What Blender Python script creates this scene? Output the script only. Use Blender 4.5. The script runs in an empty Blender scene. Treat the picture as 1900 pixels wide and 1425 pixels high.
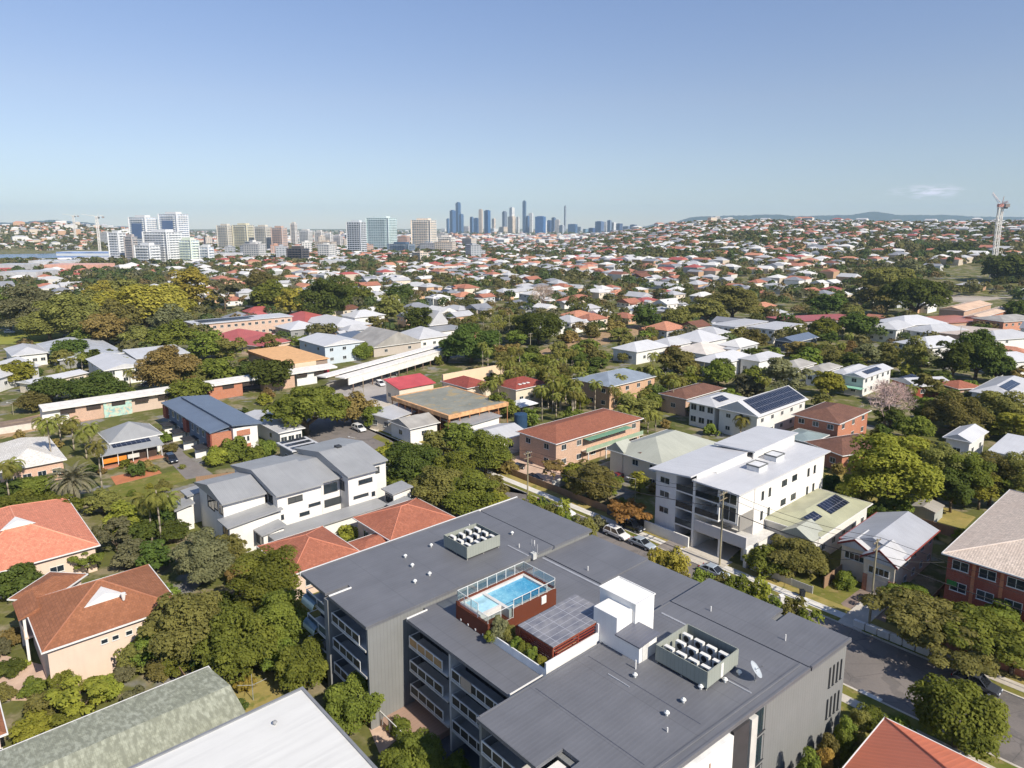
import bpy, math, random
import numpy as np
from mathutils import Vector, Matrix

# ---------------------------------------------------------------- camera, sky, sun, exposure
scene = bpy.context.scene
COL = scene.collection
CAM_H = 52.0
F_PX = 1285.0
PITCH = math.radians(10.0)
Y0 = 418 + F_PX * math.tan(PITCH)
cam_d = bpy.data.cameras.new('camera')
cam_d.sensor_width = 36.0
cam_d.lens = 36.0 * F_PX / 1900.0
cam_d.shift_y = -(712.5 - Y0) / 1900.0
cam_d.clip_start = 0.5
cam_d.clip_end = 60000
cam = bpy.data.objects.new('camera', cam_d)
COL.objects.link(cam)
cam.location = (0, 0, CAM_H)
cam.rotation_euler = (math.radians(90) - PITCH, 0, 0)
scene.camera = cam

SUN_AZ = 137.0      # clockwise from the view direction
SUN_EL = 40.0
sd = Vector((math.sin(math.radians(SUN_AZ)) * math.cos(math.radians(SUN_EL)),
             math.cos(math.radians(SUN_AZ)) * math.cos(math.radians(SUN_EL)), math.sin(math.radians(SUN_EL))))
sun_d = bpy.data.lights.new('sun', 'SUN')
sun_d.energy = 4.0
sun_d.angle = math.radians(0.5)
sun_d.color = (1.0, 0.92, 0.79)
sun = bpy.data.objects.new('sun', sun_d)
COL.objects.link(sun)
sun.rotation_euler = (-sd).to_track_quat('-Z', 'Y').to_euler()

world = bpy.data.worlds.new('World')
scene.world = world
world.use_nodes = True
wt = world.node_tree
wn, wl = wt.nodes, wt.links
wn.clear()
w_out = wn.new('ShaderNodeOutputWorld')
w_bg = wn.new('ShaderNodeBackground')
w_bg.inputs[1].default_value = 0.090
sky = wn.new('ShaderNodeTexSky')
sky.sky_type = 'NISHITA'
sky.sun_disc = False
sky.sun_elevation = math.radians(SUN_EL)
sky.sun_rotation = math.radians(SUN_AZ)
sky.altitude = 50
sky.air_density = 1.0
sky.dust_density = 0.0
sky.ozone_density = 2.6
# a faint streak of cloud low over the hills on the right
w_geo = wn.new('ShaderNodeTexCoord')
w_map = wn.new('ShaderNodeMapping')
w_map.inputs['Scale'].default_value = (20, 20, 110)
w_noise = wn.new('ShaderNodeTexNoise')
w_noise.inputs['Scale'].default_value = 3.0
w_noise.inputs['Detail'].default_value = 5
wl.new(w_geo.outputs['Generated'], w_map.inputs[0])
wl.new(w_map.outputs[0], w_noise.inputs['Vector'])
def wdot(v, lo, hi):
    d = wn.new('ShaderNodeVectorMath'); d.operation = 'DISTANCE'
    v = Vector(v).normalized()
    sc = wn.new('ShaderNodeVectorMath'); sc.operation = 'MULTIPLY'
    sc.inputs[1].default_value = (1, 1, 5.0)
    wl.new(w_geo.outputs['Generated'], sc.inputs[0])
    wl.new(sc.outputs[0], d.inputs[0]); d.inputs[1].default_value = (v.x, v.y, v.z * 5.0)
    r = wn.new('ShaderNodeMapRange')
    r.inputs['From Min'].default_value = hi; r.inputs['From Max'].default_value = lo
    wl.new(d.outputs['Value'], r.inputs['Value'])
    return r.outputs[0]
c_mask = wdot((0.505, 0.861, 0.0400), 0.004, 0.05)
c_mul = wn.new('ShaderNodeMath'); c_mul.operation = 'MULTIPLY'
c_rng = wn.new('ShaderNodeMapRange')
c_rng.inputs['From Min'].default_value = 0.40; c_rng.inputs['From Max'].default_value = 0.62
wl.new(w_noise.outputs['Fac'], c_rng.inputs['Value'])
wl.new(c_mask, c_mul.inputs[0]); wl.new(c_rng.outputs[0], c_mul.inputs[1])
c_mix = wn.new('ShaderNodeMixRGB')
c_mix.inputs['Color2'].default_value = (11, 10.6, 10.5, 1)
wl.new(c_mul.outputs[0], c_mix.inputs['Fac'])
wl.new(sky.outputs[0], c_mix.inputs['Color1'])
# hazy lower sky: the clear sky model is too bright and yellow towards the horizon
w_sep = wn.new('ShaderNodeSeparateXYZ'); wl.new(w_geo.outputs['Generated'], w_sep.inputs[0])
w_ramp = wn.new('ShaderNodeValToRGB')
els = w_ramp.color_ramp.elements
els[0].position = 0.0; els[0].color = (0.52, 0.575, 0.72, 1)
els[1].position = 0.30; els[1].color = (1.05, 0.95, 1.0, 1)
for p_, c_ in ((0.021, (0.55, 0.60, 0.745, 1)), (0.089, (0.785, 0.73, 0.79, 1)), (0.163, (0.97, 0.83, 0.84, 1))):
    e_ = els.new(p_); e_.color = c_
wl.new(w_sep.outputs[2], w_ramp.inputs[0])
w_mul = wn.new('ShaderNodeMixRGB'); w_mul.blend_type = 'MULTIPLY'; w_mul.inputs[0].default_value = 1.0
wl.new(c_mix.outputs[0], w_mul.inputs[1]); wl.new(w_ramp.outputs[0], w_mul.inputs[2])
wl.new(w_mul.outputs[0], w_bg.inputs[0])
wl.new(w_bg.outputs[0], w_out.inputs[0])

HAZE_D = 6.5e-5
scene.view_settings.view_transform = 'Standard'
scene.view_settings.look = 'None'
scene.view_settings.gamma = 1.0
scene.view_settings.exposure = 0.6
scene.cycles.use_denoising = True
scene.cycles.max_bounces = 6
scene.cycles.diffuse_bounces = 3
scene.cycles.glossy_bounces = 3
scene.cycles.transmission_bounces = 4
scene.cycles.transparent_max_bounces = 8
scene.cycles.volume_bounces = 2
scene.cycles.use_adaptive_sampling = True
scene.cycles.adaptive_threshold = 0.02

# ---------------------------------------------------------------- picture measurements -> places on the ground
_cp, _sp = math.cos(PITCH), math.sin(PITCH)
def P(x, y, h=0.0):
    a = (x - 950) / F_PX; b = -(y - Y0) / F_PX
    t = (h - CAM_H) / (-_sp + b * _cp)
    return Vector((a * t, (_cp + b * _sp) * t, h))
def Q(p):
    z = p[2] - CAM_H
    f = p[1] * _cp - z * _sp; u = p[1] * _sp + z * _cp
    return (950 + F_PX * p[0] / f, Y0 - F_PX * u / f)
def mpp(y, h=0.0):
    """metres that one picture unit covers, level with the ground seen at height y"""
    p = P(950, y, h)
    return (p.y * _cp - (h - CAM_H) * _sp) / F_PX

# ---------------------------------------------------------------- materials
def S(r, g, b, k=1.0):
    f = lambda c: ((c / 255 + 0.055) / 1.055) ** 2.4 if c > 10 else c / 255 / 12.92
    return (f(r) * k, f(g) * k, f(b) * k)
MATS = {}
class NT:
    def __init__(s, name):
        s.m = bpy.data.materials.new(name); s.m.use_nodes = True
        s.t = s.m.node_tree; s.t.nodes.clear()
        s.out = s.t.nodes.new('ShaderNodeOutputMaterial')
    def n(s, ty, **kw):
        x = s.t.nodes.new('ShaderNode' + ty)
        for k, v in kw.items():
            if k.startswith('i_'):
                k = k[2:].replace('_', ' ')
                x.inputs[k].default_value = v
            elif k.startswith('n') and k[1:].isdigit(): x.inputs[int(k[1:])].default_value = v
            else: setattr(x, k, v)
        return x
    def l(s, a, b): s.t.links.new(a, b)
    def bsdf(s, rough=0.7, spec=0.3, **kw):
        b = s.n('BsdfPrincipled')
        b.inputs['Roughness'].default_value = rough
        b.inputs['Specular IOR Level'].default_value = spec
        s.l(b.outputs[0], s.out.inputs[0])
        return b
    def math(s, op, a, b=None, c=None):
        x = s.n('Math', operation=op)
        for i, v in enumerate((a, b, c)):
            if v is None: continue
            if isinstance(v, (int, float)): x.inputs[i].default_value = v
            else: s.l(v, x.inputs[i])
        return x.outputs[0]
    def mix(s, fac, a, b, mode='MIX'):
        x = s.n('MixRGB', blend_type=mode)
        for i, v in zip(('Fac', 'Color1', 'Color2'), (fac, a, b)):
            if isinstance(v, (int, float)): x.inputs[i].default_value = v
            elif isinstance(v, tuple): x.inputs[i].default_value = (*v[:3], 1)
            else: s.l(v, x.inputs[i])
        return x.outputs[0]
    def noise(s, scale, detail=3, vec=None, rough=0.55):
        x = s.n('TexNoise'); x.inputs['Scale'].default_value = scale; x.inputs['Detail'].default_value = detail
        x.inputs['Roughness'].default_value = rough
        if vec is not None: s.l(vec, x.inputs['Vector'])
        return x.outputs['Fac']
    def rng(s, v, a, b, c=0.0, d=1.0):
        x = s.n('MapRange'); s.l(v, x.inputs['Value'])
        for i, q in zip((1, 2, 3, 4), (a, b, c, d)): x.inputs[i].default_value = q
        return x.outputs[0]
    def world_pos(s):
        return s.n('NewGeometry').outputs['Position']
    def uv(s):
        return s.n('UVMap').outputs[0]
    def bump(s, h, strength, dist, b):
        x = s.n('Bump'); x.inputs['Strength'].default_value = strength; x.inputs['Distance'].default_value = dist
        s.l(h, x.inputs['Height']); s.l(x.outputs[0], b.inputs['Normal'])
def vmul(c, k): return tuple(min(1, x * k) for x in c)
def cached(fn):
    def w(*a, **k):
        key = (fn.__name__, a, tuple(sorted(k.items())))
        if key not in MATS: MATS[key] = fn(*a, **k)
        return MATS[key]
    return w

@cached
def m_plain(col, rough=0.6, spec=0.3, var=0.12, metal=0.0):
    t = NT('paint'); b = t.bsdf(rough, spec); b.inputs['Metallic'].default_value = metal
    n = t.noise(0.9, 4, t.world_pos())
    c = t.mix(t.rng(n, 0.3, 0.7), vmul(col, 1 - var), vmul(col, 1 + var))
    t.l(c, b.inputs['Base Color']); return t.m
@cached
def m_metal(col, rib=0.3, rough=0.42, seam=0.0, dirt=0.25, ribk=0.16, ribb=0.35):
    """painted corrugated or folded roof sheet: ribs run up the slope"""
    t = NT('roof_sheet'); b = t.bsdf(rough, 0.4)
    uv = t.uv(); sx = t.n('SeparateXYZ'); t.l(uv, sx.inputs[0])
    ph = t.math('MULTIPLY', sx.outputs[0], 2 * math.pi / rib)
    w = t.math('SINE', ph)
    w01 = t.math('MULTIPLY_ADD', w, 0.5, 0.5)
    rib_h = t.math('POWER', w01, 3.0)
    mp = t.n('Mapping'); mp.inputs['Scale'].default_value = (1.6, 0.12, 1); t.l(uv, mp.inputs[0])
    streak = t.noise(1.0, 4, mp.outputs[0])
    big = t.noise(0.25, 4, t.world_pos())
    c = t.mix(t.rng(big, 0.3, 0.75), vmul(col, 1 - dirt), vmul(col, 1 + dirt * 0.45))
    c = t.mix(t.rng(streak, 0.45, 0.8, 0, 0.45), c, vmul(col, 0.72))
    c = t.mix(t.math('MULTIPLY', rib_h, ribk), c, vmul(col, 1.45))
    if seam:
        fr = t.math('FRACT', t.math('DIVIDE', sx.outputs[1], seam))
        c = t.mix(t.math('MULTIPLY', t.math('LESS_THAN', fr, 0.1 / seam), 0.4), c, vmul(col, 0.6))
    t.l(c, b.inputs['Base Color'])
    t.bump(rib_h, ribb, 0.03, b); return t.m
@cached
def m_tile(col, col2=None, row=0.33, mott=0.0):
    t = NT('roof_tile'); b = t.bsdf(0.8, 0.2)
    uv = t.uv(); sx = t.n('SeparateXYZ'); t.l(uv, sx.inputs[0])
    fr = t.math('FRACT', t.math('DIVIDE', sx.outputs[1], row))
    wv = t.math('MULTIPLY_ADD', t.math('SINE', t.math('MULTIPLY', sx.outputs[0], 2 * math.pi / 0.3)), 0.5, 0.5)
    br = t.n('TexBrick'); t.l(uv, br.inputs['Vector'])
    br.inputs['Scale'].default_value = 1.0; br.inputs['Brick Width'].default_value = 0.3; br.inputs['Row Height'].default_value = row
    br.inputs['Mortar Size'].default_value = 0.012
    br.inputs['Color1'].default_value = (*vmul(col, 0.82), 1); br.inputs['Color2'].default_value = (*vmul(col, 1.15), 1)
    br.inputs['Mortar'].default_value = (*vmul(col, 0.6), 1)
    n = t.noise(0.35, 6, t.world_pos(), 0.65)
    c = t.mix(t.rng(n, 0.42, 0.72, 0, 0.75), br.outputs['Color'], col2 or vmul(col, 0.62))
    if mott:
        mp = t.n('Mapping'); mp.inputs['Scale'].default_value = (2.6, 0.9, 1); t.l(uv, mp.inputs[0])
        c = t.mix(t.rng(t.noise(1.0, 3, mp.outputs[0]), 0.42, 0.58, 0, mott), c, vmul(col, 0.66))
    n2 = t.noise(1.8, 3, t.world_pos())
    c = t.mix(t.rng(n2, 0.55, 0.85, 0, 0.35), c, vmul(col, 1.35))
    t.l(c, b.inputs['Base Color'])
    h = t.math('ADD', t.math('MULTIPLY', fr, -0.6), t.math('MULTIPLY', wv, 0.5))
    t.bump(h, 0.7, 0.05, b); return t.m
@cached
def m_wall(col, kind='render'):
    t = NT('wall_' + kind); b = t.bsdf(0.85, 0.2)
    uv = t.uv()
    if kind == 'brick':
        br = t.n('TexBrick'); t.l(uv, br.inputs['Vector']); br.inputs['Scale'].default_value = 1.0
        br.inputs['Brick Width'].default_value = 0.24; br.inputs['Row Height'].default_value = 0.086; br.inputs['Mortar Size'].default_value = 0.009
        br.inputs['Color1'].default_value = (*vmul(col, 0.78), 1); br.inputs['Color2'].default_value = (*vmul(col, 1.2), 1)
        br.inputs['Mortar'].default_value = (*vmul(tuple((x + 0.35) / 2 for x in col), 0.95), 1)
        c = br.outputs['Color']
    else: c = None
    n = t.noise(0.5, 4, t.world_pos())
    mp = t.n('Mapping'); mp.inputs['Scale'].default_value = (2.2, 0.18, 1); t.l(uv, mp.inputs[0])
    st = t.noise(1.0, 4, mp.outputs[0])
    c = t.mix(t.rng(n, 0.35, 0.7, 0, 0.5), c if c is not None else col, vmul(col, 0.86))
    c = t.mix(t.rng(st, 0.5, 0.85, 0, 0.3), c, vmul(col, 0.7))
    if kind in ('board', 'clad'):
        sx = t.n('SeparateXYZ'); t.l(uv, sx.inputs[0])
        fr = t.math('FRACT', t.math('DIVIDE', sx.outputs[1 if kind == 'board' else 0], 0.2 if kind == 'board' else 0.42))
        c = t.mix(t.math('MULTIPLY', t.math('LESS_THAN', fr, 0.12), 0.35), c, vmul(col, 0.55))
        t.bump(fr, 0.5, 0.03, b)
    t.l(c, b.inputs['Base Color']); return t.m
@cached
def m_glass(col=(0.02, 0.03, 0.04), rough=0.06):
    t = NT('window_glass'); b = t.bsdf(rough, 0.6)
    oi = t.n('ObjectInfo')
    c = t.mix(t.rng(oi.outputs['Random'], 0.5, 1.0, 0, 0.5), col, (0.16, 0.16, 0.15))
    t.l(c, b.inputs['Base Color']); return t.m
@cached
def m_clear(tint=(0.90, 0.945, 0.945)):
    t = NT('clear_glass')
    g = t.n('BsdfGlossy'); g.inputs['Roughness'].default_value = 0.05
    tr = t.n('BsdfTransparent'); tr.inputs[0].default_value = (*tint, 1)
    mx = t.n('MixShader'); mx.inputs[0].default_value = 0.12
    t.l(tr.outputs[0], mx.inputs[1]); t.l(g.outputs[0], mx.inputs[2]); t.l(mx.outputs[0], t.out.inputs[0]); return t.m
@cached
def m_leaf(c1, c2, trans=0.3):
    t = NT('foliage')
    at = t.n('Attribute'); at.attribute_name = 'var'
    oi = t.n('ObjectInfo')
    n = t.noise(0.22, 3, t.world_pos())
    f = t.math('ADD', t.math('MULTIPLY', at.outputs['Fac'], 0.65), t.math('MULTIPLY', t.rng(n, 0.3, 0.7), 0.35))
    c = t.mix(f, c1, c2)
    hs = t.n('HueSaturation'); t.l(c, hs.inputs['Color']); hs.inputs['Saturation'].default_value = 0.9
    t.l(t.rng(oi.outputs['Random'], 0, 1, 0.472, 0.515), hs.inputs['Hue'])
    t.l(t.rng(oi.outputs['Random'], 0, 1, 0.78, 1.2), hs.inputs['Value'])
    d = t.n('BsdfDiffuse'); tl = t.n('BsdfTranslucent')
    t.l(hs.outputs[0], d.inputs[0])
    t.l(t.mix(1.0, hs.outputs[0], (1.25, 1.2, 0.6), 'MULTIPLY'), tl.inputs[0])
    mx = t.n('MixShader'); mx.inputs[0].default_value = trans
    t.l(d.outputs[0], mx.inputs[1]); t.l(tl.outputs[0], mx.inputs[2]); t.l(mx.outputs[0], t.out.inputs[0]); return t.m
@cached
def m_ground(c1, c2, c3=None, sc=0.08, fine=1.5, rough=0.95):
    t = NT('ground'); b = t.bsdf(rough, 0.15)
    p = t.world_pos()
    n = t.noise(sc, 5, p, 0.6); m = t.noise(fine, 4, p, 0.7)
    c = t.mix(t.rng(n, 0.38, 0.64), c1, c2)
    if c3: c = t.mix(t.rng(t.noise(sc * 2.7, 4, p), 0.55, 0.66), c, c3)
    c = t.mix(t.rng(m, 0.3, 0.75, 0, 0.45), c, vmul(c1, 0.6))
    t.l(c, b.inputs['Base Color']); t.bump(m, 0.3, 0.05, b); return t.m
@cached
def m_solar():
    t = NT('solar_cells'); b = t.bsdf(0.15, 0.5)
    uv = t.uv(); br = t.n('TexBrick'); t.l(uv, br.inputs['Vector']); br.offset = 0.0
    br.inputs['Scale'].default_value = 1.0; br.inputs['Brick Width'].default_value = 1.0; br.inputs['Row Height'].default_value = 1.65
    br.inputs['Mortar Size'].default_value = 0.035; br.inputs['Mortar Smooth'].default_value = 0
    br.inputs['Color1'].default_value = (0.012, 0.017, 0.035, 1); br.inputs['Color2'].default_value = (0.016, 0.022, 0.045, 1)
    br.inputs['Mortar'].default_value = (0.2, 0.2, 0.22, 1)
    t.l(br.outputs['Color'], b.inputs['Base Color']); return t.m
@cached
def m_facade(wall, glass, fw=3.2, fh=3.1, band=0.45, gap=0.35, rough=0.35):
    """far tower front: rows of windows between floor bands"""
    t = NT('tower_front'); b = t.bsdf(rough, 0.4)
    uv = t.uv(); sx = t.n('SeparateXYZ'); t.l(uv, sx.inputs[0])
    fu = t.math('FRACT', t.math('DIVIDE', sx.outputs[0], fw)); fv = t.math('FRACT', t.math('DIVIDE', sx.outputs[1], fh))
    w = t.math('MULTIPLY', t.math('GREATER_THAN', fu, gap), t.math('GREATER_THAN', fv, band))
    nz = t.n('SeparateXYZ'); g = t.n('NewGeometry'); t.l(g.outputs['Normal'], nz.inputs[0])
    w = t.math('MULTIPLY', w, t.math('LESS_THAN', t.math('ABSOLUTE', nz.outputs[2]), 0.5))
    n = t.noise(0.06, 2, t.world_pos())
    gl = t.mix(t.rng(n, 0.35, 0.65), glass, vmul(glass, 1.6))
    c = t.mix(w, wall, gl)
    t.l(c, b.inputs['Base Color']); t.l(t.rng(w, 0, 1, 0.7, 0.15), b.inputs['Roughness']); return t.m
def bark(): return m_plain(S(112, 98, 82), 0.95, 0.1, 0.3)

# ---------------------------------------------------------------- mesh builder
class MB:
    def __init__(s): s.v = []; s.f = []
    def poly(s, pts):
        n = len(s.v); s.v += [tuple(p) for p in pts]; s.f.append(tuple(range(n, n + len(pts)))); return s
    def box(s, x0, y0, z0, x1, y1, z1):
        n = len(s.v)
        s.v += [(x0, y0, z0), (x1, y0, z0), (x1, y1, z0), (x0, y1, z0), (x0, y0, z1), (x1, y0, z1), (x1, y1, z1), (x0, y1, z1)]
        s.f += [tuple(n + i for i in q) for q in ((0, 3, 2, 1), (4, 5, 6, 7), (0, 1, 5, 4), (1, 2, 6, 5), (2, 3, 7, 6), (3, 0, 4, 7))]
        return s
    def hexa(s, b, t):
        """solid between two quads (both counter-clockwise seen from above)"""
        n = len(s.v); s.v += [tuple(p) for p in b] + [tuple(p) for p in t]
        s.f += [tuple(n + i for i in q) for q in ((0, 3, 2, 1), (4, 5, 6, 7), (0, 1, 5, 4), (1, 2, 6, 5), (2, 3, 7, 6), (3, 0, 4, 7))]
        return s
    def prism(s, pts, z0, z1):
        n = len(s.v); k = len(pts)
        zf = z1 if callable(z1) else (lambda x, y: z1)
        s.v += [(p[0], p[1], z0) for p in pts] + [(p[0], p[1], zf(p[0], p[1])) for p in pts]
        s.f.append(tuple(range(n + k - 1, n - 1, -1))); s.f.append(tuple(range(n + k, n + 2 * k)))
        for i in range(k):
            j = (i + 1) % k; s.f.append((n + i, n + j, n + k + j, n + k + i))
        return s
    def tube(s, a, b, r0, r1=None, n=8, cap=True):
        r1 = r0 if r1 is None else r1
        a, b = Vector(a), Vector(b); d = (b - a).normalized()
        e = d.orthogonal().normalized(); g = d.cross(e); k = len(s.v)
        for p, r in ((a, r0), (b, r1)):
            for i in range(n):
                t = 2 * math.pi * i / n; s.v.append(tuple(p + (e * math.cos(t) + g * math.sin(t)) * r))
        for i in range(n):
            j = (i + 1) % n; s.f.append((k + i, k + j, k + n + j, k + n + i))
        if cap:
            s.f.append(tuple(range(k + n - 1, k - 1, -1))); s.f.append(tuple(range(k + n, k + 2 * n)))
        return s
    def path(s, pts, r, n=6):
        for a, b in zip(pts, pts[1:]): s.tube(a, b, r, r, n)
        return s
    def mesh(s, name, mat, smooth=False):
        me = bpy.data.meshes.new(name); me.from_pydata(s.v, [], s.f)
        uvl = me.uv_layers.new(name='UVMap')
        co = s.v; uvs = []
        for f in s.f:
            a, b, c = (co[f[0]], co[f[1]], co[f[2]])
            e1 = (b[0] - a[0], b[1] - a[1], b[2] - a[2]); e2 = (c[0] - a[0], c[1] - a[1], c[2] - a[2])
            nx = e1[1] * e2[2] - e1[2] * e2[1]; ny = e1[2] * e2[0] - e1[0] * e2[2]; nz = e1[0] * e2[1] - e1[1] * e2[0]
            h = math.hypot(nx, ny)
            L = math.sqrt(h * h + nz * nz) or 1
            if h / L < 0.02: ux, uy, vx, vy, vz = 1, 0, 0, 1, 0
            else:
                ux, uy = -ny / h, nx / h
                vx, vy, vz = -nz * nx / h / L, -nz * ny / h / L, h / L
            for i in f:
                p = co[i]; uvs.append(p[0] * ux + p[1] * uy); uvs.append(p[0] * vx + p[1] * vy + p[2] * vz)
        uvl.data.foreach_set('uv', uvs)
        me.materials.append(mat)
        if smooth: me.polygons.foreach_set('use_smooth', [True] * len(me.polygons))
        return me
    def build(s, name, mat, parent=None, loc=None, rz=None, smooth=False):
        return put(name, s.mesh(name, mat, smooth), parent, loc, rz)
def put(name, me, parent=None, loc=None, rz=None, scale=None):
    o = bpy.data.objects.new(name, me); COL.objects.link(o)
    if parent is not None: o.parent = parent
    if loc is not None: o.location = loc
    if rz is not None: o.rotation_euler = (0, 0, rz)
    if scale is not None: o.scale = scale
    return o
def tag(o, label=None, cat=None, group=None, kind=None):
    if label: o['label'] = label
    if cat: o['category'] = cat
    if group: o['group'] = group
    if kind: o['kind'] = kind
    return o
def thing(name, label, cat, loc=(0, 0, 0), rz=0.0, group=None):
    o = bpy.data.objects.new(name, None); COL.objects.link(o)
    o.location = loc; o.rotation_euler = (0, 0, rz); o.empty_display_size = 0.5
    return tag(o, label, cat, group)
def struct(name, mb, mat):
    return tag(mb.build(name, mat), kind='structure')
KIDS = {}
def copy_tree(o, parent=None):
    c = o.copy(); COL.objects.link(c)
    if parent is not None: c.parent = parent
    for ch in o.children: copy_tree(ch, c)
    return c
FOOT = []      # circles of ground already taken: x, y, radius
def taken(x, y, r):
    return any((x - a) ** 2 + (y - b) ** 2 < (r + c) ** 2 for a, b, c in FOOT)

# white things and common finishes
WHITE = S(232, 230, 226, 0.95)
M_WHITE = m_plain(WHITE, 0.5, 0.4, 0.05)
M_FRAME = m_plain(S(225, 225, 222, 0.9), 0.4, 0.4, 0.04)
M_DARKFRAME = m_plain(S(58, 60, 64), 0.5, 0.3, 0.1)
M_GLASS = m_glass()

# ---------------------------------------------------------------- terrain
def smooth(x):
    x = max(0.0, min(1.0, x)); return x * x * (3 - 2 * x)
def lerp_tab(x, tab):
    if x <= tab[0][0]: return tab[0][1]
    for (a, p), (b, q) in zip(tab, tab[1:]):
        if x <= b: return p + (q - p) * (x - a) / (b - a)
    return tab[-1][1]
CREST = [(1020, 446), (1120, 438), (1200, 427), (1255, 418), (1300, 414), (1420, 413), (1560, 415), (1700, 417), (1800, 416), (1900, 414), (2100, 416), (2400, 440)]
LCREST = [(-300, 424), (0, 422), (60, 419), (110, 417), (170, 421), (240, 427), (300, 436), (360, 446)]
K_H = _cp ** 2 / F_PX
def terrain(X, Y):
    D = math.hypot(X, Y)
    if D < 500 or Y < 0.3 * D: return 0.0
    px = 950 + X / Y * F_PX / _cp * 0.985
    z = 0.0
    if px > 1000:
        zc = max(0.0, CAM_H - (lerp_tab(px, CREST) - 418) * 1900 * K_H)
        a = smooth((px - 1000) / 150)
        if D < 1900: z = zc * a * ((D - 620) / 1280 if D > 620 else 0)
        else: z = zc * a * (1 - smooth((D - 1900) / 1300))
    elif px < 400:
        zc = max(0.0, CAM_H - (lerp_tab(px, LCREST) - 418) * 2700 * K_H)
        if D < 2700: z = zc * smooth((D - 1500) / 1200)
        else: z = zc * (1 - smooth((D - 2700) / 1200))
    return z
def PT(x, y, h=0.0):
    """the place on the rising ground seen at x, y"""
    lo, hi = 100.0, 3000.0
    p0 = P(x, max(y, 424))
    d = Vector((p0.x, p0.y, p0.z - CAM_H)).normalized()
    # walk along the line of sight
    t = 150.0; step = 12.0
    b = -(y - Y0) / F_PX
    d = Vector(((x - 950) / F_PX, _cp + b * _sp, -_sp + b * _cp))
    while t < 4200:
        q = d * t
        if CAM_H + q.z <= terrain(q.x, q.y) + h: break
        t += step
    q = d * t
    return Vector((q.x, q.y, terrain(q.x, q.y)))

def ground_mesh():
    rings = [0.0, 8, 20, 40, 70, 110, 160, 220, 300, 400, 500] + [500 + 60 * i for i in range(1, 60)] + [4300, 5200, 6500, 8000, 10200]
    azs = [math.radians(a) for a in list(np.arange(-45, 45, 0.6)) + list(np.arange(45, 315, 6.0))]
    v = []; n = len(azs)
    for r in rings:
        for a in azs:
            X, Y = r * math.sin(a), max(-550.0, r * math.cos(a)); v.append((X, Y, terrain(X, Y)))
    f = []
    for i in range(len(rings) - 1):
        for j in range(n):
            k = (j + 1) % n
            f.append((i * n + j, i * n + k, (i + 1) * n + k, (i + 1) * n + j))
    me = bpy.data.meshes.new('ground'); me.from_pydata(v, [], f)
    me.polygons.foreach_set('use_smooth', [True] * len(f))
    return me
def m_terrain():
    t = NT('suburb_ground'); b = t.bsdf(0.95, 0.1); p = t.world_pos()
    n1 = t.noise(0.05, 5, p, 0.6); n2 = t.noise(0.16, 4, p, 0.6); n3 = t.noise(1.1, 4, p, 0.7)
    c = t.mix(t.rng(n1, 0.4, 0.6), S(112, 112, 62), S(92, 98, 52))
    c = t.mix(t.rng(n2, 0.5, 0.6), c, S(150, 138, 112))
    c = t.mix(t.rng(t.noise(0.11, 3, p), 0.58, 0.64), c, S(140, 137, 134))
    c = t.mix(t.rng(n3, 0.35, 0.75, 0, 0.5), c, S(70, 72, 42))
    t.l(c, b.inputs['Base Color']); t.bump(n3, 0.3, 0.06, b); return t.m
g = bpy.data.objects.new('ground', ground_mesh()); COL.objects.link(g); g.data.materials.append(m_terrain()); g['kind'] = 'structure'

# street grid of the near blocks: u runs away to the right, v runs along the street towards the right
AZ_U = math.radians(48.0)
UD = Vector((math.sin(AZ_U), math.cos(AZ_U), 0)); VD = Vector((math.sin(AZ_U + math.pi / 2), math.cos(AZ_U + math.pi / 2), 0))
UV0 = P(558, 1064, 12); UV0.z = 0
RZ = -AZ_U            # local x = v, local y = u
def U(u, v, z=0.0):
    p = UV0 + UD * u + VD * v; p.z = z; return p
def to_uv(p):
    d = Vector((p[0], p[1], 0)) - UV0; return d.dot(UD), d.dot(VD)
def m_asphalt():
    t = NT('asphalt'); b = t.bsdf(0.9, 0.2); p = t.world_pos()
    c = t.mix(t.rng(t.noise(0.1, 5, p), 0.35, 0.65), S(126, 119, 115), S(108, 103, 100))
    c = t.mix(t.rng(t.noise(0.35, 3, p), 0.56, 0.6, 0, 0.6), c, S(92, 89, 88))
    vo = t.n('TexVoronoi'); vo.feature = 'DISTANCE_TO_EDGE'; vo.inputs['Scale'].default_value = 0.22; t.l(p, vo.inputs['Vector'])
    c = t.mix(t.rng(vo.outputs['Distance'], 0.004, 0.012, 0.55, 0), c, S(70, 68, 68))
    f = t.noise(4.0, 4, p, 0.7); c = t.mix(t.rng(f, 0.3, 0.75, 0, 0.3), c, S(150, 142, 136))
    t.l(c, b.inputs['Base Color']); t.bump(f, 0.3, 0.02, b); return t.m
M_ASPH = m_asphalt()
M_CONC = m_ground(S(208, 200, 188), S(188, 180, 168), None, 0.3, 2.0)
M_PATH = m_ground(S(226, 222, 215), S(210, 205, 196), None, 0.4, 1.5)
M_GRASS = m_ground(S(104, 112, 48), S(132, 124, 66), S(150, 134, 88), 0.25, 1.5)
M_DRY = m_ground(S(168, 150, 92), S(140, 132, 74), S(120, 122, 60), 0.2, 1.5)
M_DIRT = m_ground(S(182, 152, 120), S(160, 134, 106), S(120, 112, 70), 0.2, 1.4)
M_PINK = m_ground(S(214, 186, 166), S(196, 168, 148), None, 0.5, 1.5)
LAYER = [0.012]
def strip(name, u0, u1, v0, v1, z0, z1, m):
    """a bed along the street, z1 its top"""
    mb = MB(); a = [U(u0, v0), U(u1, v0), U(u1, v1), U(u0, v1)]
    a = a[::-1]
    mb.prism([(p.x, p.y) for p in a], z0, z1); return struct(name, mb, m)
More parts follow.
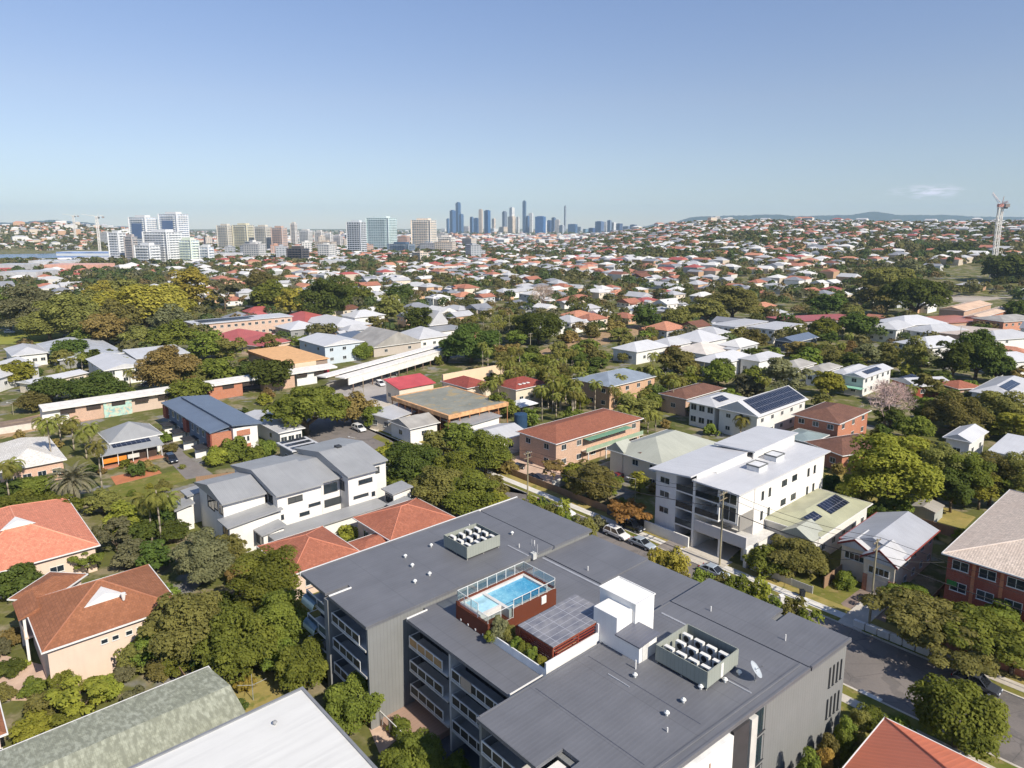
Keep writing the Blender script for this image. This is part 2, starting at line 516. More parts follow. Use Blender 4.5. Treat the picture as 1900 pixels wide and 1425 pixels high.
def patch(name, pts, m, z=None):
    z = z if z is not None else LAYER[0]; LAYER[0] += 0.004
    q = [P(x, y) for x, y in pts]
    ar = sum(a.x * b.y - b.x * a.y for a, b in zip(q, q[1:] + q[:1]))
    if ar < 0: q = q[::-1]
    mb = MB(); mb.prism([(p.x, p.y) for p in q], -0.2, z); return struct(name, mb, m)
V0, V1 = -100, 110
strip('road', 44.5, 56.6, -112, V1, -0.3, 0.02, M_ASPH)
strip('kerb', 56.6, 56.85, -78, V1, -0.3, 0.15, M_CONC)
strip('kerb', 44.2, 44.5, -58, V1, -0.3, 0.15, M_CONC)
strip('verge', 56.85, 57.9, -78, V1, -0.3, 0.14, M_GRASS)
strip('footpath', 57.9, 59.5, -78, 38.5, -0.3, 0.155, M_PATH)
strip('footpath', 57.9, 59.5, 40.5, V1, -0.3, 0.155, M_CONC)
strip('driveway', 56.85, 68, 38.5, 41.5, -0.3, 0.15, M_CONC)
strip('verge', 59.5, 61.2, -78, V1, -0.3, 0.14, M_DRY)
strip('verge', 42.6, 44.2, -58, V1, -0.3, 0.14, M_GRASS)
strip('footpath', 41.2, 42.6, -58, V1, -0.3, 0.15, M_CONC)
strip('verge', 35.2, 41.2, -12, V1, -0.3, 0.12, M_GRASS)
strip('driveway', 56.85, 61.2, 12.6, 20.4, -0.3, 0.165, M_CONC)
strip('driveway', 56.85, 61.2, 9.2, 12.2, -0.3, 0.16, m_ground(S(150, 142, 136), S(136, 128, 122), None, .3, 2))
strip('driveway', 44.2, 44.9, 46.2, 48.5, 0, 0.16, M_PATH)
# forecourts and yards
patch('car_park', [(600, 788), (640, 775), (745, 800), (790, 826), (700, 850), (560, 850), (560, 810)], M_ASPH)
patch('road', [(640, 700), (720, 690), (800, 735), (725, 755), (680, 745), (655, 770), (600, 745)], m_ground(S(178, 172, 166), S(160, 154, 150), None, 0.1, 2.0))
patch('footpath', [(690, 790), (730, 808), (800, 850), (790, 856), (722, 815), (680, 796)], M_PATH)
patch('verge', [(700, 806), (724, 818), (718, 824), (690, 812)], M_GRASS)
patch('driveway', [(1235, 1000), (1335, 985), (1395, 1000), (1345, 1045), (1262, 1022)], M_CONC)
patch('yard', [(890, 905), (960, 880), (1010, 900), (1060, 930), (1000, 912), (930, 880)], M_PINK)
patch('yard', [(905, 855), (1000, 840), (1060, 880), (1010, 910), (960, 895)], M_PINK)
patch('lawn', [(1470, 1085), (1530, 1050), (1600, 1090), (1560, 1140), (1520, 1120)], M_GRASS)
patch('driveway', [(1560, 1120), (1600, 1090), (1660, 1100), (1640, 1165), (1590, 1150)], m_ground(S(150, 132, 122), S(130, 116, 106), None, 0.4, 1.5))
patch('lawn', [(200, 905), (330, 872), (350, 890), (215, 935)], M_GRASS)
patch('path', [(205, 885), (290, 868), (300, 878), (215, 900)], m_ground(S(196, 128, 92), S(180, 116, 84), None, 0.4, 1.5))
patch('lawn', [(412, 1265), (440, 1240), (530, 1250), (520, 1300), (440, 1330)], M_DRY)
patch('courtyard', [(680, 1340), (720, 1330), (745, 1365), (705, 1400)], M_PINK)
patch('driveway', [(790, 1360), (870, 1310), (900, 1425), (800, 1500)], m_ground(S(92, 96, 104), S(80, 84, 92), None, 0.3, 1.5))
patch('driveway', [(302, 800), (345, 845), (395, 880), (345, 890), (290, 830)], m_ground(S(140, 134, 130), S(126, 120, 116), None, 0.3, 1.5))
patch('field', [(-60, 618), (60, 612), (118, 618), (112, 636), (-60, 640)], m_ground(S(150, 150, 70), S(136, 142, 66), None, 0.05, 0.6))
patch('rail_cutting', [(1000, 652), (1050, 632), (1180, 602), (1215, 612), (1100, 645), (1010, 668)], M_DIRT)
patch('rail_bed', [(-60, 800), (90, 765), (330, 735), (300, 755), (60, 800), (-60, 830)], M_DIRT)
patch('yard', [(640, 752), (760, 800), (820, 790), (760, 740), (700, 745)], M_CONC)
patch('yard', [(1530, 880), (1570, 850), (1700, 925), (1810, 960), (1760, 1010), (1640, 950)], M_DRY)
patch('yard', [(-20, 1210), (100, 1240), (60, 1300), (-20, 1300)], M_PINK)
patch('bank', [(1735, 523), (1765, 500), (1845, 488), (1835, 508), (1760, 532)], m_ground(S(166, 160, 84), S(150, 148, 72), None, 0.03, 0.4))
patch('construction_yard', [(1740, 556), (1790, 540), (1880, 535), (1880, 552), (1790, 562)], m_ground(S(186, 176, 164), S(150, 140, 128), None, 0.05, 0.4))
w = patch('river', [(-200, 470), (60, 469.5), (172, 472), (150, 479), (-60, 479), (-200, 477)], None or m_plain(S(70, 92, 120), 0.2, 0.5, 0.2), 0.4)

# ---------------------------------------------------------------- windows and doors
WCACHE = {}
def win_mesh(w, h, frame, pane, bars):
    k = (w, h, frame.name, pane.name, bars)
    if k in WCACHE: return WCACHE[k]
    t = 0.06 if w < 2.5 else 0.08
    f = MB(); d0, d1 = -0.02, 0.07
    f.box(-w / 2, -d1, 0, w / 2, -d0, t); f.box(-w / 2, -d1, h - t, w / 2, -d0, h)
    f.box(-w / 2, -d1, t, -w / 2 + t, -d0, h - t); f.box(w / 2 - t, -d1, t, w / 2, -d0, h - t)
    for i in range(1, bars):
        x = -w / 2 + w * i / bars; f.box(x - t / 2, -d1 + 0.01, t, x + t / 2, -d0, h - t)
    f.box(-w / 2 - 0.05, -0.12, -0.05, w / 2 + 0.05, -0.003, -0.002)
    p = MB(); p.box(-w / 2 + 0.01, -0.035, 0.01, w / 2 - 0.01, -0.022 + 0.04, h - 0.01)
    WCACHE[k] = (f.mesh('window', frame), p.mesh('pane', pane)); return WCACHE[k]
def window(par, x, y, z, w, h, face, frame=None, pane=None, bars=2, name='window'):
    """face S looks along -y, E along +x, N along +y, W along -x"""
    rz = {'S': 0, 'E': math.pi / 2, 'N': math.pi, 'W': -math.pi / 2}[face]
    fm, pm = win_mesh(round(w, 2), round(h, 2), frame or M_FRAME, pane or M_GLASS, bars)
    o = put(name, fm, par, (x, y, z), rz); put('pane', pm, o); return o

# ---------------------------------------------------------------- houses
def frame_of(L, N, R, B, h):
    """eave corners in the picture: L left, N nearest, R right, B back (one of N, B, R may be left out)"""
    p = {}
    for k, q in (('L', L), ('N', N), ('R', R), ('B', B)):
        if q is not None: p[k] = P(q[0], q[1], h)
    if 'N' not in p: p['N'] = p['L'] + p['R'] - p['B']
    if 'L' not in p: p['L'] = p['N'] + p['B'] - p['R']
    if 'R' not in p: p['R'] = p['N'] + p['B'] - p['L']
    x = p['N'] - p['L']; y = p['R'] - p['N']
    ax = math.atan2(x.y, x.x); ay = math.atan2(y.y, y.x) - math.pi / 2
    d = (ay - ax + math.pi) % (2 * math.pi) - math.pi
    wx, wy = x.length, y.length
    a = ax + d * wy / (wx + wy)
    if abs((a - RZ + math.pi) % (2 * math.pi) - math.pi) < math.radians(15): a = RZ
    c = (p['L'] + p['R']) / 2
    ex = Vector((math.cos(a), math.sin(a), 0)); ey = Vector((-ex.y, ex.x, 0))
    o = c - ex * wx / 2 - ey * wy / 2; o.z = 0
    return o, a, wx, wy
def gable_roof(W, D, h, rise, axis, lip=0.18):
    mb = MB(); b = [(0, 0), (W, 0), (W, D), (0, D)]
    if axis == 'x': top = [(0, D / 2), (W, D / 2)]
    else: top = [(W / 2, 0), (W / 2, D)]
    v = [(x, y, h - lip) for x, y in b] + [(x, y, h) for x, y in b] + [(x, y, h + rise) for x, y in top]
    n = len(mb.v); mb.v += v
    F = [(3, 2, 1, 0)]
    for i in range(4):
        j = (i + 1) % 4; F.append((i, j, 4 + j, 4 + i))
    if axis == 'x': F += [(4, 5, 9, 8), (6, 7, 8, 9), (5, 6, 9), (7, 4, 8)]
    else: F += [(5, 6, 9, 8), (7, 4, 8, 9), (4, 5, 8), (6, 7, 9)]
    mb.f += F; return mb
def hip_roof(W, D, h, pitch, lip=0.18, top=None):
    mb = MB(); t = math.tan(math.radians(pitch)); m = min(W, D) / 2; rise = m * t
    b = [(0, 0), (W, 0), (W, D), (0, D)]
    if abs(W - D) < 0.3: tp = [(W / 2, D / 2)]
    elif W > D: tp = [(m, D / 2), (W - m, D / 2)]
    else: tp = [(W / 2, m), (W / 2, D - m)]
    mb.v += [(x, y, h - lip) for x, y in b] + [(x, y, h) for x, y in b] + [(x, y, h + rise) for x, y in tp]
    mb.f.append((3, 2, 1, 0))
    for i in range(4): mb.f.append((i, (i + 1) % 4, 4 + (i + 1) % 4, 4 + i))
    if len(tp) == 1: mb.f += [(4, 5, 8), (5, 6, 8), (6, 7, 8), (7, 4, 8)]
    elif W > D: mb.f += [(4, 5, 9, 8), (5, 6, 9), (6, 7, 8, 9), (7, 4, 8)]
    else: mb.f += [(4, 5, 8), (5, 6, 9, 8), (6, 7, 9), (7, 4, 8, 9)]
    return mb, rise
def skillion_roof(W, D, h, rise, up, lip=0.22):
    z = {'S': lambda x, y: h + rise * (1 - y / D), 'N': lambda x, y: h + rise * y / D, 'E': lambda x, y: h + rise * x / W, 'W': lambda x, y: h + rise * (1 - x / W)}[up]
    c = [(0, 0), (W, 0), (W, D), (0, D)]
    return MB().hexa([(x, y, z(x, y) - lip) for x, y in c], [(x, y, z(x, y)) for x, y in c]), z
def solar(par, W, D, h, pitch, face, a0, a1, b0, b1, name='solar_array'):
    """panel array on a roof slope; a along the eave, b up the slope (fractions)"""
    t = math.tan(math.radians(pitch)); run = {'S': D / 2, 'N': D / 2, 'E': W / 2, 'W': W / 2}[face]
    def pt(a, b, dz):
        s = b * run; z = h + s * t + dz
        return {'S': (a * W, s, z), 'N': (a * W, D - s, z), 'E': (W - s, a * D, z), 'W': (s, a * D, z)}[face]
    q = [(a0, b0), (a1, b0), (a1, b1), (a0, b1)]
    if face in 'NW': q = q[::-1]
    return MB().hexa([pt(a, b, 0.06) for a, b in q], [pt(a, b, 0.14) for a, b in q]).build(name, m_solar(), par)
def gutter_ring(W, D, h):
    g = MB(); e = 0.11; z0, z1 = h - 0.16, h + 0.015
    g.box(-e, -e, z0, W + e, -0.003, z1); g.box(-e, D + 0.003, z0, W + e, D + e, z1)
    g.box(-e, -0.003, z0, -0.003, D + 0.003, z1); g.box(W + 0.003, -0.003, z0, W + e, D + 0.003, z1); return g
def ridge_caps(mb_roof, r=0.09):
    """rounded caps along hips and ridges"""
    m = MB(); V = mb_roof.v; top = range(8, len(V))
    seen = set()
    for f in mb_roof.f[5:]:
        for a, b in zip(f, f[1:] + f[:1]):
            if (a in top or b in top) and (min(a, b), max(a, b)) not in seen:
                seen.add((min(a, b), max(a, b))); m.tube(V[a], V[b], r, r, 6)
    return m
def storey_windows(t, W, D, ov, h, st, nS, nE, ww=1.5, wh=1.25, frame=None, pane=None, base=0.0, bars=2, S_=True, E_=True):
    fh = (h - base) / st
    for k in range(st):
        z = base + k * fh + fh * 0.36
        hh = min(wh, fh * 0.5)
        for i in range(nS):
            window(t, ov + (W - 2 * ov) * (i + 0.5) / nS, ov, z, ww, hh, 'S', frame, pane, bars)
        for i in range(nE):
            window(t, W - ov, ov + (D - 2 * ov) * (i + 0.5) / nE, z, ww, hh, 'E', frame, pane, bars)
def house(name, label, L, N, R, h, rm, wm, B=None, roof='hip', pitch=22, st=1, ov=0.55, nS=None, nE=None, cat='house', group=None, axis=None,
          rise=None, up='N', gut=True, caps=None, base=0.0, ww=1.5, wh=1.25, frame=None, pane=None, more=None, size=None, foot=True, uv=None):
    if size: # L is then the middle of the eaves in the picture, size = (W, D, azimuth of local y)
        c = P(L[0], L[1], h); W, D, azd = size; a = -math.radians(azd)
        ex = Vector((math.cos(a), math.sin(a), 0)); ey = Vector((-ex.y, ex.x, 0)); o = c - ex * W / 2 - ey * D / 2; o.z = 0
    elif not uv: o, a, W, D = frame_of(L, N, R, B, h)
    if uv: o, a, W, D = U(uv[0], uv[2]), RZ, uv[3] - uv[2], uv[1] - uv[0]
    t = thing(name, label, cat, o, a, group)
    wb = MB().box(ov, ov, -0.3, W - ov, D - ov, h - 0.19)
    roofm = None
    if roof == 'hip':
        roofm, rs = hip_roof(W, D, h, pitch)
    elif roof == 'gable':
        ax = axis or ('x' if W > D else 'y'); span = D if ax == 'x' else W
        rs = rise or span / 2 * math.tan(math.radians(pitch)); roofm = gable_roof(W, D, h, rs, ax)
    elif roof == 'skillion':
        rs = rise or 1.0; roofm, zf = skillion_roof(W, D, h, rs, up)
        wb = MB().prism([(ov, ov), (W - ov, ov), (W - ov, D - ov), (ov, D - ov)], -0.3, lambda x, y: zf(x, y) - 0.23)
    elif roof == 'flat':
        rs = 0; roofm = MB().box(0, 0, h - 0.25, W, D, h)
    wb.build('wall', wm, t)
    ro = roofm.build('roof', rm, t)
    if gut and roof in ('hip', 'gable'): gutter_ring(W, D, h).build('gutter', M_WHITE if gut is True else gut, t)
    if caps and roof == 'hip': ridge_caps(roofm).build('ridge_cap', caps, t)
    nS = max(1, int(W / 4.5)) if nS is None else nS; nE = max(1, int(D / 4.5)) if nE is None else nE
    storey_windows(t, W, D, ov, h, st, nS, nE, ww, wh, frame, pane)
    if more: more(t, W, D, h)
    if foot: c = o + Vector((math.cos(a) * W / 2 - math.sin(a) * D / 2, math.sin(a) * W / 2 + math.cos(a) * D / 2, 0)); FOOT.append((c.x, c.y, (W + D) / 4))
    return t

# ---------------------------------------------------------------- the grey apartment building in front
M_GROOF = m_metal(S(111, 112, 117), 0.42, 0.5, 5.9, 0.16, 0.10, 0.12)
M_GWALL = m_wall(S(130, 131, 130), 'clad')
M_DWALL = m_wall(S(46, 48, 53), 'clad')  # dark wall cladding, colour deepened to paint in the balcony recess shade
M_TIMB = m_wall(S(108, 60, 44), 'board')
M_SEAM = m_plain(S(72, 76, 88), 0.6)
apt = thing('apartment_building', 'big four storey grey apartment block with flat metal roofs and a rooftop pool', 'apartment building', UV0, RZ)
FOOT += [(U(u, v).x, U(u, v).y, 9.5) for u in (6, 17, 28) for v in (6, 17, 28, 40)]
def part(name, mb, m, par=None): return mb.build(name, m, par or apt)
def roofp(pts, z, t=0.34, mat=None): part('roof', MB().prism(pts, z - t, z), mat or M_GROOF)
# roofs, in (along street, away) metres
roofp([(0, 0), (6.0, 0), (6.0, 2.8), (6.75, 2.8), (6.75, 0), (14.75, 0), (14.75, 26.9), (0, 26.9)], 12.0)
roofp([(0, 27.15), (14.75, 27.15), (14.75, 34.3), (0, 34.3)], 11.93)
roofp([(15.4, 4.5), (31.5, 4.5), (31.5, 8.8), (32.3, 8.8), (32.3, 25.1), (14.76, 25.1), (14.76, 7.1), (15.4, 7.1)], 11.3)
roofp([(14.76, 25.35), (24.0, 25.35), (24.0, 34.3), (14.76, 34.3)], 11.24)
roofp([(24.03, 25.35), (32.3, 25.35), (32.3, 34.3), (24.03, 34.3)], 11.10)
sk = lambda y: 46.1 + 0.0665 * y
roofp([(32.4, 0), (39.5, 0), (39.5, 2.9), (41.3, 2.9), (41.3, 0), (sk(0), 0), (sk(26.9), 26.9), (32.4, 26.9)], 12.0)
roofp([(32.4, 27.15), (sk(27.15), 27.15), (sk(34.6), 34.6), (42.0, 34.6), (42.0, 32.0), (41.3, 32.0), (41.3, 34.6), (32.4, 34.6)], 11.94)
g = MB()
g.box(0.05, 26.85, 11.5, 14.7, 27.2, 11.86); g.box(14.8, 25.05, 10.9, 32.3, 25.4, 11.05); g.box(32.45, 26.85, 11.5, 47.6, 27.2, 11.86)
part('box_gutter', g, M_SEAM)
g = MB()
g.box(0, 0.05, 12.0, 0.18, 26.8, 12.09)
def along(x0, x1, y0, y1, z0, z1): g.hexa([(sk(y0) + x0, y0, z0), (sk(y0) + x1, y0, z0), (sk(y1) + x1, y1, z0), (sk(y1) + x0, y1, z0)], [(sk(y0) + x0, y0, z1), (sk(y0) + x1, y0, z1), (sk(y1) + x1, y1, z1), (sk(y1) + x0, y1, z1)])
along(-1.0, -.82, .05, 26.8, 12.0, 12.1)
g.box(0, 27.2, 11.93, 0.16, 34.28, 12.05); along(-.2, 0, .05, 26.85, 12.0, 12.07); along(-.2, 0, 27.2, 34.55, 11.94, 12.02); g.box(32.4, 0.3, 12.0, 32.55, 26.8, 12.06)
part('roof_capping', g, M_GROOF)
g = MB().box(-0.22, -0.05, 11.6, -0.01, 34.3, 12.1); part('white_capping', g, M_WHITE)
for q in ((6.76, 0.02, 12.0, 6.95, 2.75, 12.1), (15.28, 4.5, 11.0, 15.4, 7.1, 11.42), (31.5, 4.5, 11.1, 31.62, 8.7, 11.5), (31.9, 4.7, 10.7, 32.02, 8.7, 11.2)): part('white_capping', MB().box(*q), M_WHITE)
# cable trays, flashings and pipes
M_TRAY = m_plain(S(158, 160, 166), .5)
for q in ((15.2, 24.45, 11.3, 24.5, 24.75, 11.36), (24.6, 24.45, 11.3, 31.9, 24.75, 11.36), (10.8, 22.6, 12.0, 14.6, 22.8, 12.06), (33.2, 24.2, 12.0, 41.0, 24.45, 12.06), (36.0, 12.4, 12.0, 38.4, 12.5, 12.08), (43.4, 19.6, 12.0, 46.0, 19.75, 12.06)): part('cable_tray', MB().box(*q), M_TRAY)
for q in ((33.0, 6.2, 44.8), (33.0, 13.1, 45.2), (33.0, 20.0, 45.6)): part('sheet_lap', MB().box(q[0], q[1], 12.0, q[2], q[1] + .07, 12.012), M_SEAM)
for x, y, h_ in ((12.2, 23.4, .5), (13.1, 25.2, .7), (21, 26.5, .5), (29.4, 27.2, .6), (36.4, 28.6, .5), (44.2, 29.4, .6), (37.2, 14.9, .9), (3.4, 22.4, .5), (35.0, 16.4, .5), (43.9, 10.4, .4)): part('roof_pipe', MB().tube((x, y, 11.0), (x, y, 12.0 + h_ - (.7 if 15 < x < 32 else 0)), .06, n=8), M_WHITE)
# wall masses
def wallp(x0, y0, z0, x1, y1, z1, m=None): part('wall', MB().box(x0, y0, z0, x1, y1, z1), m or M_GWALL)
wallp(0.15, 2.2, -0.3, 14.3, 33.9, 11.64)
for q_ in ((0.2, 2.13, 14.25), (32.8, 2.33, 45.4)): wallp(q_[0], q_[1], -.3, q_[2], q_[1] + .06, 11.5, M_DWALL)  # dark sheets added over the recess walls: dark cladding plus painted-in shade
wallp(14.3, 0.25, -0.3, 14.6, 33.9, 11.65)
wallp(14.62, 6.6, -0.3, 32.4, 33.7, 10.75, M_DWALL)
wallp(14.62, 6.9, 10.75, 32.3, 24.9, 10.95)
wallp(32.45, 0.3, -0.3, 32.75, 33.9, 11.65)
part('wall', MB().prism([(32.75, 2.4), (sk(2.4) - .25, 2.4), (sk(34.2) - .25, 34.2), (32.75, 34.2)], -0.3, 11.55), M_GWALL)
part('pier', MB().box(5.85, -0.12, -0.3, 6.7, 2.19, 11.45), m_wall(S(130, 131, 130)))
part('pier', MB().box(22.35, 4.7, -0.3, 22.62, 6.59, 10.94), m_plain(S(205, 203, 200)))
part('pier', MB().box(39.55, -0.1, -0.3, 41.2, 2.38, 11.3), M_WHITE)
part('pier', MB().box(45.5, 0.3, -0.3, 45.85, 2.39, 11.6), M_GWALL)
for (x, y, x1) in ((0.3, 2.13, 5.8), (6.8, 2.13, 14.2), (15.2, 6.6, 22.3), (22.7, 6.6, 32.2), (32.8, 2.33, 39.5), (41.3, 2.33, 45.4)):
    n = max(2, int((x1 - x) / 1.7))
    for z in (0.1, 3.1, 6.1, 9.0):
        if z > 8 and y > 5: zz = 8.35
        else: zz = z
        for i in range(n):
            w = (x1 - x) / n
            if (i * 7 + int(z)) % 5 == 3: continue
            window(apt, x + w * (i + 0.5), y, (zz if y > 5 else z), w - 0.12, 2.25, 'S', M_DARKFRAME, m_glass((0.015, 0.022, 0.03), 0.05), 2, 'glass_door')
def balcony(x0, x1, yf, yb, z, infill, posts=1.35, gap=0.0):
    b = MB().box(x0, yf, z - 0.22, x1, yb - 0.01, z)
    o = part('balcony', b, m_plain(S(196, 194, 190)) if yf < 20 else M_WHITE)
    r = MB(); xa, xb = x0 + 0.05, x1 - gap
    r.box(xa, yf + 0.03, z + 0.98, xb, yf + 0.13, z + 1.1); r.box(xa, yf + 0.03, z + 0.05, xb, yf + 0.1, z + 0.12)
    n = max(2, round((xb - xa) / posts))
    for i in range(n + 1):
        x = xa + (xb - xa - 0.08) * i / n; r.box(x, yf + 0.025, z, x + 0.1, yf + 0.125, z + 1.0)
    r.box(xa, yf + 0.12, z + 1.0, xa + 0.06, yb - 0.1, z + 1.07)
    r.build('railing', M_WHITE, o)
    if infill: MB().box(xa + 0.02, yf + 0.055, z + 0.14, xb, yf + 0.075, z + 0.98).build('railing_panel', infill, o)
M_MESH = m_plain(S(60, 56, 50), 0.6); M_TAN = m_plain(S(176, 140, 96), 0.7)
for z in (3.0, 6.0, 9.0):
    balcony(6.9, 14.2, 0.15, 2.2, z, M_MESH, gap=1.3)
    balcony(32.8, 39.4, 0.15, 2.4, z, M_MESH)
    balcony(41.35, 45.45, 0.15, 2.4, z, M_MESH)
    balcony(0.4, 5.8, 0.3, 2.2, z, m_plain(S(52, 70, 86), 0.3), 2.7)
for z, f in ((2.7, M_MESH), (5.5, M_MESH), (8.3, M_TAN)):
    balcony(15.4, 22.2, 4.6, 6.6, z, f, gap=0.9)
    balcony(22.75, 31.8, 4.6, 6.6, z, M_MESH)
part('balcony_screen', MB().box(24.4, 4.54, 8.4, 26.0, 4.6, 9.5), m_plain(S(190, 170, 150)))
# curved glass hoods on the far left bay
for z in (5.6, 8.6):
    m = MB(); pr = None
    for i in range(7):
        a = math.pi * i / 12; c = (-0.1 - 0.6 * math.cos(a) + 0.4, z + 0.9 * math.sin(a))
        if pr: m.hexa([(0.4, pr[0], pr[1]), (3.2, pr[0], pr[1]), (3.2, c[0], c[1]), (0.4, c[0], c[1])], [(0.4, pr[0], pr[1] + .05), (3.2, pr[0], pr[1] + .05), (3.2, c[0], c[1] + .05), (0.4, c[0], c[1] + .05)])
        pr = c
    part('glass_hood', m, m_plain(S(96, 120, 132), 0.15, 0.5))
# street end wall, facing right
for zz in (4.6, 8.0):
    for i in range(4): window(apt, sk(31.2 + i * .72) - .25, 31.2 + i * 0.72, zz, 0.26, 2.1, 'E', M_DARKFRAME, M_GLASS, 1, 'slit_window')
def side(n_, y0, y1, z0, z1, o0, o1, m_):
    q = [(sk(y0) - .25 + o0, y0), (sk(y0) - .25 + o1, y0), (sk(y1) - .25 + o1, y1), (sk(y1) - .25 + o0, y1)]
    part(n_, MB().prism(q, z0, z1), m_)
side('wall_panel', 0.4, 14.6, -.3, 11.45, .0, .55, m_plain(S(226, 225, 222)))
for y in (2.2, 7.5, 11.4): side('drain_pipe', y, y + .16, 0, 10.6, .551, .6, m_plain(S(176, 146, 130)))
side('wall_panel', 15.0, 17.2, -.3, 11.4, 0, .3, m_plain(S(70, 68, 70))); side('wall_panel', 17.4, 18.3, -.3, 11.4, 0, .4, m_plain(S(200, 198, 192)))
for z in (0.3, 3.2, 6.1, 9.0): window(apt, sk(19.3) - .25, 19.3, z, 1.7, 2.5, 'E', M_DARKFRAME, m_glass((0.03, 0.05, 0.06), 0.05), 2)
# raised timber terrace by the ramp
t = thing('timber_terrace', 'brown timber terrace with a white railing below the middle balconies', 'terrace', U(0, 0), RZ)
MB().box(13.6, 1.4, 0.0, 20.6, 6.4, 0.75).build('deck', m_wall(S(168, 140, 124), 'clad'), t)
r = MB(); r.box(13.6, 1.3, 1.7, 20.6, 1.38, 1.78)
for i in range(6): r.box(13.6 + i * 1.38, 1.3, 0.3, 13.68 + i * 1.38, 1.38, 1.7)
r.build('railing', M_WHITE, t)

# ---- things on its roof
tp = thing('rooftop_pool', 'raised blue swimming pool in a red timber box with glass fence on the grey roof', 'swimming pool', U(0, 0, 11.3), RZ)
b = MB(); Z = 1.95
b.box(18.6, 8.5, 0.01, 18.9, 18.2, Z); b.box(22.31, 8.81, 0.01, 23.8, 12.0, 0.9); b.box(23.5, 12.0, 0.01, 23.8, 18.2, Z - 0.1); b.box(18.9, 17.9, 0.01, 23.5, 18.2, Z); b.box(18.9, 8.5, 0.01, 23.8, 8.8, Z - 0.35)
b.build('timber_cladding', M_TIMB, tp)
MB().box(23.8, 8.8, 0.0, 27.0, 17.5, 0.12).build('timber_deck', m_wall(S(120, 70, 50), 'clad'), tp)
c = MB(); zc = Z - 0.12
for q in ((18.9, 8.8, 19.2, 17.9), (19.2, 8.8, 22.3, 9.15), (19.2, 11.6, 23.5, 12.0), (22.0, 9.15, 22.3, 11.6), (19.2, 17.55, 23.5, 17.9), (23.25, 12.0, 23.5, 17.55)): c.box(q[0], q[1], 0.3, q[2], q[3], zc)
c.build('coping', m_plain(S(206, 204, 200)), tp)
mw = NT('pool_water'); bb = mw.bsdf(0.04, 0.5); n_ = mw.noise(1.3, 4, mw.world_pos()); n2_ = mw.noise(5.0, 3, mw.world_pos())
sp_ = mw.n('SeparateXYZ'); mw.l(mw.uv(), sp_.inputs[0])
cw_ = mw.mix(mw.rng(sp_.outputs[1], 12.5, 16.5), S(140, 200, 216), S(74, 156, 194)); cw_ = mw.mix(mw.rng(n_, 0.35, 0.7, 0, 0.6), cw_, S(58, 134, 178)); cw_ = mw.mix(mw.rng(n2_, 0.54, 0.66, 0, 0.3), cw_, S(176, 222, 234))
mw.l(cw_, bb.inputs['Base Color']); mw.bump(n2_, 0.4, 0.05, bb)
MB().box(19.2, 12.0, 0.3, 23.25, 17.55, zc - 0.25).build('water', mw.m, tp)
MB().box(19.2, 9.15, 0.3, 22.0, 11.6, zc - 0.15).build('water', m_plain(S(170, 212, 226), 0.1, 0.5, 0.25), tp)
f = MB(); gl = MB()
def fence(pts, z0, hh, n):
    for (a, b_), k in zip(zip(pts, pts[1:]), n):
        f.tube((*a, z0 + hh), (*b_, z0 + hh), 0.035, n=6)
        f.tube((*a, z0 + 0.08), (*b_, z0 + 0.08), 0.02, n=6)
        for i in range(k + 1):
            x = a[0] + (b_[0] - a[0]) * i / k; y = a[1] + (b_[1] - a[1]) * i / k; f.tube((x, y, z0), (x, y, z0 + hh), 0.045, n=6)
        dx, dy = b_[0] - a[0], b_[1] - a[1]; l = math.hypot(dx, dy); nx, ny = -dy / l * 0.012, dx / l * 0.012
        gl.hexa([(a[0] - nx, a[1] - ny, z0 + .1), (b_[0] - nx, b_[1] - ny, z0 + .1), (b_[0] + nx, b_[1] + ny, z0 + .1), (a[0] + nx, a[1] + ny, z0 + .1)], [(a[0] - nx, a[1] - ny, z0 + hh), (b_[0] - nx, b_[1] - ny, z0 + hh), (b_[0] + nx, b_[1] + ny, z0 + hh), (a[0] + nx, a[1] + ny, z0 + hh)])
fence([(22.1, 8.65), (18.7, 8.65), (18.7, 18.1), (23.65, 18.1)], Z, 1.15, [3, 7, 3])
fence([(23.65, 18.1), (23.65, 12.1)], Z - 0.1, 1.0, [5]); fence([(23.7, 12.0), (23.7, 8.6), (22.1, 8.6)], 0.9, 1.5, [2, 1])
f.build('fence_frame', M_FRAME, tp); gl.build('fence_glass', m_clear(), tp)
l_ = MB()
for i in range(4): l_.box(19.4 + i * 1.2, 8.42, 0.12, 19.55 + i * 1.2, 8.5, 0.3)
l_.build('wall_light', M_WHITE, tp)
MB().box(23.8, 15.9, 0.9, 23.9, 16.6, 1.75).build('sign_panel', m_plain(S(226, 226, 224)), tp)

pg = thing('rooftop_pergola', 'timber slatted pergola with grey glass roof sheets beside the rooftop pool', 'pergola', U(0, 0, 11.3), RZ)
mg = NT('roof_glass'); bb = mg.bsdf(0.18, 0.5); sx = mg.n('SeparateXYZ'); mg.l(mg.uv(), sx.inputs[0])
ln = mg.math('MAXIMUM', mg.math('LESS_THAN', mg.math('FRACT', mg.math('DIVIDE', sx.outputs[0], 0.78)), 0.09), mg.math('LESS_THAN', mg.math('FRACT', mg.math('DIVIDE', sx.outputs[1], 2.1)), 0.035))
mg.l(mg.mix(ln, mg.mix(mg.rng(mg.noise(0.8, 3, mg.world_pos()), 0.35, 0.65), S(112, 113, 122), S(142, 141, 144)), S(162, 162, 168)), bb.inputs['Base Color'])
MB().hexa([(26.9, 9.7, 2.42), (31.7, 9.7, 2.42), (31.7, 17.9, 2.56), (26.9, 17.9, 2.56)], [(26.9, 9.7, 2.5), (31.7, 9.7, 2.5), (31.7, 17.9, 2.64), (26.9, 17.9, 2.64)]).build('roof', mg.m, pg)
p_ = MB(); sl = MB()
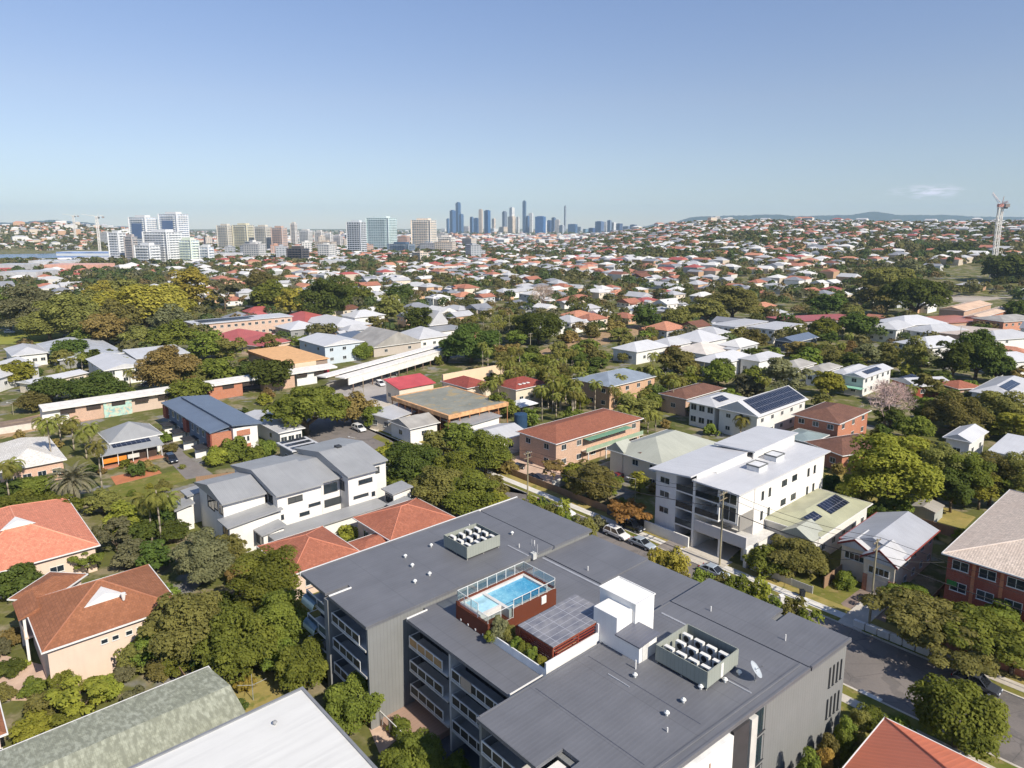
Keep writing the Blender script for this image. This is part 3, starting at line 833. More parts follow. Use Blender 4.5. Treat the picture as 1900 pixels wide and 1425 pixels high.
for x, y in ((27.0, 9.8), (31.4, 9.8), (27.0, 14), (31.4, 13.2), (27.0, 17.6), (31.4, 17.6)): p_.box(x, y, 0, x + 0.16, y + 0.16, 2.4)
p_.box(26.95, 9.75, 2.2, 31.65, 9.9, 2.41); p_.box(31.5, 9.9, 2.2, 31.65, 17.8, 2.41); p_.box(26.95, 9.9, 2.2, 27.1, 17.8, 2.41)
p_.build('post_frame', m_plain(S(130, 66, 48)), pg)
for i in range(9): sl.box(27.2, 9.83, 0.25 + i * 0.22, 31.35, 9.88, 0.37 + i * 0.22)
for i in range(4): sl.box(31.52, 10.1, 0.95 + i * 0.3, 31.57, 16.2, 1.07 + i * 0.3)
sl.build('slat_screen', m_plain(S(126, 52, 40)), pg)
w_ = MB().box(31.85, 8.5, 0.01, 32.05, 15.7, 1.55); w_.box(24.2, 8.5, 0.01, 31.85, 8.62, 0.85); w_.box(24.2, 8.62, 0.0, 31.85, 9.6, 0.25); w_.box(31.85, 15.6, 1.55, 32.05, 15.8, 2.5)
w_.build('planter_wall', m_plain(S(226, 226, 226)), pg)
tb = thing('patio_table', 'pale timber table and benches under the rooftop pergola', 'table', U(12.6, 30.4, 11.35), RZ)
MB().box(-0.45, -1.4, 0.68, 0.45, 1.4, 0.75).build('tabletop', m_plain(S(214, 190, 160)), tb)
for x in (-0.35, 0.35):
    for y in (-1.2, 1.2): MB().box(x - .04, y - .04, 0, x + .04, y + .04, 0.68).build('leg', m_plain(S(120, 80, 60)), tb)
MB().box(0.6, -1.3, 0.0, 0.95, 1.3, 0.45).build('bench', m_plain(S(205, 180, 152)), tb)

st_ = thing('stair_tower', 'white stair and lift tower blocks with a dark skillion roof standing on the grey roof', 'stair tower', U(0, 0, 11.3), RZ)
MW2 = m_wall(S(232, 231, 229))
MB().box(30.1, 18.05, 0.01, 34.6, 21.0, 4.7).build('lift_block', MW2, st_)
MB().box(31.3, 15.75, 0.01, 34.2, 18.04, 4.05).build('stair_block', MW2, st_)
MB().prism([(34.21, 15.75), (36.9, 15.75), (36.9, 18.4), (34.21, 18.4)], 0.01, lambda x, y: 2.42 + (y - 15.75) * 0.05).build('plant_room', MW2, st_)
MB().hexa([(34.22, 15.45, 2.42), (37.15, 15.45, 2.42), (37.15, 18.6, 2.6), (34.22, 18.6, 2.6)], [(34.22, 15.45, 2.55), (37.15, 15.45, 2.55), (37.15, 18.6, 2.73), (34.22, 18.6, 2.73)]).build('roof', m_metal(S(104, 106, 116), 0.4, 0.35), st_)
MB().box(36.9, 16.2, 0.3, 36.96, 17.2, 2.2).build('door', m_plain(S(206, 205, 202)), st_)
c = MB(); c.box(30.0, 17.95, 4.7, 34.7, 18.05, 4.8); c.box(30.0, 21.0, 4.7, 34.7, 21.1, 4.8); c.box(34.6, 18.05, 4.7, 34.7, 21.0, 4.8); c.box(30.0, 18.05, 4.7, 30.1, 21.0, 4.8); c.build('capping', M_WHITE, st_)

def condenser(x, y, z, label, group, proto=[None]):
    if proto[0] is None:
        t = thing('air_conditioner', label, 'air conditioner', (0, 0, 0), RZ, group)
        MB().box(-0.48, -0.2, 0, 0.48, 0.2, 1.35).build('casing', m_plain(S(222, 220, 214), 0.5, 0.3, 0.06), t)
        f = MB()
        for zz in (0.36, 0.98): f.tube((0, -0.19, zz), (0, -0.235, zz), 0.29, 0.29, 14)
        f.build('fan_grille', m_plain(S(52, 52, 54)), t)
        f = MB().box(-0.4, 0.2, 0.1, 0.4, 0.23, 1.25); f.build('coil', m_plain(S(60, 58, 56)), t)
        proto[0] = t
    else:
        t = copy_tree(proto[0]); t['label'] = label; t['group'] = group
    t.location = U(y, x, z); return t
def screen(x0, y0, x1, y1, z, h, label):
    t = thing('plant_screen', label, 'screen', U(0, 0, z), RZ); w = 0.08
    for n_, q in (('panel', (x0, y0, x1, y0 + w)), ('panel', (x0, y1 - w, x1, y1)), ('panel', (x0, y0 + w, x0 + w, y1 - w)), ('panel', (x1 - w, y0 + w, x1, y1 - w))):
        MB().box(q[0], q[1], 0.28, q[2], q[3], h).build('screen_panel', m_wall(S(150, 154, 146), 'clad'), t)
    p = MB()
    for x in (x0 + .1, (x0 + x1) / 2, x1 - .2):
        for y in (y0 + .1, (y0 + y1) / 2, y1 - .2): p.box(x, y, 0, x + 0.1, y + 0.1, 0.3)
    p.build('foot', m_plain(S(170, 168, 160)), t)
    MB().box(x0 + w, y0 + w, 0.16, x1 - w, y1 - w, 0.3).build('platform', m_plain(S(50, 50, 52)), t)
screen(5.9, 16.3, 10.6, 21.6, 12.0, 1.75, 'grey plant screen around air conditioners on the roof corner far from the dish')
screen(37.8, 17.0, 43.3, 22.1, 12.0, 1.85, 'grey plant screen around air conditioners beside the white stair tower')
ORD = ['first', 'second', 'third', 'fourth', 'fifth', 'sixth', 'seventh', 'eighth', 'ninth', 'tenth', 'eleventh', 'twelfth']
for bx, by, nx, ny, sx_, sy_, nm in ((6.75, 17.1, 3, 4, 1.5, 1.25, 'smaller far'), (38.7, 17.9, 4, 3, 1.3, 1.45, 'near')):
    for j in range(ny):
        for i in range(nx):
            condenser(bx + i * sx_ + (0.25 if j % 2 else 0), by + j * sy_, 12.3, 'white air conditioner inside the %s screen, %s row from its left wall, %s along' % (nm, ORD[j], ORD[i]) if False else 'white condenser in the %s roof screen, %s of row %s' % (nm, ORD[i], ORD[j]), 'air conditioners in the roof screens')
# satellite dish
t = thing('satellite_dish', 'pale grey satellite dish on a short mast at the roof edge', 'satellite dish', U(21.5, 45.4, 12.0), RZ)
d = MB(); n_ = Vector((0.62, 0.35, 0.62)).normalized(); e1 = n_.orthogonal().normalized(); e2 = n_.cross(e1); ce = Vector((0, 0, 1.15))
rings = [(0.0, -0.2), (0.3, -0.17), (0.54, -0.1), (0.78, 0.0)]; K = 22
for k, (r, o_) in enumerate(rings):
    for i in range(K):
        a = 2 * math.pi * i / K; d.v.append(tuple(ce + n_ * o_ + e1 * r * math.cos(a) + e2 * r * math.sin(a)))
for k in range(3):
    for i in range(K):
        j = (i + 1) % K; d.f.append((k * K + i, k * K + j, (k + 1) * K + j, (k + 1) * K + i))
o_ = d.build('reflector', m_plain(S(176, 183, 190), 0.4, 0.4, 0.04), t, smooth=True); mo = o_.modifiers.new('thick', 'SOLIDIFY'); mo.thickness = 0.03
MB().tube((0, 0, 0), (0, 0, 0.95), 0.05).build('mast', m_plain(S(150, 150, 150)), t)
MB().tube(ce - n_ * 0.2, ce + n_ * 0.6, 0.02).tube(ce + n_ * 0.55, ce + n_ * 0.7, 0.06).build('feed_arm', m_plain(S(120, 120, 122)), t)
# vents and antenna
VM = MB().tube((0, 0, 0), (0, 0, 0.3), 0.12, 0.1, 10).tube((0, 0, 0.28), (0, 0, 0.42), 0.26, 0.18, 12).tube((0, 0, 0.42), (0, 0, 0.5), 0.18, 0.03, 12)
VMe = VM.mesh('roof_vent', m_plain(S(232, 232, 228)), True)
vp = [(1237, 1326, 'on the near roof, farthest down the slope row'), (1268, 1302, 'on the near roof, second up the row'), (1300, 1277, 'on the near roof, third up the row'), (1345, 1264, 'on the near roof by the screen corner'), (1371, 1250, 'on the near roof beside the dish'), (1178, 1255, 'on the near roof before the white tower'),
      (1204, 1440, 'on the near roof at the bottom edge'), (770, 1080, 'on the far left wing, in the middle'), (765, 1050, 'on the far left wing, paler of the middle trio'), (752, 1033, 'on the far left wing, left of the trio'), (797, 1066, 'on the far left wing, right of the middle'), (800, 1013, 'on the far left wing by the screen'), (950, 990, 'on the far left wing right of the screen')]
for x, y, lb in vp:
    if y > 1424: continue
    o = put('roof_vent', VMe, None, P(x, y + 2, 12.0)); tag(o, 'small white roof vent cap ' + lb, 'vent', 'vent caps on the grey roof')
t = thing('antenna_mast', 'thin antenna poles on the roof step behind the pool', 'antenna', U(23.4, 14.9, 12.0), RZ)
m = MB()
for i, hh in enumerate((1.9, 1.5, 1.6)): m.tube((i * 0.5 - 0.4, 0, 0), (i * 0.5 - 0.4, 0, hh), 0.025)
m.tube((-0.5, 0, 0.5), (0.8, 0, 0.5), 0.02); m.build('pole', m_plain(S(190, 190, 190)), t)
MB().box(-0.35, -0.3, -0.5, 0.2, 0.25, 0.3).build('box', m_plain(S(200, 200, 196)), t)

# ---------------------------------------------------------------- plants
M_L = {
    'green': m_leaf((0.075, 0.112, 0.014), (0.27, 0.32, 0.034), 0.35),
    'dark': m_leaf((0.040, 0.070, 0.014), (0.150, 0.20, 0.030), 0.35),
    'olive': m_leaf((0.115, 0.118, 0.026), (0.31, 0.295, 0.064), 0.35),
    'yellow': m_leaf((0.20, 0.18, 0.016), (0.48, 0.40, 0.042), 0.35),
    'lime': m_leaf((0.150, 0.185, 0.014), (0.40, 0.41, 0.032), 0.35),
    'grey': m_leaf((0.105, 0.112, 0.050), (0.28, 0.275, 0.125), 0.35),
    'bronze': m_leaf((0.17, 0.130, 0.034), (0.37, 0.275, 0.07), 0.35),
    'palm': m_leaf((0.105, 0.125, 0.018), (0.32, 0.315, 0.055), 0.35),
    'date': m_leaf((0.17, 0.18, 0.10), (0.40, 0.38, 0.23), 0.35),
    'orange': m_leaf((0.26, 0.15, 0.024), (0.44, 0.27, 0.04), 0.35),
}
def quads_mesh(name, c, n, sx, sy, var, rng, extra=None):
    """leaf sized faces at c with normals n"""
    k = len(c)
    r = rng.normal(size=(k, 3)); a = r - n * (r * n).sum(1, keepdims=True); a /= np.linalg.norm(a, axis=1, keepdims=True) + 1e-9
    b = np.cross(n, a)
    a = a * sx[:, None]; b = b * sy[:, None]
    bend = n * (sx * 0.25)[:, None]
    v = np.stack([c - a, c - b * 0.9 + bend * 0.4, c + a, c + b * 0.9 + bend * 0.4], 1).reshape(-1, 3)
    me = bpy.data.meshes.new(name)
    V = v; ex_f = []
    if extra is not None: V = np.concatenate([v, np.array(extra.v, dtype=float)]); ex_f = extra.f
    idx = np.arange(k * 4)
    fl = [len(f) for f in ex_f]
    loops = np.concatenate([idx, np.array([i + k * 4 for f in ex_f for i in f], dtype=int)]) if ex_f else idx
    me.vertices.add(len(V)); me.vertices.foreach_set('co', V.astype(np.float32).ravel())
    me.loops.add(len(loops)); me.loops.foreach_set('vertex_index', loops.astype(np.int32))
    tot = np.array([4] * k + fl, dtype=np.int32); st = np.concatenate([[0], np.cumsum(tot)[:-1]]).astype(np.int32)
    me.polygons.add(len(tot)); me.polygons.foreach_set('loop_start', st); me.polygons.foreach_set('loop_total', tot)
    if ex_f: me.polygons.foreach_set('material_index', np.array([0] * k + [1] * len(fl), dtype=np.int32))
    at = me.attributes.new('var', 'FLOAT', 'FACE'); at.data.foreach_set('value', np.concatenate([var, np.zeros(len(fl))]).astype(np.float32))
    me.update(calc_edges=True); return me
def lobes_of(sp, rng):
    L = []
    def shell(n, rx, rz, cz, lr, zmin=-1.0, flat=1.0, jit=0.12):
        k = 0; i = 0
        while k < n and i < n * 30:
            i += 1
            d = rng.normal(size=3); d /= np.linalg.norm(d)
            if d[2] < zmin: continue
            s = rng.uniform(0.62, 1.0) * (1 + rng.normal() * jit)
            r = lr * rng.uniform(0.65, 1.3)
            c = np.array([d[0] * (rx - r * 0.6) * s, d[1] * (rx - r * 0.6) * s, cz + d[2] * (rz - r * 0.5 * flat) * s])
            L.append((c, np.array([r, r, r * flat]))); k += 1
    if sp == 'round': shell(44, 1.0, 0.80, 0.92, 0.27, -0.8, 0.85); L.append((np.array([0, 0, .9]), np.array([.62, .62, .5])))
    elif sp == 'dense': shell(56, 1.0, 0.72, 0.80, 0.24, -0.8, 0.9, 0.05); L.append((np.array([0, 0, .8]), np.array([.8, .8, .55])))
    elif sp == 'spread': shell(58, 1.0, 0.50, 0.68, 0.22, -0.45, 0.65, 0.07); L.append((np.array([0, 0, .66]), np.array([.7, .7, .25])))
    elif sp == 'feather': shell(42, 1.0, 0.26, 0.85, 0.22, -0.2, 0.4, 0.18)
    elif sp == 'tall': shell(40, 0.95, 1.35, 1.75, 0.30, -0.8, 1.0); L.append((np.array([0, 0, 1.7]), np.array([.55, .55, .9])))
    elif sp == 'euc': shell(26, 1.0, 1.0, 1.75, 0.27, -0.7, 0.8, 0.2)
    elif sp == 'bamboo':
        for i in range(30):
            a = rng.uniform(0, 6.28); r = math.sqrt(rng.uniform(0, 1)) * 0.85; h = rng.uniform(1.6, 2.5) * (1 - 0.25 * r)
            for z in np.arange(0.35, h, 0.3): L.append((np.array([math.cos(a) * r * (1 + .12 * z), math.sin(a) * r * (1 + .12 * z), z]), np.array([.17, .17, .25])))
    elif sp == 'shrub': shell(22, 1.0, 0.85, 0.5, 0.34, -0.45, 0.85, 0.1); L.append((np.array([0, 0, .4]), np.array([.7, .7, .5])))
    elif sp == 'column': shell(26, 0.85, 1.9, 1.85, 0.34, -0.95, 1.1, 0.06); L.append((np.array([0, 0, 1.8]), np.array([.5, .5, 1.5])))
    return L
ZC = {'round': 0.92, 'dense': 0.80, 'spread': 0.68, 'feather': 0.85, 'tall': 1.75, 'euc': 1.75, 'bamboo': 1.2, 'shrub': 0.5, 'column': 1.85}
LOD = {0: (15000, 0.041), 1: (4200, 0.075), 2: (900, 0.15), 3: (170, 0.30)}
def trunk_mb(sp, rng):
    m = MB(); h = ZC[sp] * (0.9 if sp in ('tall', 'euc') else 0.75); r = {'tall': 0.07, 'euc': 0.06}.get(sp, 0.075)
    top = Vector((rng.uniform(-.05, .05), rng.uniform(-.05, .05), h * 0.55))
    m.tube((0, 0, -0.05), top, r, r * 0.72, 8)
    for i in range(5):
        a = i * 1.26 + rng.uniform(-.3, .3); l = rng.uniform(0.4, 0.65)
        q = top + Vector((math.cos(a) * l * 0.5, math.sin(a) * l * 0.5, h * 0.28)); m.tube(top - Vector((0, 0, h * 0.08)), q, r * 0.55, r * 0.35, 6)
        e = q + Vector((math.cos(a) * l * 0.7, math.sin(a) * l * 0.7, h * 0.25)); m.tube(q, e, r * 0.34, r * 0.12, 5)
    return m
PROTO = {}
def proto(sp, lod, seed):
    k = (sp, lod, seed)
    if k in PROTO: return PROTO[k]
    rng = np.random.default_rng(hash_(sp) + seed * 17)
    L = lobes_of(sp, rng); n, sz = LOD[lod]
    if sp == 'bamboo': n = int(n * 1.3); sz *= 0.85
    if sp == 'euc': n = int(n * 0.62)
    if sp == 'feather': n = int(n * 0.42)
    ar = np.array([l[1][0] * l[1][2] + 0.3 * l[1][0] ** 2 for l in L]); ar = ar / ar.sum()
    cnt = rng.multinomial(n, ar)
    C, N, V = [], [], []
    for (c, r), k_ in zip(L, cnt):
        d = rng.normal(size=(k_, 3)); d /= np.linalg.norm(d, axis=1, keepdims=True)
        d[:, 2] = np.where(d[:, 2] < -0.35, -d[:, 2], d[:, 2])
        rad = rng.uniform(0.72, 1.06, size=(k_, 1))
        C.append(c + d * r * rad)
        nn = d * 0.9 + rng.normal(size=(k_, 3)) * 0.36 + np.array([0, 0, 0.55]); nn /= np.linalg.norm(nn, axis=1, keepdims=True); N.append(nn)
        V.append(np.clip(rng.uniform(0, 1, k_) * 0.6 + rng.uniform(0, 0.4), 0, 1))
    C = np.concatenate(C); N = np.concatenate(N); V = np.concatenate(V)
    ok = C[:, 2] > 0.03
    C, N, V = C[ok], N[ok], V[ok]
    s = sz * rng.uniform(0.7, 1.35, len(C))
    ex = trunk_mb(sp, rng) if (lod >= 2 and sp not in ('shrub', 'column', 'bamboo')) else None
    me = quads_mesh('crown', C, N, s, s * rng.uniform(0.5, 0.8, len(C)), V, rng, ex)
    tm = None
    if ex is None and sp not in ('shrub',):
        tm = trunk_mb(sp if sp not in ('bamboo', 'column') else 'round', rng).mesh('trunk', bark(), True)
    PROTO[k] = (me, tm); return PROTO[k]
def hash_(s): return sum(ord(c) * (i + 3) for i, c in enumerate(s))
MCACHE = {}
def with_mat(me, col):
    k = (me.name, col)
    if k not in MCACHE:
        m = me.copy(); m.materials.clear(); m.materials.append(M_L[col]); m.materials.append(bark()); MCACHE[k] = m
    return MCACHE[k]
RND = random.Random(7)
TREEN = [0]
def tree(cx, cy, wpx, sp='round', col='green', label=None, group=None, lod=None, hs=1.0, seed=None, name='tree', cat='tree', base=0.0, r=None, nofoot=False):
    """crown centre and crown width as measured in the picture"""
    h = 4.0
    for _ in range(6):
        p = P(cx, cy, h); rr = r or wpx / 2 * mpp(cy, h); h = base + ZC[sp] * rr * hs
    if lod is None: lod = 0 if wpx > 95 else (1 if wpx > 42 else 2)
    seed = seed if seed is not None else RND.randrange(3 if lod == 0 else 4)
    me, tm = proto(sp, lod, seed)
    rz = RND.uniform(0, 6.28)
    if tm is None:
        o = put(name, with_mat(me, col), None, (p.x, p.y, base), rz, (rr, rr, rr * hs))
    else:
        o = thing(name, None, None, (p.x, p.y, base), rz); o.scale = (rr, rr, rr * hs)
        put('crown', with_mat(me, col), o); put('trunk', tm, o)
    if not nofoot: FOOT.append((p.x, p.y, rr * 0.8))
    return tag(o, label, cat, group)
def shrub(cx, cy, wpx, col='green', label=None, group=None, hs=1.0, name='shrub', sp='shrub', **k):
    return tree(cx, cy, wpx, sp, col, label, group, hs=hs, name=name, cat='shrub', nofoot=True, **k)

def frond_faces(rng, n, L, rise, droop, leaf, V, F, VAR, seg=9, w=0.5, base=(0, 0, 0)):
    for i in range(n):
        a = 2.399 * i + rng.uniform(-.2, .2); el = rise * (1 - i / n * 1.25) + rng.uniform(-.1, .1)
        d = np.array([math.cos(a), math.sin(a), 0]); p = np.array(base, dtype=float); ang = el; step = L / seg * rng.uniform(.9, 1.1)
        side = np.array([-d[1], d[0], 0]); var = rng.uniform(0, 1)
        for s in range(seg):
            q = p + step * (d * math.cos(ang) + np.array([0, 0, math.sin(ang)]))
            ww = leaf * math.sin(math.pi * (s + 0.9) / (seg + 0.9)) ** 0.6
            for sg in (1, -1):
                for u in (0.0, 0.5):
                    b0 = p + (q - p) * u; b1 = p + (q - p) * (u + 0.42)
                    tip = side * sg * ww * rng.uniform(.8, 1.1) + (q - p) * 0.7 + np.array([0, 0, -ww * w * rng.uniform(.6, 1.3)])
                    k = len(V); V += [b0, b1, b1 + tip * 0.98, b0 + tip]; F.append((k, k + 1, k + 2, k + 3)); VAR.append(min(1, max(0, var * 0.6 + rng.uniform(0, .4))))
            p = q; ang -= droop / seg * (1 + s * 0.12)
def palm_protos():
    out = {}
    for kind, n, L, rise, droop, leaf, hgt, rad in (('palm', 18, 3.0, 1.2, 1.9, 0.5, 8.0, 0.13), ('date', 70, 4.0, 1.5, 1.0, 0.36, 4.2, 0.36), ('fan', 24, 2.2, 1.35, 1.8, 0.45, 7.0, 0.16), ('low', 14, 2.2, 1.2, 1.6, 0.5, 1.4, 0.12)):
        for sd in range(3):
            rng = np.random.default_rng(91 + sd * 5 + len(kind)); V, F, VAR = [], [], []
            frond_faces(rng, n, L, rise, droop, leaf, V, F, VAR, 9 if kind != 'date' else 11)
            me = bpy.data.meshes.new('fronds'); me.from_pydata([tuple(v) for v in V], [], F)
            at = me.attributes.new('var', 'FLOAT', 'FACE'); at.data.foreach_set('value', VAR); me.materials.append(M_L['date' if kind == 'date' else 'palm'])
            t = MB(); lean = rng.uniform(-.25, .25, 2); pr = Vector((0, 0, 0))
            for i in range(1, 6):
                f = i / 5; q = Vector((lean[0] * f * f, lean[1] * f * f, hgt * f)); t.tube(pr, q, rad * (1.25 - 0.35 * (f - .2)), rad * (1.25 - 0.35 * f), 8); pr = q
            if kind == 'palm': t.tube(pr, pr + Vector((0, 0, 0.7)), rad * 0.95, rad * 0.6, 8)
            out[(kind, sd)] = (me, t.mesh('trunk', m_plain(S(150, 140, 124), 0.9, 0.1, 0.3), True), pr, hgt)
    return out
PALMS = palm_protos()
def palm(cx, cy, kind='palm', hgt=8.0, label=None, group=None, sc=1.0, name='palm_tree'):
    """cx, cy: the heart of the crown in the picture"""
    sd = RND.randrange(3); fm, tm, top, h0 = PALMS[(kind, sd)]
    p = P(cx, cy, hgt); k = hgt / h0
    rz = RND.uniform(0, 6.28)
    o = thing(name, None, None, (p.x - (top.x * math.cos(rz) - top.y * math.sin(rz)) * sc, p.y - (top.x * math.sin(rz) + top.y * math.cos(rz)) * sc, 0), rz)
    c = put('fronds', fm, o, (top.x * sc, top.y * sc, hgt)); c.scale = (sc, sc, sc)
    t = put('trunk', tm, o); t.scale = (sc, sc, k)
    FOOT.append((p.x, p.y, 1.0))
    return tag(o, label, 'palm tree', group)
def bare_tree(cx, cy, wpx, label, col=S(206, 182, 172)):
    rng = random.Random(5); h = 4.0
    for _ in range(5):
        p = P(cx, cy, h); r = wpx / 2 * mpp(cy, h); h = r * 0.95
    t = thing('bare_tree', label, 'tree', (p.x, p.y, 0), 0); m = MB(); tw = MB()
    def grow(a, d, l, rad, k):
        b = a + d * l; (m if k < 3 else tw).tube(a, b, rad, rad * 0.65, 5 if k < 3 else 3, False)
        if k >= 6: return
        for i in range(5 if k in (0, 5) else 3):
            v = Vector((rng.gauss(0, 1), rng.gauss(0, 1), rng.gauss(0, 1))) * 0.62 + d * 0.95 + Vector((0, 0, 0.12)); grow(b, v.normalized(), l * 0.8, rad * 0.6, k + 1)
    grow(Vector((0, 0, 0)), Vector((0, 0, 1)), r * 0.42, r * 0.06, 0)
    m.build('trunk', m_plain(col, 0.9, 0.1, 0.2), t); tw.build('twigs', m_plain(vmul(col, 1.15), 0.9, 0.1, 0.2), t)
    FOOT.append((p.x, p.y, r * 0.7)); return t

# ---------------------------------------------------------------- the neighbouring buildings
C_TERRA = S(176, 104, 78); C_BROWN = S(150, 96, 70); C_SALM = S(224, 138, 108); C_GREY = S(150, 150, 152); C_WHITE = S(206, 206, 208, 0.95); C_LGREY = S(190, 190, 192)
C_RED = S(176, 84, 80); C_SAGE = S(172, 174, 162); C_CREAM = S(226, 212, 192); C_PINKW = S(222, 198, 180); C_ORBR = S(196, 116, 78); C_DKBR = S(122, 88, 74)
W_WHITE = m_wall(S(228, 225, 220)); W_CREAM = m_wall(C_CREAM, 'board'); W_PINK = m_wall(C_PINKW); W_OB = m_wall(S(184, 120, 90), 'brick'); W_RB = m_wall(S(150, 72, 52), 'brick'); W_TAN = m_wall(S(200, 166, 142), 'brick')
W_BOARD = m_wall(S(226, 224, 220), 'board'); W_BLUE = m_wall(S(112, 126, 142), 'board'); W_GREY = m_wall(S(150, 150, 150), 'board')
R_WHITE = m_metal(C_WHITE, 0.3, 0.4, 0, 0.08); R_LG = m_metal(C_LGREY, 0.3, 0.45, 0, 0.15); R_G = m_metal(S(156, 157, 158), 0.3, 0.45, 0, 0.14); R_DG = m_metal(S(96, 98, 104), 0.3, 0.45, 0, 0.15)
R_BLUE = m_metal(S(104, 116, 134), 0.3, 0.4, 0, 0.12); R_RED = m_metal(S(172, 92, 88), 0.3, 0.45, 0, 0.15); R_SAGE = m_metal(C_SAGE, 0.3, 0.5, 0, 0.15); R_OLD = m_metal(S(168, 164, 158), 0.3, 0.6, 0, 0.35)
T_BROWN = m_tile(S(158, 106, 78), S(130, 85, 62), 0.33, 0.2); T_SALM = m_tile(S(212, 138, 112), S(196, 122, 98)); T_TERRA = m_tile(S(170, 108, 86), S(146, 90, 73), 0.33, 0.25); T_RED = m_tile(S(150, 78, 68), S(118, 62, 56)); T_DK = m_tile(C_DKBR, S(96, 70, 62)); T_ORANGE = m_tile(S(212, 112, 76), S(176, 88, 62)); T_GREY = m_tile(S(184, 178, 172), S(150, 146, 142)); T_GREEN = m_tile(S(164, 166, 146), S(186, 188, 170), 0.42, 0.85)
def gablet(t, x, y0, y1, z, m=None):
    pass
def add_gablet(t, W, D, h, pitch, face, frac, wid, col=None):
    """small white triangular vent gable on a hip roof slope"""
    tn = math.tan(math.radians(pitch))
    if face == 'E':
        run = W / 2; s = run * frac; z = h + s * tn; cy = D / 2; x = W - s + 0.02
        m = MB(); m.v += [(x, cy - wid, z - 0.05), (x, cy + wid, z - 0.05), (x, cy, z + wid * 0.42), (x - wid * .9, cy, z + wid * 0.42)]; m.f += [(0, 1, 2), (1, 3, 2), (0, 2, 3), (0, 3, 1)]
    else:
        run = D / 2; s = run * frac; z = h + s * tn; cx = W / 2; y = s - 0.02
        m = MB(); m.v += [(cx - wid, y, z - 0.05), (cx + wid, y, z - 0.05), (cx, y, z + wid * 0.42), (cx, y + wid * .9, z + wid * 0.42)]; m.f += [(0, 1, 2), (1, 3, 2), (0, 2, 3), (0, 3, 1)]
    m.build('gablet', col or M_WHITE, t)

# -- brown tiled house, front left
def brown_more(t, W, D, h):
    for y in (.42, .5, .6, .68): window(t, W - .55, D * y, 4.0, .75, .6, 'E', bars=1)
    window(t, 2.2, .55, 3.4, 1.8, 1.9, 'S', M_DARKFRAME)
    add_gablet(t, W, D, h, 24, 'E', 0.55, 2.4)
    b = MB().box(-0.3, -0.6, 2.85, 4.2, 0.5, 3.1); bo = b.build('balcony', W_PINK, t)
    MB().box(-0.3, -0.6, 3.1, 4.2, -0.5, 4.0).build('balcony_wall', W_PINK, bo)
    for x in (-0.15, 3.9): MB().box(x, -0.55, -0.2, x + 0.28, -0.27, h - 0.2).build('post', M_WHITE, t)
    MB().hexa([(-0.6, -1.0, h - 0.15), (4.6, -1.0, h - 0.15), (4.6, 1.2, h + 0.3), (-0.6, 1.2, h + 0.3)], [(-0.6, -1.0, h), (4.6, -1.0, h), (4.6, 1.2, h + 0.85), (-0.6, 1.2, h + 0.85)]).build('porch_roof', T_BROWN, t)
    MB().tube((W * 0.78, D * 0.62, h + 1.5), (W * 0.78, D * 0.62, h + 2.4), 0.14, 0.3, 8).build('roof_vent', M_WHITE, t)
house('tiled_house', 'two storey pink house under a big brown tiled hip roof with a white gablet', (27, 1126), (99, 1209), (346, 1114), 5.8, T_BROWN, W_PINK, pitch=24, st=2, nS=0, nE=0, caps=m_plain(S(166, 112, 86)), more=brown_more)
house('tiled_house', 'low brown tiled wing beside the brown roofed house, against the leafy garden', (28, 1108), None, (150, 1068), 5.2, T_BROWN, W_PINK, B=(92, 1058), pitch=20, nS=1, nE=0, foot=False)
house('tiled_house', 'pale house under a wide salmon pink tiled hip roof with a white gablet', (-150, 985), (-60, 1075), (214, 1003), 4.2, T_SALM, W_PINK, pitch=23, nS=2, nE=5, ww=1.8, wh=1.0, caps=m_plain(S(232, 160, 132)), more=lambda t, W, D, h: add_gablet(t, W, D, h, 23, 'E', 0.6, 2.3))
house('tiled_house', 'brown roofed house corner at the bottom left edge of the view', (-110, 1290), (-60, 1390), (28, 1352), 4.5, T_BROWN, W_PINK, nS=1, nE=2)
t = house('tiled_house', 'long house under a mottled pale green tiled gable roof', None, None, None, 6.0, T_GREEN, W_PINK, uv=(-44, -11.4, 1.4, 14.6), roof='gable', axis='y', pitch=12, nS=0, nE=4, caps=None)
def flatroof_more(t, W, D, h):
    m = MB(); w = 0.22
    m.box(-0.03, -0.03, h, W + 0.03, w, h + 0.14); m.box(-0.03, D - w, h, W + 0.03, D + 0.03, h + 0.14); m.box(-0.03, w, h, w, D - w, h + 0.14); m.box(W - w, w, h, W + 0.03, D - w, h + 0.14)
    m.build('parapet', m_plain(S(128, 130, 134)), t)
    for x, y in ((3, D - 4), (4.4, 8.0), (4.0, 6.8)):
        MB().tube((x, y, h), (x, y, h + 0.25), 0.1).tube((x, y, h + 0.25), (x, y, h + 0.4), 0.22, 0.12).build('roof_vent', m_plain(S(150, 150, 150)), t)
house('flat_roof_building', 'building with a large flat bright white roof edged in grey', None, None, None, 9.0, m_metal(S(218, 217, 213), 0.9, 0.5, 0, 0.06, 0.03, 0.04), W_GREY, uv=(-46, -7.2, 15.3, 34), roof='flat', cat='building', st=3, nS=0, nE=4, more=flatroof_more)

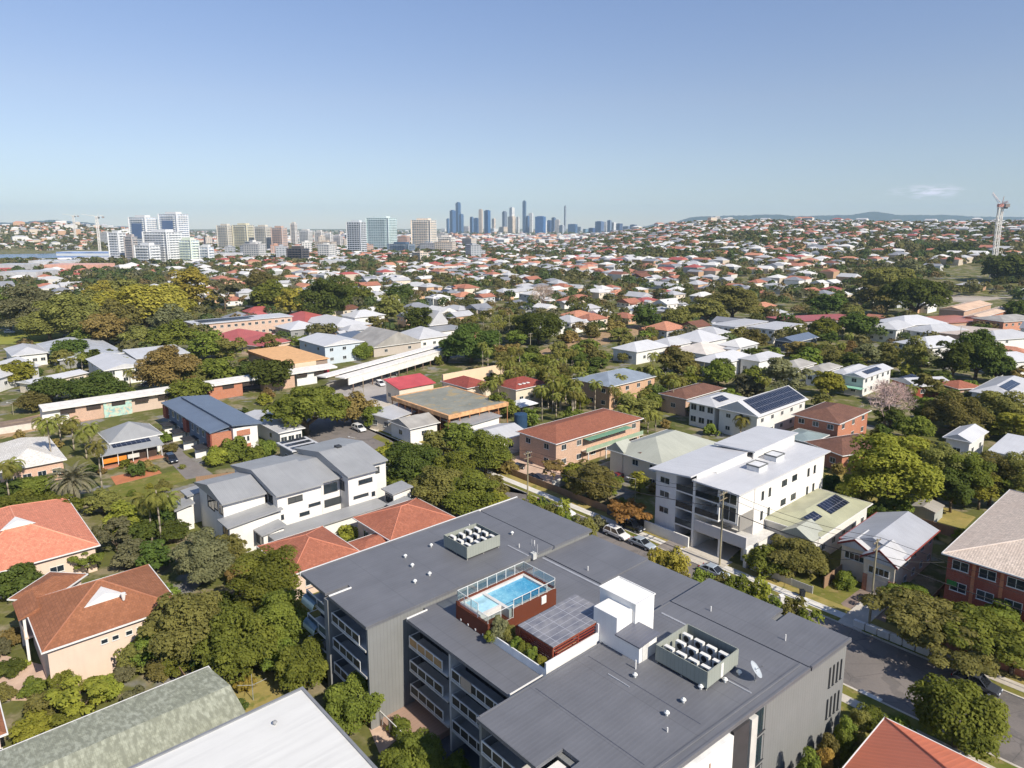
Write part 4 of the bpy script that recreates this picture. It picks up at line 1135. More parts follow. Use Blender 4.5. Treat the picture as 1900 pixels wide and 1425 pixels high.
# -- terracotta pair behind the apartment block
house('tiled_house', 'right of two joined terracotta tiled hip roofs behind the grey apartments', (651, 961), None, (850, 960), 4.2, T_TERRA, W_PINK, B=(771, 925), pitch=21, caps=m_plain(S(196, 128, 104)))
house('tiled_house', 'left of two joined terracotta tiled hip roofs behind the grey apartments', (472, 1011), None, (674, 1026), 4.2, T_TERRA, W_PINK, B=(600, 980), pitch=21, caps=m_plain(S(196, 128, 104)))
house('tiled_house', 'small terracotta roofed link between two hip roofs beside a courtyard shrub', (640, 1010), None, (742, 1002), 3.4, T_TERRA, W_PINK, B=(705, 985), pitch=18, nS=0, nE=1, foot=False)
# white wall of the courtyard
o = MB().prism([tuple(U(u, v)[:2]) for u, v in ((13, -18.4), (13, -18.1), (30, -18.1), (30, -18.4))][::-1], 0, 2.6).build('garden_wall', M_WHITE); tag(o, 'long white wall between the terracotta roofs and the grey townhouses', 'wall')

# -- grey roofed townhouses
tw = thing('townhouse_row', 'white townhouses under stepped mid grey gable roofs with small lean-to roofs', 'townhouses', UV0, RZ)
FOOT += [(U(u, -44).x, U(u, -44).y, 9) for u in (8, 18, 28)]
def tpart(n, mb, m): return mb.build(n, m, tw)
def gab(v0, v1, u0, u1, h, rise, lip=0.25):
    mb = gable_roof(v1 - v0, u1 - u0, h, rise, 'y', lip); mb.v = [(x + v0, y + u0, z) for x, y, z in mb.v]; return mb
for (v0, v1, u0, u1, h, rise) in ((-50.2, -37.0, 3.8, 11.2, 7.9, 1.4), (-54.0, -33.6, 11.4, 19.8, 8.2, 1.8), (-52.5, -35.0, 20.0, 25.2, 8.0, 1.5), (-53.5, -32.0, 23.6, 29.6, 8.9, 1.9), (-54.5, -36.0, 29.8, 34.2, 8.6, 1.5)):
    tpart('roof', gab(v0, v1, u0, u1, h, rise), R_G)
    tpart('wall', MB().box(v0 + 0.8, u0 + 0.5, -0.3, v1 - 0.9, u1 - 0.01, h - 0.26), W_WHITE)
    tpart('gable_wall', MB().hexa([(v0 + 0.9, u0 + 0.5, h - .27), (v1 - 0.9, u0 + .5, h - .27), (v1 - .9, u0 + .7, h - .27), (v0 + .9, u0 + .7, h - .27)], [((v0 + v1) / 2 - .1, u0 + .5, h + rise - .4), ((v0 + v1) / 2 + .1, u0 + .5, h + rise - .4), ((v0 + v1) / 2 + .1, u0 + .7, h + rise - .4), ((v0 + v1) / 2 - .1, u0 + .7, h + rise - .4)]), M_DARKFRAME)
    window(tw, (v0 + v1) / 2, u0 + 0.48, 5.0, 3.2, 2.0, 'S', M_DARKFRAME); window(tw, (v0 + v1) / 2 + 4, u0 + 0.48, 5.2, 1.0, 1.3, 'S')
def lean(v0, v1, u0, u1, z0, z1, wallh=None, mat=None):
    tpart('porch_roof', MB().hexa([(v0, u0, z0 - .2), (v1, u0, z0 - .2), (v1, u1, z1 - .2), (v0, u1, z1 - .2)], [(v0, u0, z0), (v1, u0, z0), (v1, u1, z1), (v0, u1, z1)]), mat or R_G)
    if wallh is not None: tpart('wall', MB().box(v0 + 0.5, u0 + 0.5, -0.3, v1 - 0.5, u1 - 0.3, min(z0, z1) - 0.21), W_WHITE)
lean(-37.9, -33.4, 3.2, 12.4, 5.2, 5.9, 1); lean(-34.5, -30.6, 7.4, 11.6, 3.6, 4.2, 1); lean(-32.6, -28.6, 8.6, 29.5, 3.2, 3.3, 1)
lean(-31.9, -28.0, 30.0, 34.4, 5.2, 5.6, 1); lean(-28.0, -25.0, 28.6, 32.6, 3.8, 4.3, 1); lean(-54.6, -50.8, 2.6, 7.0, 5.4, 5.8, 1); lean(-52.6, -48.6, -0.2, 3.2, 4.2, 4.8, 1)
for u, v, z, w, h_ in ((15, -34.49, 6.0, 2.6, 1.0), (18.4, -34.49, 4.4, 2.2, .5), (22.2, -35.89, 5.4, 2.6, 1.6), (22.6, -35.89, 2.9, 3.4, 1.3), (27.5, -32.89, 6.6, 2.8, .8), (26.5, -32.89, 4.2, 3, .5), (12.5, -34.49, 3.6, .7, .8), (29, -32.89, 3.8, .7, .8), (31.8, -36.89, 6.2, 2.0, 1.2), (16.5, -34.49, 3.2, 1.8, .6)):
    window(tw, v, u, z, w, h_, 'E', M_DARKFRAME)
for v, u, z in ((-35.6, 3.68, 3.2), (-32.6, 7.88, 1.4), (-26.6, 29.08, 1.6), (-29.9, 30.48, 3.0), (-52.5, 3.08, 3.0)): window(tw, v, u, z, 2.4, 1.5, 'S', M_DARKFRAME)
for u, v0 in ((4.6, -41.2), (12.4, -39.5), (24.4, -37.5), (30.6, -41)):
    for dv in (0, 2.4): window(tw, v0 + dv, {4.6: 4.28, 12.4: 11.88, 24.4: 24.08, 30.6: 30.28}[u], 5.6, 1.6, 1.7, 'S', M_DARKFRAME)
tpart('skylight', MB().box(-43.6, 27.2, 10.2, -42.4, 28.2, 11.1), m_plain(S(60, 62, 66)))

# -- blue grey townhouses with brick boxes
bt = thing('townhouse_row', 'blue grey two storey townhouses with two skillion roofs and red brick end boxes', 'townhouses', UV0, RZ)
FOOT += [(U(23, v).x, U(23, v).y, 8) for v in (-90, -100, -110)]
MB().box(-118.5, 18.4, -0.3, -84.2, 22.4, 6.1).build('wall', W_BLUE, bt); MB().box(-116.5, 22.41, -0.3, -82.6, 28.0, 6.5).build('wall', W_WHITE, bt)
MB().hexa([(-120, 17.6, 6.1), (-83.6, 17.6, 6.1), (-83.6, 22.4, 6.9), (-120, 22.4, 6.9)], [(-120, 17.6, 6.35), (-83.6, 17.6, 6.35), (-83.6, 22.4, 7.15), (-120, 22.4, 7.15)]).build('roof', R_BLUE, bt)
MB().hexa([(-118, 22.0, 7.3), (-82, 22.0, 7.3), (-82, 29.0, 6.6), (-118, 29.0, 6.6)], [(-118, 22.0, 7.6), (-82, 22.0, 7.6), (-82, 29.0, 6.9), (-118, 29.0, 6.9)]).build('roof', R_BLUE, bt)
MB().box(-118, 22.3, 6.9, -82, 22.4, 7.29).build('clerestory', m_plain(S(50, 54, 60)), bt)
MB().box(-84.19, 17.9, 2.2, -83.4, 22.3, 5.9).build('brick_box', W_OB, bt); MB().box(-84.2, 18.5, -0.3, -83.5, 22.2, 2.19).build('wall', W_TAN, bt)
for z in (1.2, 4.6): MB().box(-82.59, 23.2, z, -82.4, 26.2, z + 1.3).build('brick_panel', W_OB, bt)
for i in range(3): window(bt, -82.6, 23.8 + i * 0.95, 3.2, 0.5, 1.0, 'E', M_DARKFRAME); window(bt, -82.6, 23.8 + i * .95, 0.1, 0.5, 0.9, 'E', M_DARKFRAME)
for k in range(2):
    for i in range(9): window(bt, -116.6 + i * 3.75, 18.4, 0.6 + 3.1 * k, 1.5, 1.6, 'S', M_FRAME)
for v in (-119.3, -103, -86.3): MB().box(v, 17.7, 2.6, v + 2.6, 18.39, 5.8).build('brick_box', W_RB, bt)
for i in range(4): MB().box(-114 + i * 8.2, 15.2, 2.3, -110.4 + i * 8.2, 18.38, 2.5).build('porch_roof', m_plain(S(54, 54, 58)), bt); MB().box(-112 + i * 8.2, 15.3, -.2, -111.7 + i * 8.2, 18.3, 2.29).build('porch_wall', M_WHITE, bt)

# -- the cafe side of the street
house('white_house', 'white building with a plain grey roof behind the solar carport', (463, 764), None, (552, 799), 4.0, R_LG, W_WHITE, B=(512, 760), roof='gable', pitch=10, nS=2, nE=3)
def carport_more(t, W, D, h):
    for i in range(3): MB().box(0.5 + i * W / 3, 0.6, h + 0.08, 0.2 + (i + .62) * W / 3, D - 0.8, h + 0.16).build('solar_array', m_solar(), t)
house('solar_carport', 'white flat carport roof carrying three rows of dark solar panels', (512, 823), None, (598, 823), 4.6, R_WHITE, W_GREY, B=(562, 809), roof='flat', nS=1, nE=1, cat='carport', more=carport_more)
house('cafe_house', 'grey pyramid roofed cafe house with a tall open front', None, None, None, 4.2, R_G, W_WHITE, uv=(.6, 11.6, -109, -97.6), pitch=27, nS=1, nE=1, cat='cafe')
def verandah(t, W, D, h):
    MB().hexa([(W * .25, D * .25, h + .78), (W * .55, D * .25, h + .48), (W * .55, D * .85, h + .48), (W * .25, D * .85, h + .78)], [(W * .25, D * .25, h + .86), (W * .55, D * .25, h + .56), (W * .55, D * .85, h + .56), (W * .25, D * .85, h + .86)]).build('solar_array', m_solar(), t)
    MB().box(W - 0.5, .6, 1.2, W - 0.3, D * 0.4, 2.2).build('awning_panel', m_plain(S(226, 136, 50)), t)
    MB().box(W - 0.5, D * .42, 1.3, W - .3, D * .6, 2.2).build('menu_board', m_plain(S(206, 200, 190)), t); MB().box(W - 1.2, .3, 0, W - .2, D - .3, .5).build('bench_wall', m_wall(S(180, 116, 86), 'brick'), t)
    for i in range(5): MB().tube((W - 0.3, 0.5 + i * (D - 1) / 4, 0), (W - 0.3, 0.5 + i * (D - 1) / 4, h - .2), 0.08).build('post', M_WHITE, t)
house('cafe_verandah', 'low grey verandah roof with a solar panel row before the pyramid roofed cafe', None, None, None, 3.2, R_G, m_plain(S(70, 56, 48)), uv=(-2.4, 10.4, -98.6, -92.6), roof='skillion', rise=1.0, up='W', ov=1.3, nS=0, nE=0, cat='verandah', more=verandah, foot=False)
house('brick_house', 'pink brick house under a broad off-white tiled hip roof with a palm shadow', (-60, 838), (40, 868), (157, 843), 4.4, m_tile(S(216, 212, 206), S(198, 192, 184)), m_wall(S(214, 176, 152), 'brick'), pitch=22, nS=2, nE=4)

# -- railway station
sn = thing('railway_station', 'long low railway station with a white canopy roof, brick and mural walls', 'railway station', UV0, RZ)
FOOT += [(U(u, -139).x, U(u, -139).y, 6) for u in range(-4, 80, 9)]
def spart(n, x0, y0, z0, x1, y1, z1, m): return MB().box(x0, y0, z0, x1, y1, z1).build(n, m, sn)
M_CAN = m_plain(S(226, 222, 216)); 
def canopy(y0, y1, vshift=0.0):
    MB().hexa([(-144 + vshift, y0, 4.75), (-138.2 + vshift, y0, 4.4), (-138.2 + vshift, y1, 4.4), (-144 + vshift, y1, 4.75)], [(-144 + vshift, y0, 5.2), (-138.2 + vshift, y0, 4.9), (-138.2 + vshift, y1, 4.9), (-144 + vshift, y1, 5.2)]).build('canopy_roof', M_CAN, sn)
canopy(-6, 26); canopy(26.05, 78)
spart('wall', -142.5, 0, -0.3, -139.2, 8, 4.39, W_TAN); spart('wall', -142.5, -6, -0.3, -139.6, -0.02, 4.39, M_WHITE); spart('wall', -142.5, 15, -0.3, -139.8, 26, 4.39, m_wall(S(200, 180, 164)))
mm = NT('mural'); bb = mm.bsdf(0.8, 0.2); nn = mm.n('TexNoise'); nn.inputs['Scale'].default_value = 0.9; mm.l(mm.uv(), nn.inputs['Vector'])
mm.l(mm.mix(mm.rng(nn.outputs['Fac'], 0.4, 0.6), S(176, 204, 190), mm.mix(mm.rng(mm.noise(1.4, 2, mm.uv()), .45, .55), S(206, 186, 160), S(140, 176, 176))), bb.inputs['Base Color'])
spart('mural_wall', -142.5, 8.02, -0.3, -138.9, 14.98, 4.39, mm.m)
spart('wall', -142.5, 36, -0.3, -139, 46, 4.39, W_OB); spart('wall', -142.5, 53, -0.3, -139, 63, 4.39, W_TAN); spart('wall', -142.5, 64, -0.3, -139.4, 71, 4.39, M_WHITE)
for y in range(-2, 72, 6):
    if 26 < y < 33: continue
    spart('window_strip', -139.0, y, 2.9, -138.86, y + 3.4, 4.2, m_plain(S(60, 52, 48)))
o = MB().box(-139.4, -70, 0, -139.0, -6.2, 1.7).build('rail_wall', m_plain(S(206, 196, 184)), loc=U(0, 0), rz=RZ); tag(o, 'low pale wall along the tracks left of the station', 'wall')
for i_, v_ in enumerate((-146.2, -150.4)):
    t = thing('railway_track', 'pair of steel rails on ballast behind the station, %s the platform' % ('nearest' if i_ == 0 else 'second from'), 'railway track', U(0, 0), RZ)
    MB().box(v_ - 1.6, -90, .02, v_ + 1.6, 130, .35).build('ballast', m_ground(S(150, 134, 120), S(128, 114, 104), None, .4, 3), t)
    for s_ in (-.75, .75): MB().box(v_ + s_ - .05, -90, .351, v_ + s_ + .05, 130, .5).build('rail', m_plain(S(120, 104, 94), .4, .5), t)
# covered footbridge and ramp of the station
fb = thing('station_footbridge', 'long white covered station platform roof with dark slot openings, beside the big dark tree', 'station canopy', UV0, RZ)
p0, p1 = U(66, -122), U(126, -144)
def fbx(s0, s1, w0, w1, z0, z1, n_, m):
    d = Vector((-22, 60, 0)); L_ = d.length; d = d / L_; nrm = Vector((d.y, -d.x, 0)); b0 = Vector((-122, 66, 0))
    q = [b0 + d * s0 + nrm * w0, b0 + d * s0 + nrm * w1, b0 + d * s1 + nrm * w1, b0 + d * s1 + nrm * w0]
    return MB().hexa([(p.x, p.y, z0) for p in q], [(p.x, p.y, z1) for p in q]).build(n_, m, fb)
fbx(0, 64, -4.5, -0.6, 5.3, 5.7, 'canopy_roof', M_CAN); fbx(4, 64, -0.5, 3.4, 4.6, 5.0, 'canopy_roof', M_CAN)
fbx(6, 34, -0.59, -0.45, 4.98, 5.31, 'slot', m_plain(S(48, 50, 54))); fbx(40, 62, -0.59, -.45, 4.98, 5.31, 'slot', m_plain(S(48, 50, 54)))
fbx(6, 64, 2.9, 3.2, 2.2, 4.59, 'side_wall', m_plain(S(222, 220, 214)))
for i in range(12): fbx(8 + i * 4.8, 8.4 + i * 4.8, 2.95, 3.15, -0.2, 2.19, 'post', m_plain(S(120, 100, 88)))
fbx(4, 64, -4.4, -4.2, 0, 2.4, 'back_wall', m_plain(S(150, 146, 140)))
FOOT += [(P(x, y).x, P(x, y).y, 7) for x, y in ((660, 690), (720, 675), (780, 660), (810, 650))]

# -- buildings beyond the railway
house('hall_building', 'building with a flat orange brown roof deck and tall beige end wall', (471, 650), (528, 678), (596, 664), 6.5, m_plain(S(214, 168, 120), 0.8), m_wall(S(150, 134, 120)), roof='flat', nS=2, nE=0, cat='hall',
      more=lambda t, W, D, h: (MB().box(W - .54, 3, -.2, W - .1, D * .68, h - .3).build('end_wall', m_wall(S(214, 196, 170)), t), MB().box(W - .54, D * .72, -.2, W + .6, D - .6, h - 2.2).build('annex', m_plain(S(140, 48, 58)), t), MB().box(-.02, -.02, h - .8, W + .02, -.003, h + .02).build('fascia', m_plain(S(190, 132, 88)), t)))
house('townhouse', 'white and blue grey two storey townhouse with a low white gable roof by the platform', (551, 630), (605, 643), (677, 633), 7.2, R_WHITE, m_wall(S(196, 206, 214)), roof='gable', axis='x', pitch=12, st=2, nS=2, nE=3, cat='house')
house('white_roof_house', 'white house with a broad pale hip roof and tan brick wall behind the white townhouse', (580, 594), (627, 611), (665, 600), 4.6, R_WHITE, W_TAN, pitch=16, nS=1, nE=3)
house('white_roof_house', 'white roofed raised house right beside the broad pale hip roof', (646, 585), (665, 591), (701, 583), 6.0, R_WHITE, W_BOARD, pitch=20, nS=2, nE=2)
house('white_roof_house', 'small white roofed house with grey walls left of the pale hip roof', (530, 606), (548, 615), (580, 605), 4.2, R_WHITE, W_GREY, pitch=18)
house('dark_roof_house', 'house with dark blue solar covered roof beside the white townhouse', (640, 622), None, (693, 626), 4.6, R_BLUE, W_GREY, B=(672, 614), pitch=18)
house('grey_gable_house', 'grey boarded house end with a wide pale gable facing the platform', (682, 634), (700, 650), (744, 632), 4.0, R_OLD, m_wall(S(190, 180, 170), 'board'), roof='gable', axis='x', pitch=24, nS=1, nE=2)
house('pyramid_roof_house', 'house with a light grey pyramid roof left of the big dark tree', (750, 620), (775, 632), (817, 622), 4.6, R_LG, W_WHITE, pitch=24)
house('grey_roof_house', 'house with solar strips on a flat grey roof behind the pyramid roof', (802, 610), None, (846, 607), 5.4, R_G, W_WHITE, B=(826, 600), roof='flat')
house('church_hall', 'steep grey roofed church hall with a tall pale gable end', None, None, None, 5.0, R_LG, m_wall(S(214, 206, 198)), uv=(157, 169, -207, -196), roof='gable', axis='x', pitch=48, nS=0, nE=1, cat='church')
house('school_block', 'long white roofed two storey block with two dark solar strips', None, None, None, 8.0, R_WHITE, m_wall(S(206, 176, 156), 'brick'), uv=(68.5, 115, -268, -252), roof='flat', st=2, nS=2, nE=14, cat='school building',
      more=lambda t, W, D, h: [MB().box(W * .2 + k * W * .32, D * .08, h + .1, W * .42 + k * W * .32, D * (.66 - .08 * k), h + .25).build('solar_array', m_plain(S(40, 44, 52), .3), t) for k in range(2)])
house('red_roof_hall', 'red roofed hall standing behind the long white school block', None, None, None, 5.5, R_RED, W_WHITE, uv=(104, 116, -289, -279), pitch=26, cat='hall')
house('red_roof_house', 'low red roofed house in front of the white school block, left one', (415, 626), None, (470, 622), 4.2, R_RED, W_PINK, B=(440, 612), pitch=18)
house('red_roof_house', 'low red roofed house in front of the white school block, right one', (470, 634), None, (500, 634), 4.2, R_RED, W_PINK, B=(485, 622), pitch=18)
house('red_roof_house', 'red roofed house at the right end of the white school block', (545, 592), None, (582, 592), 4.2, R_RED, W_PINK, B=(562, 582), pitch=20)

# -- shops by the station
house('red_roof_cafe', 'corner cafe under a bright red skillion roof with white paint marks', (714, 715), (747, 723), (806, 708), 5.4, m_metal(S(196, 84, 86), .3, .45), W_CREAM, roof='skillion', rise=1.6, up='W', nS=2, nE=1, cat='cafe')
def rim(t, W, D, h):
    m = MB(); m.box(-0.4, -0.4, h - 0.9, W + .4, 0.2, h + .1); m.box(-.4, D - .2, h - .9, W + .4, D + .4, h + .1); m.box(W - .2, .2, h - .9, W + .4, D - .2, h + .1); m.box(-.4, .2, h - .9, .2, D - .2, h + .1)
    m.build('timber_edge', m_plain(S(206, 160, 116), .8, .2, .3), t)
    p = MB()
    for i in range(9): p.box(i * W / 8 - .1, -.36, 0, i * W / 8 + .1, -.2, h - .9)
    for i in range(7): p.box(W + .2, i * D / 6 - .1, 0, W + .36, i * D / 6 + .1, h - .9)
    p.build('scaffold_post', m_plain(S(176, 124, 88), .8), t)
house('unfinished_building', 'unfinished building with a weathered grey roof slab edged in raw timber scaffold', (752, 741), (862, 776), (914, 742), 6.2, m_ground(S(150, 150, 140), S(128, 130, 122), S(170, 150, 110), .15, 1.2), m_plain(S(120, 84, 64), .9, .1, .4), roof='flat', cat='building', ov=1.2, nS=5, nE=3, frame=m_plain(S(150, 110, 80)), more=rim)
house('parapet_building', 'cream walled red roofed building with a tall parapet behind the unfinished slab', (825, 709), (878, 722), (907, 709), 6.4, T_RED, W_CREAM, pitch=20, nS=3, nE=1, cat='building')
o = MB().prism([tuple(U(u, v)[:2]) for u, v in ((90, -94.9), (90, -94.3), (115, -94.3), (115, -94.9))][::-1], 0, 7.4).build('parapet_wall', m_wall(S(226, 200, 168))); tag(o, 'cream parapet wall with red capping standing behind the red tiled roofs', 'wall')
house('red_tile_house', 'red tiled house with white skylights among the palms', (928, 710), (941, 726), (1003, 712), 5.6, T_RED, W_CREAM, pitch=20, nS=1, nE=3, more=lambda t, W, D, h: [MB().box(W - 2.4, D * .2 + i * 1.6, h + .75, W - 1.5, D * .2 + 1 + i * 1.6, h + .95).build('skylight', M_WHITE, t) for i in range(3)])
house('shop_roof', 'pale grey roofed corner shop by the street bend', (704, 768), (727, 783), (770, 757), 3.8, R_LG, W_CREAM, roof='skillion', rise=.5, up='W', nS=2, nE=2, cat='shop')
house('shop_shed', 'small white walled shop with a steep grey roof beside the corner shop', (736, 782), (765, 800), (800, 782), 4.0, R_OLD, W_WHITE, roof='gable', axis='y', pitch=18, nS=1, nE=1, cat='shop')
house('long_shed', 'long white shed with a flat grey roof below the unfinished building', (822, 778), (862, 793), (928, 774), 4.2, R_G, W_WHITE, roof='skillion', rise=.5, up='N', nS=1, nE=6, ww=.8, wh=.9, cat='shed')
house('gable_shed', 'grey gabled shed roof beside the blue water tank', (880, 804), (930, 824), (966, 800), 4.2, R_LG, W_WHITE, roof='gable', axis='y', pitch=14, nS=1, nE=1, cat='shed')
o = MB().tube((0, 0, 0), (0, 0, 4.6), 1.7, 1.7, 20).tube((0, 0, 4.6), (0, 0, 5.0), 1.7, .2, 20).build('water_tank', m_plain(S(44, 70, 98)), loc=P(966, 800)); tag(o, 'dark blue round water tank beside the grey gabled shed', 'tank')
house('marquee', 'pale peaked marquee roof below the red tiled house', (946, 748), (962, 757), (992, 748), 3.0, m_plain(S(214, 214, 216)), m_plain(S(90, 86, 84)), pitch=24, nS=0, nE=0, gut=False, cat='marquee', ov=1.0)

# -- flats and houses across the street
def flats_more(t, W, D, h):
    b = MB().box(W - .6, D * .28, 2.8, W + 1.2, D * .95, 3.0); bo = b.build('balcony', m_plain(S(206, 196, 180)), t)
    MB().box(W + 1.1, D * .28, 3.0, W + 1.2, D * .95, 3.9).build('balcony_wall', m_plain(S(150, 170, 146)), bo)
    MB().box(W - .4, D * .3, h - .9, W + 1.4, D * .8, h - .78).build('awning', m_plain(S(110, 150, 126)), t)
    for i in range(4): MB().box(W + 1.0, D * (.3 + .2 * i), 0, W + 1.2, D * (.3 + .2 * i) + .2, 2.8).build('post', M_WHITE, t)
house('brick_flats', 'long two storey orange brick flats under a plain red brown tiled hip roof', (964, 800), (1031, 826), (1188, 776), 6.4, m_tile(S(150, 96, 76), S(132, 82, 66)), W_TAN, pitch=16, st=2, nS=2, nE=6, cat='flats', more=flats_more)
house('sage_house', 'house with a pale sage green roof of several gables beside the white apartments', (1136, 832), (1226, 868), (1330, 824), 5.8, R_SAGE, W_CREAM, pitch=22, st=2, nS=3, nE=2, more=lambda t, W, D, h: [
    gable_roof(4.4, 4.0, h + .3, 1.7, 'y').build('porch_roof', R_SAGE, t), MB().box(.6, .4, -.2, 3.8, 3.6, h).build('porch_wall', W_CREAM, t)])
house('brown_porch', 'dark brown skillion porch roof in front of the sage green house', (1164, 842), None, (1216, 836), 5.2, m_plain(S(104, 70, 58)), W_BOARD, B=(1186, 824), roof='skillion', rise=1.4, up='E', nS=0, nE=0, cat='porch', foot=False)
def fibro_more(t, W, D, h):
    solar(t, W, D, h, 17, 'E', .42, .78, .42, .92); solar(t, W, D, h, 17, 'E', .12, .3, .5, .8)
    g_ = gable_roof(5.2, 5.0, h - .1, 1.5, 'y'); g_.v = [(x + W - 5.4, y - 2.4, z) for x, y, z in g_.v]; g_.build('porch_roof', R_SAGE, t)
    MB().box(W - 5, -2.0, -.3, W - .6, .5, h - .3).build('porch_wall', W_BOARD, t); window(t, W - 2.8, -2.0, 1.8, 3.4, 1.3, 'S', bars=4)
house('weatherboard_house', 'cream weatherboard house with a sage green roof carrying six solar panels', (1424, 956), (1510, 1002), (1608, 938), 4.8, m_metal(S(174, 174, 146), .3, .5), W_BOARD, pitch=17, st=1, nS=2, nE=5, ww=1.2, wh=1.1, more=fibro_more, base=1.0)
def cream_more(t, W, D, h):
    m_red = m_plain(S(132, 60, 54))
    for x0, x1, y0, r_ in ((0.2, 5.0, -1.2, 1.3), (4.2, W + .1, -3.2, 1.8)):
        g_ = gable_roof(x1 - x0, 5.0, h - .2, r_, 'y'); g_.v = [(x + x0, y + y0, z) for x, y, z in g_.v]; g_.build('porch_roof', R_LG, t)
        MB().box(x0 + .5, y0 + .5, -.3, x1 - .5, .6, h - .45).build('porch_wall', m_wall(C_CREAM, 'board'), t)
        q = [(x0, y0, h - .2), ((x0 + x1) / 2, y0, h - .2 + r_), (x1, y0, h - .2)]
        b = MB()
        for p, w in zip(q, q[1:]): b.hexa([(p[0], y0 - .08, p[2] - .3), (w[0], y0 - .08, w[2] - .3), (w[0], y0 - .003, w[2] - .3), (p[0], y0 - .003, p[2] - .3)], [(p[0], y0 - .08, p[2] + .03), (w[0], y0 - .08, w[2] + .03), (w[0], y0 - .003, w[2] + .03), (p[0], y0 - .003, p[2] + .03)])
        b.build('barge_board', m_red, t); window(t, (x0 + x1) / 2, y0 + .5, 3.0, 2.8, 1.1, 'S', bars=4)
    MB().box(5.4, -2.74, -.3, W - 1.2, -2.701, 2.3).build('garage_door', m_plain(S(214, 200, 186)), t)
    MB().box(4.7, -2.78, -.3, 5.3, -1.8, 2.6).build('pier', W_OB, t); MB().box(W - 1.1, -2.78, -.3, W - .38, -1.8, 2.6).build('pier', W_OB, t)
house('gabled_house', 'cream two storey house with layered pale gables and dark red barge boards', (1562, 990), (1656, 1040), (1742, 992), 5.4, m_metal(S(172, 174, 180), .3, .45, 0, .15), m_wall(S(222, 204, 182), 'board'), roof='gable', axis='y', pitch=20, st=2, nS=0, nE=4, ww=1.2, wh=1.0, gut=m_plain(S(150, 74, 66)), more=cream_more)
def brick_more(t, W, D, h):
    c = m_wall(S(196, 120, 80), 'brick')
    for i in range(6):
        x = .9 + i * 3.1
        MB().box(x + 2.5, .46, -.3, x + 2.9, .598, h - .3).build('brick_pier', c, t)
    MB().box(.75, .42, 4.6, 1.9, .5, 5.4).build('wall_sign', m_plain(S(60, 120, 60)), t)
house('brick_flats', 'three storey dark red brick flats under a wide pale beige tiled hip roof', None, None, None, 9.0, m_tile(S(206, 190, 176), S(196, 178, 164)), W_RB, uv=(68.4, 102, 46.6, 66), roof='hip', pitch=17, st=3, nS=6, nE=3, ww=1.9, wh=1.3, cat='flats', caps=m_plain(S(214, 200, 188)), more=brick_more)
house('tiled_house', 'house corner under an orange ribbed roof at the lower right', None, None, None, 5.6, m_metal(S(206, 118, 88), .55, .5, 0, .12), W_CREAM, uv=(14, 34.2, 52.2, 70), pitch=24, nS=2, nE=2, ov=.7, caps=m_plain(S(196, 108, 84)))
house('two_storey_house', 'white two storey house with a white roof and double balcony, left of the solar gable', (1279, 744), (1326, 757), (1382, 738), 6.4, R_LG, W_BOARD, pitch=18, st=2, nS=3, nE=2, ww=1.7, wh=1.9, more=lambda t, W, D, h: solar(t, W, D, h, 18, 'E', .25, .55, .3, .8))
house('solar_gable_house', 'two storey house whose whole right roof slope is dark solar panels', (1344, 756), (1404, 777), (1486, 741), 6.4, R_WHITE, W_BOARD, roof='gable', axis='y', pitch=26, st=2, nS=2, nE=5, ww=1.3, wh=1.1, more=lambda t, W, D, h: solar(t, W, D, h, 26, 'E', .08, .97, .08, .95))
house('brick_house', 'orange brick two storey house with a brown tiled hip roof below the bare tree', (1460, 765), (1542, 785), (1627, 765), 6.0, T_DK, W_OB, pitch=17, st=2, nS=3, nE=3)
house('green_roof_shed', 'grey green roofed shed tucked in front of the orange brick house', (1452, 808), (1500, 824), (1534, 808), 3.2, m_metal(S(142, 156, 156), .3), W_GREY, pitch=12, nS=0, nE=1, cat='shed')
house('brown_roof_house', 'brown tiled roofs low behind the large tree right of the white apartments', (1516, 822), None, (1640, 826), 4.0, T_DK, W_OB, B=(1590, 800), pitch=18)
house('brown_roof_house', 'brown tiled house left of the white two storey house', (1228, 728), (1262, 742), (1342, 722), 5.0, T_DK, W_TAN, pitch=18, nS=1, nE=3)
house('blue_roof_flats', 'orange brick flats with a grey blue hip roof behind palms', (1066, 702), (1128, 719), (1216, 698), 7.0, m_metal(S(140, 150, 162), .3), m_wall(S(206, 166, 134), 'brick'), pitch=18, st=2, nS=3, nE=4, cat='flats')
for i, (L, N, R, h, lb, r_) in enumerate((((1145, 646), (1186, 655), (1232, 641), 5.0, 'white hip roofed cottage, leftmost of the white group by the cutting', R_WHITE), ((1218, 636), (1240, 645), (1272, 634), 5.0, 'pale grey hip roofed cottage second in the white group by the cutting', R_LG), ((1256, 626), (1292, 638), (1336, 628), 5.4, 'white roofed cottage with a bright lean-to, third in the white group', R_WHITE), ((1272, 648), (1304, 661), (1334, 648), 4.6, 'cream roofed cottage in front of the white group', m_metal(S(222, 212, 202), .3)), ((1298, 614), (1326, 622), (1342, 616), 5.2, 'light grey roofed cottage behind the white group', R_LG),
      ((1312, 668), (1336, 680), (1372, 660), 5.2, 'white gabled cottage with a grey gable end near the pale group', R_WHITE), ((1380, 664), (1402, 672), (1446, 660), 5.8, 'white raised cottage with twin solar strips on its roof', R_LG), ((1455, 676), (1478, 685), (1500, 674), 5.0, 'pale grey hip roofed cottage left of the beige pyramid roof', R_OLD), ((1496, 684), (1522, 691), (1560, 680), 5.2, 'beige grey pyramid roofed cottage beside bushy trees', R_OLD), ((1548, 690), (1570, 697), (1610, 682), 5.2, 'off white roofed cottage behind the long white house', R_LG))):
    house('cottage', lb, L, N, R, h, r_, W_BOARD, pitch=22, nS=2, nE=2, group='white cottages')
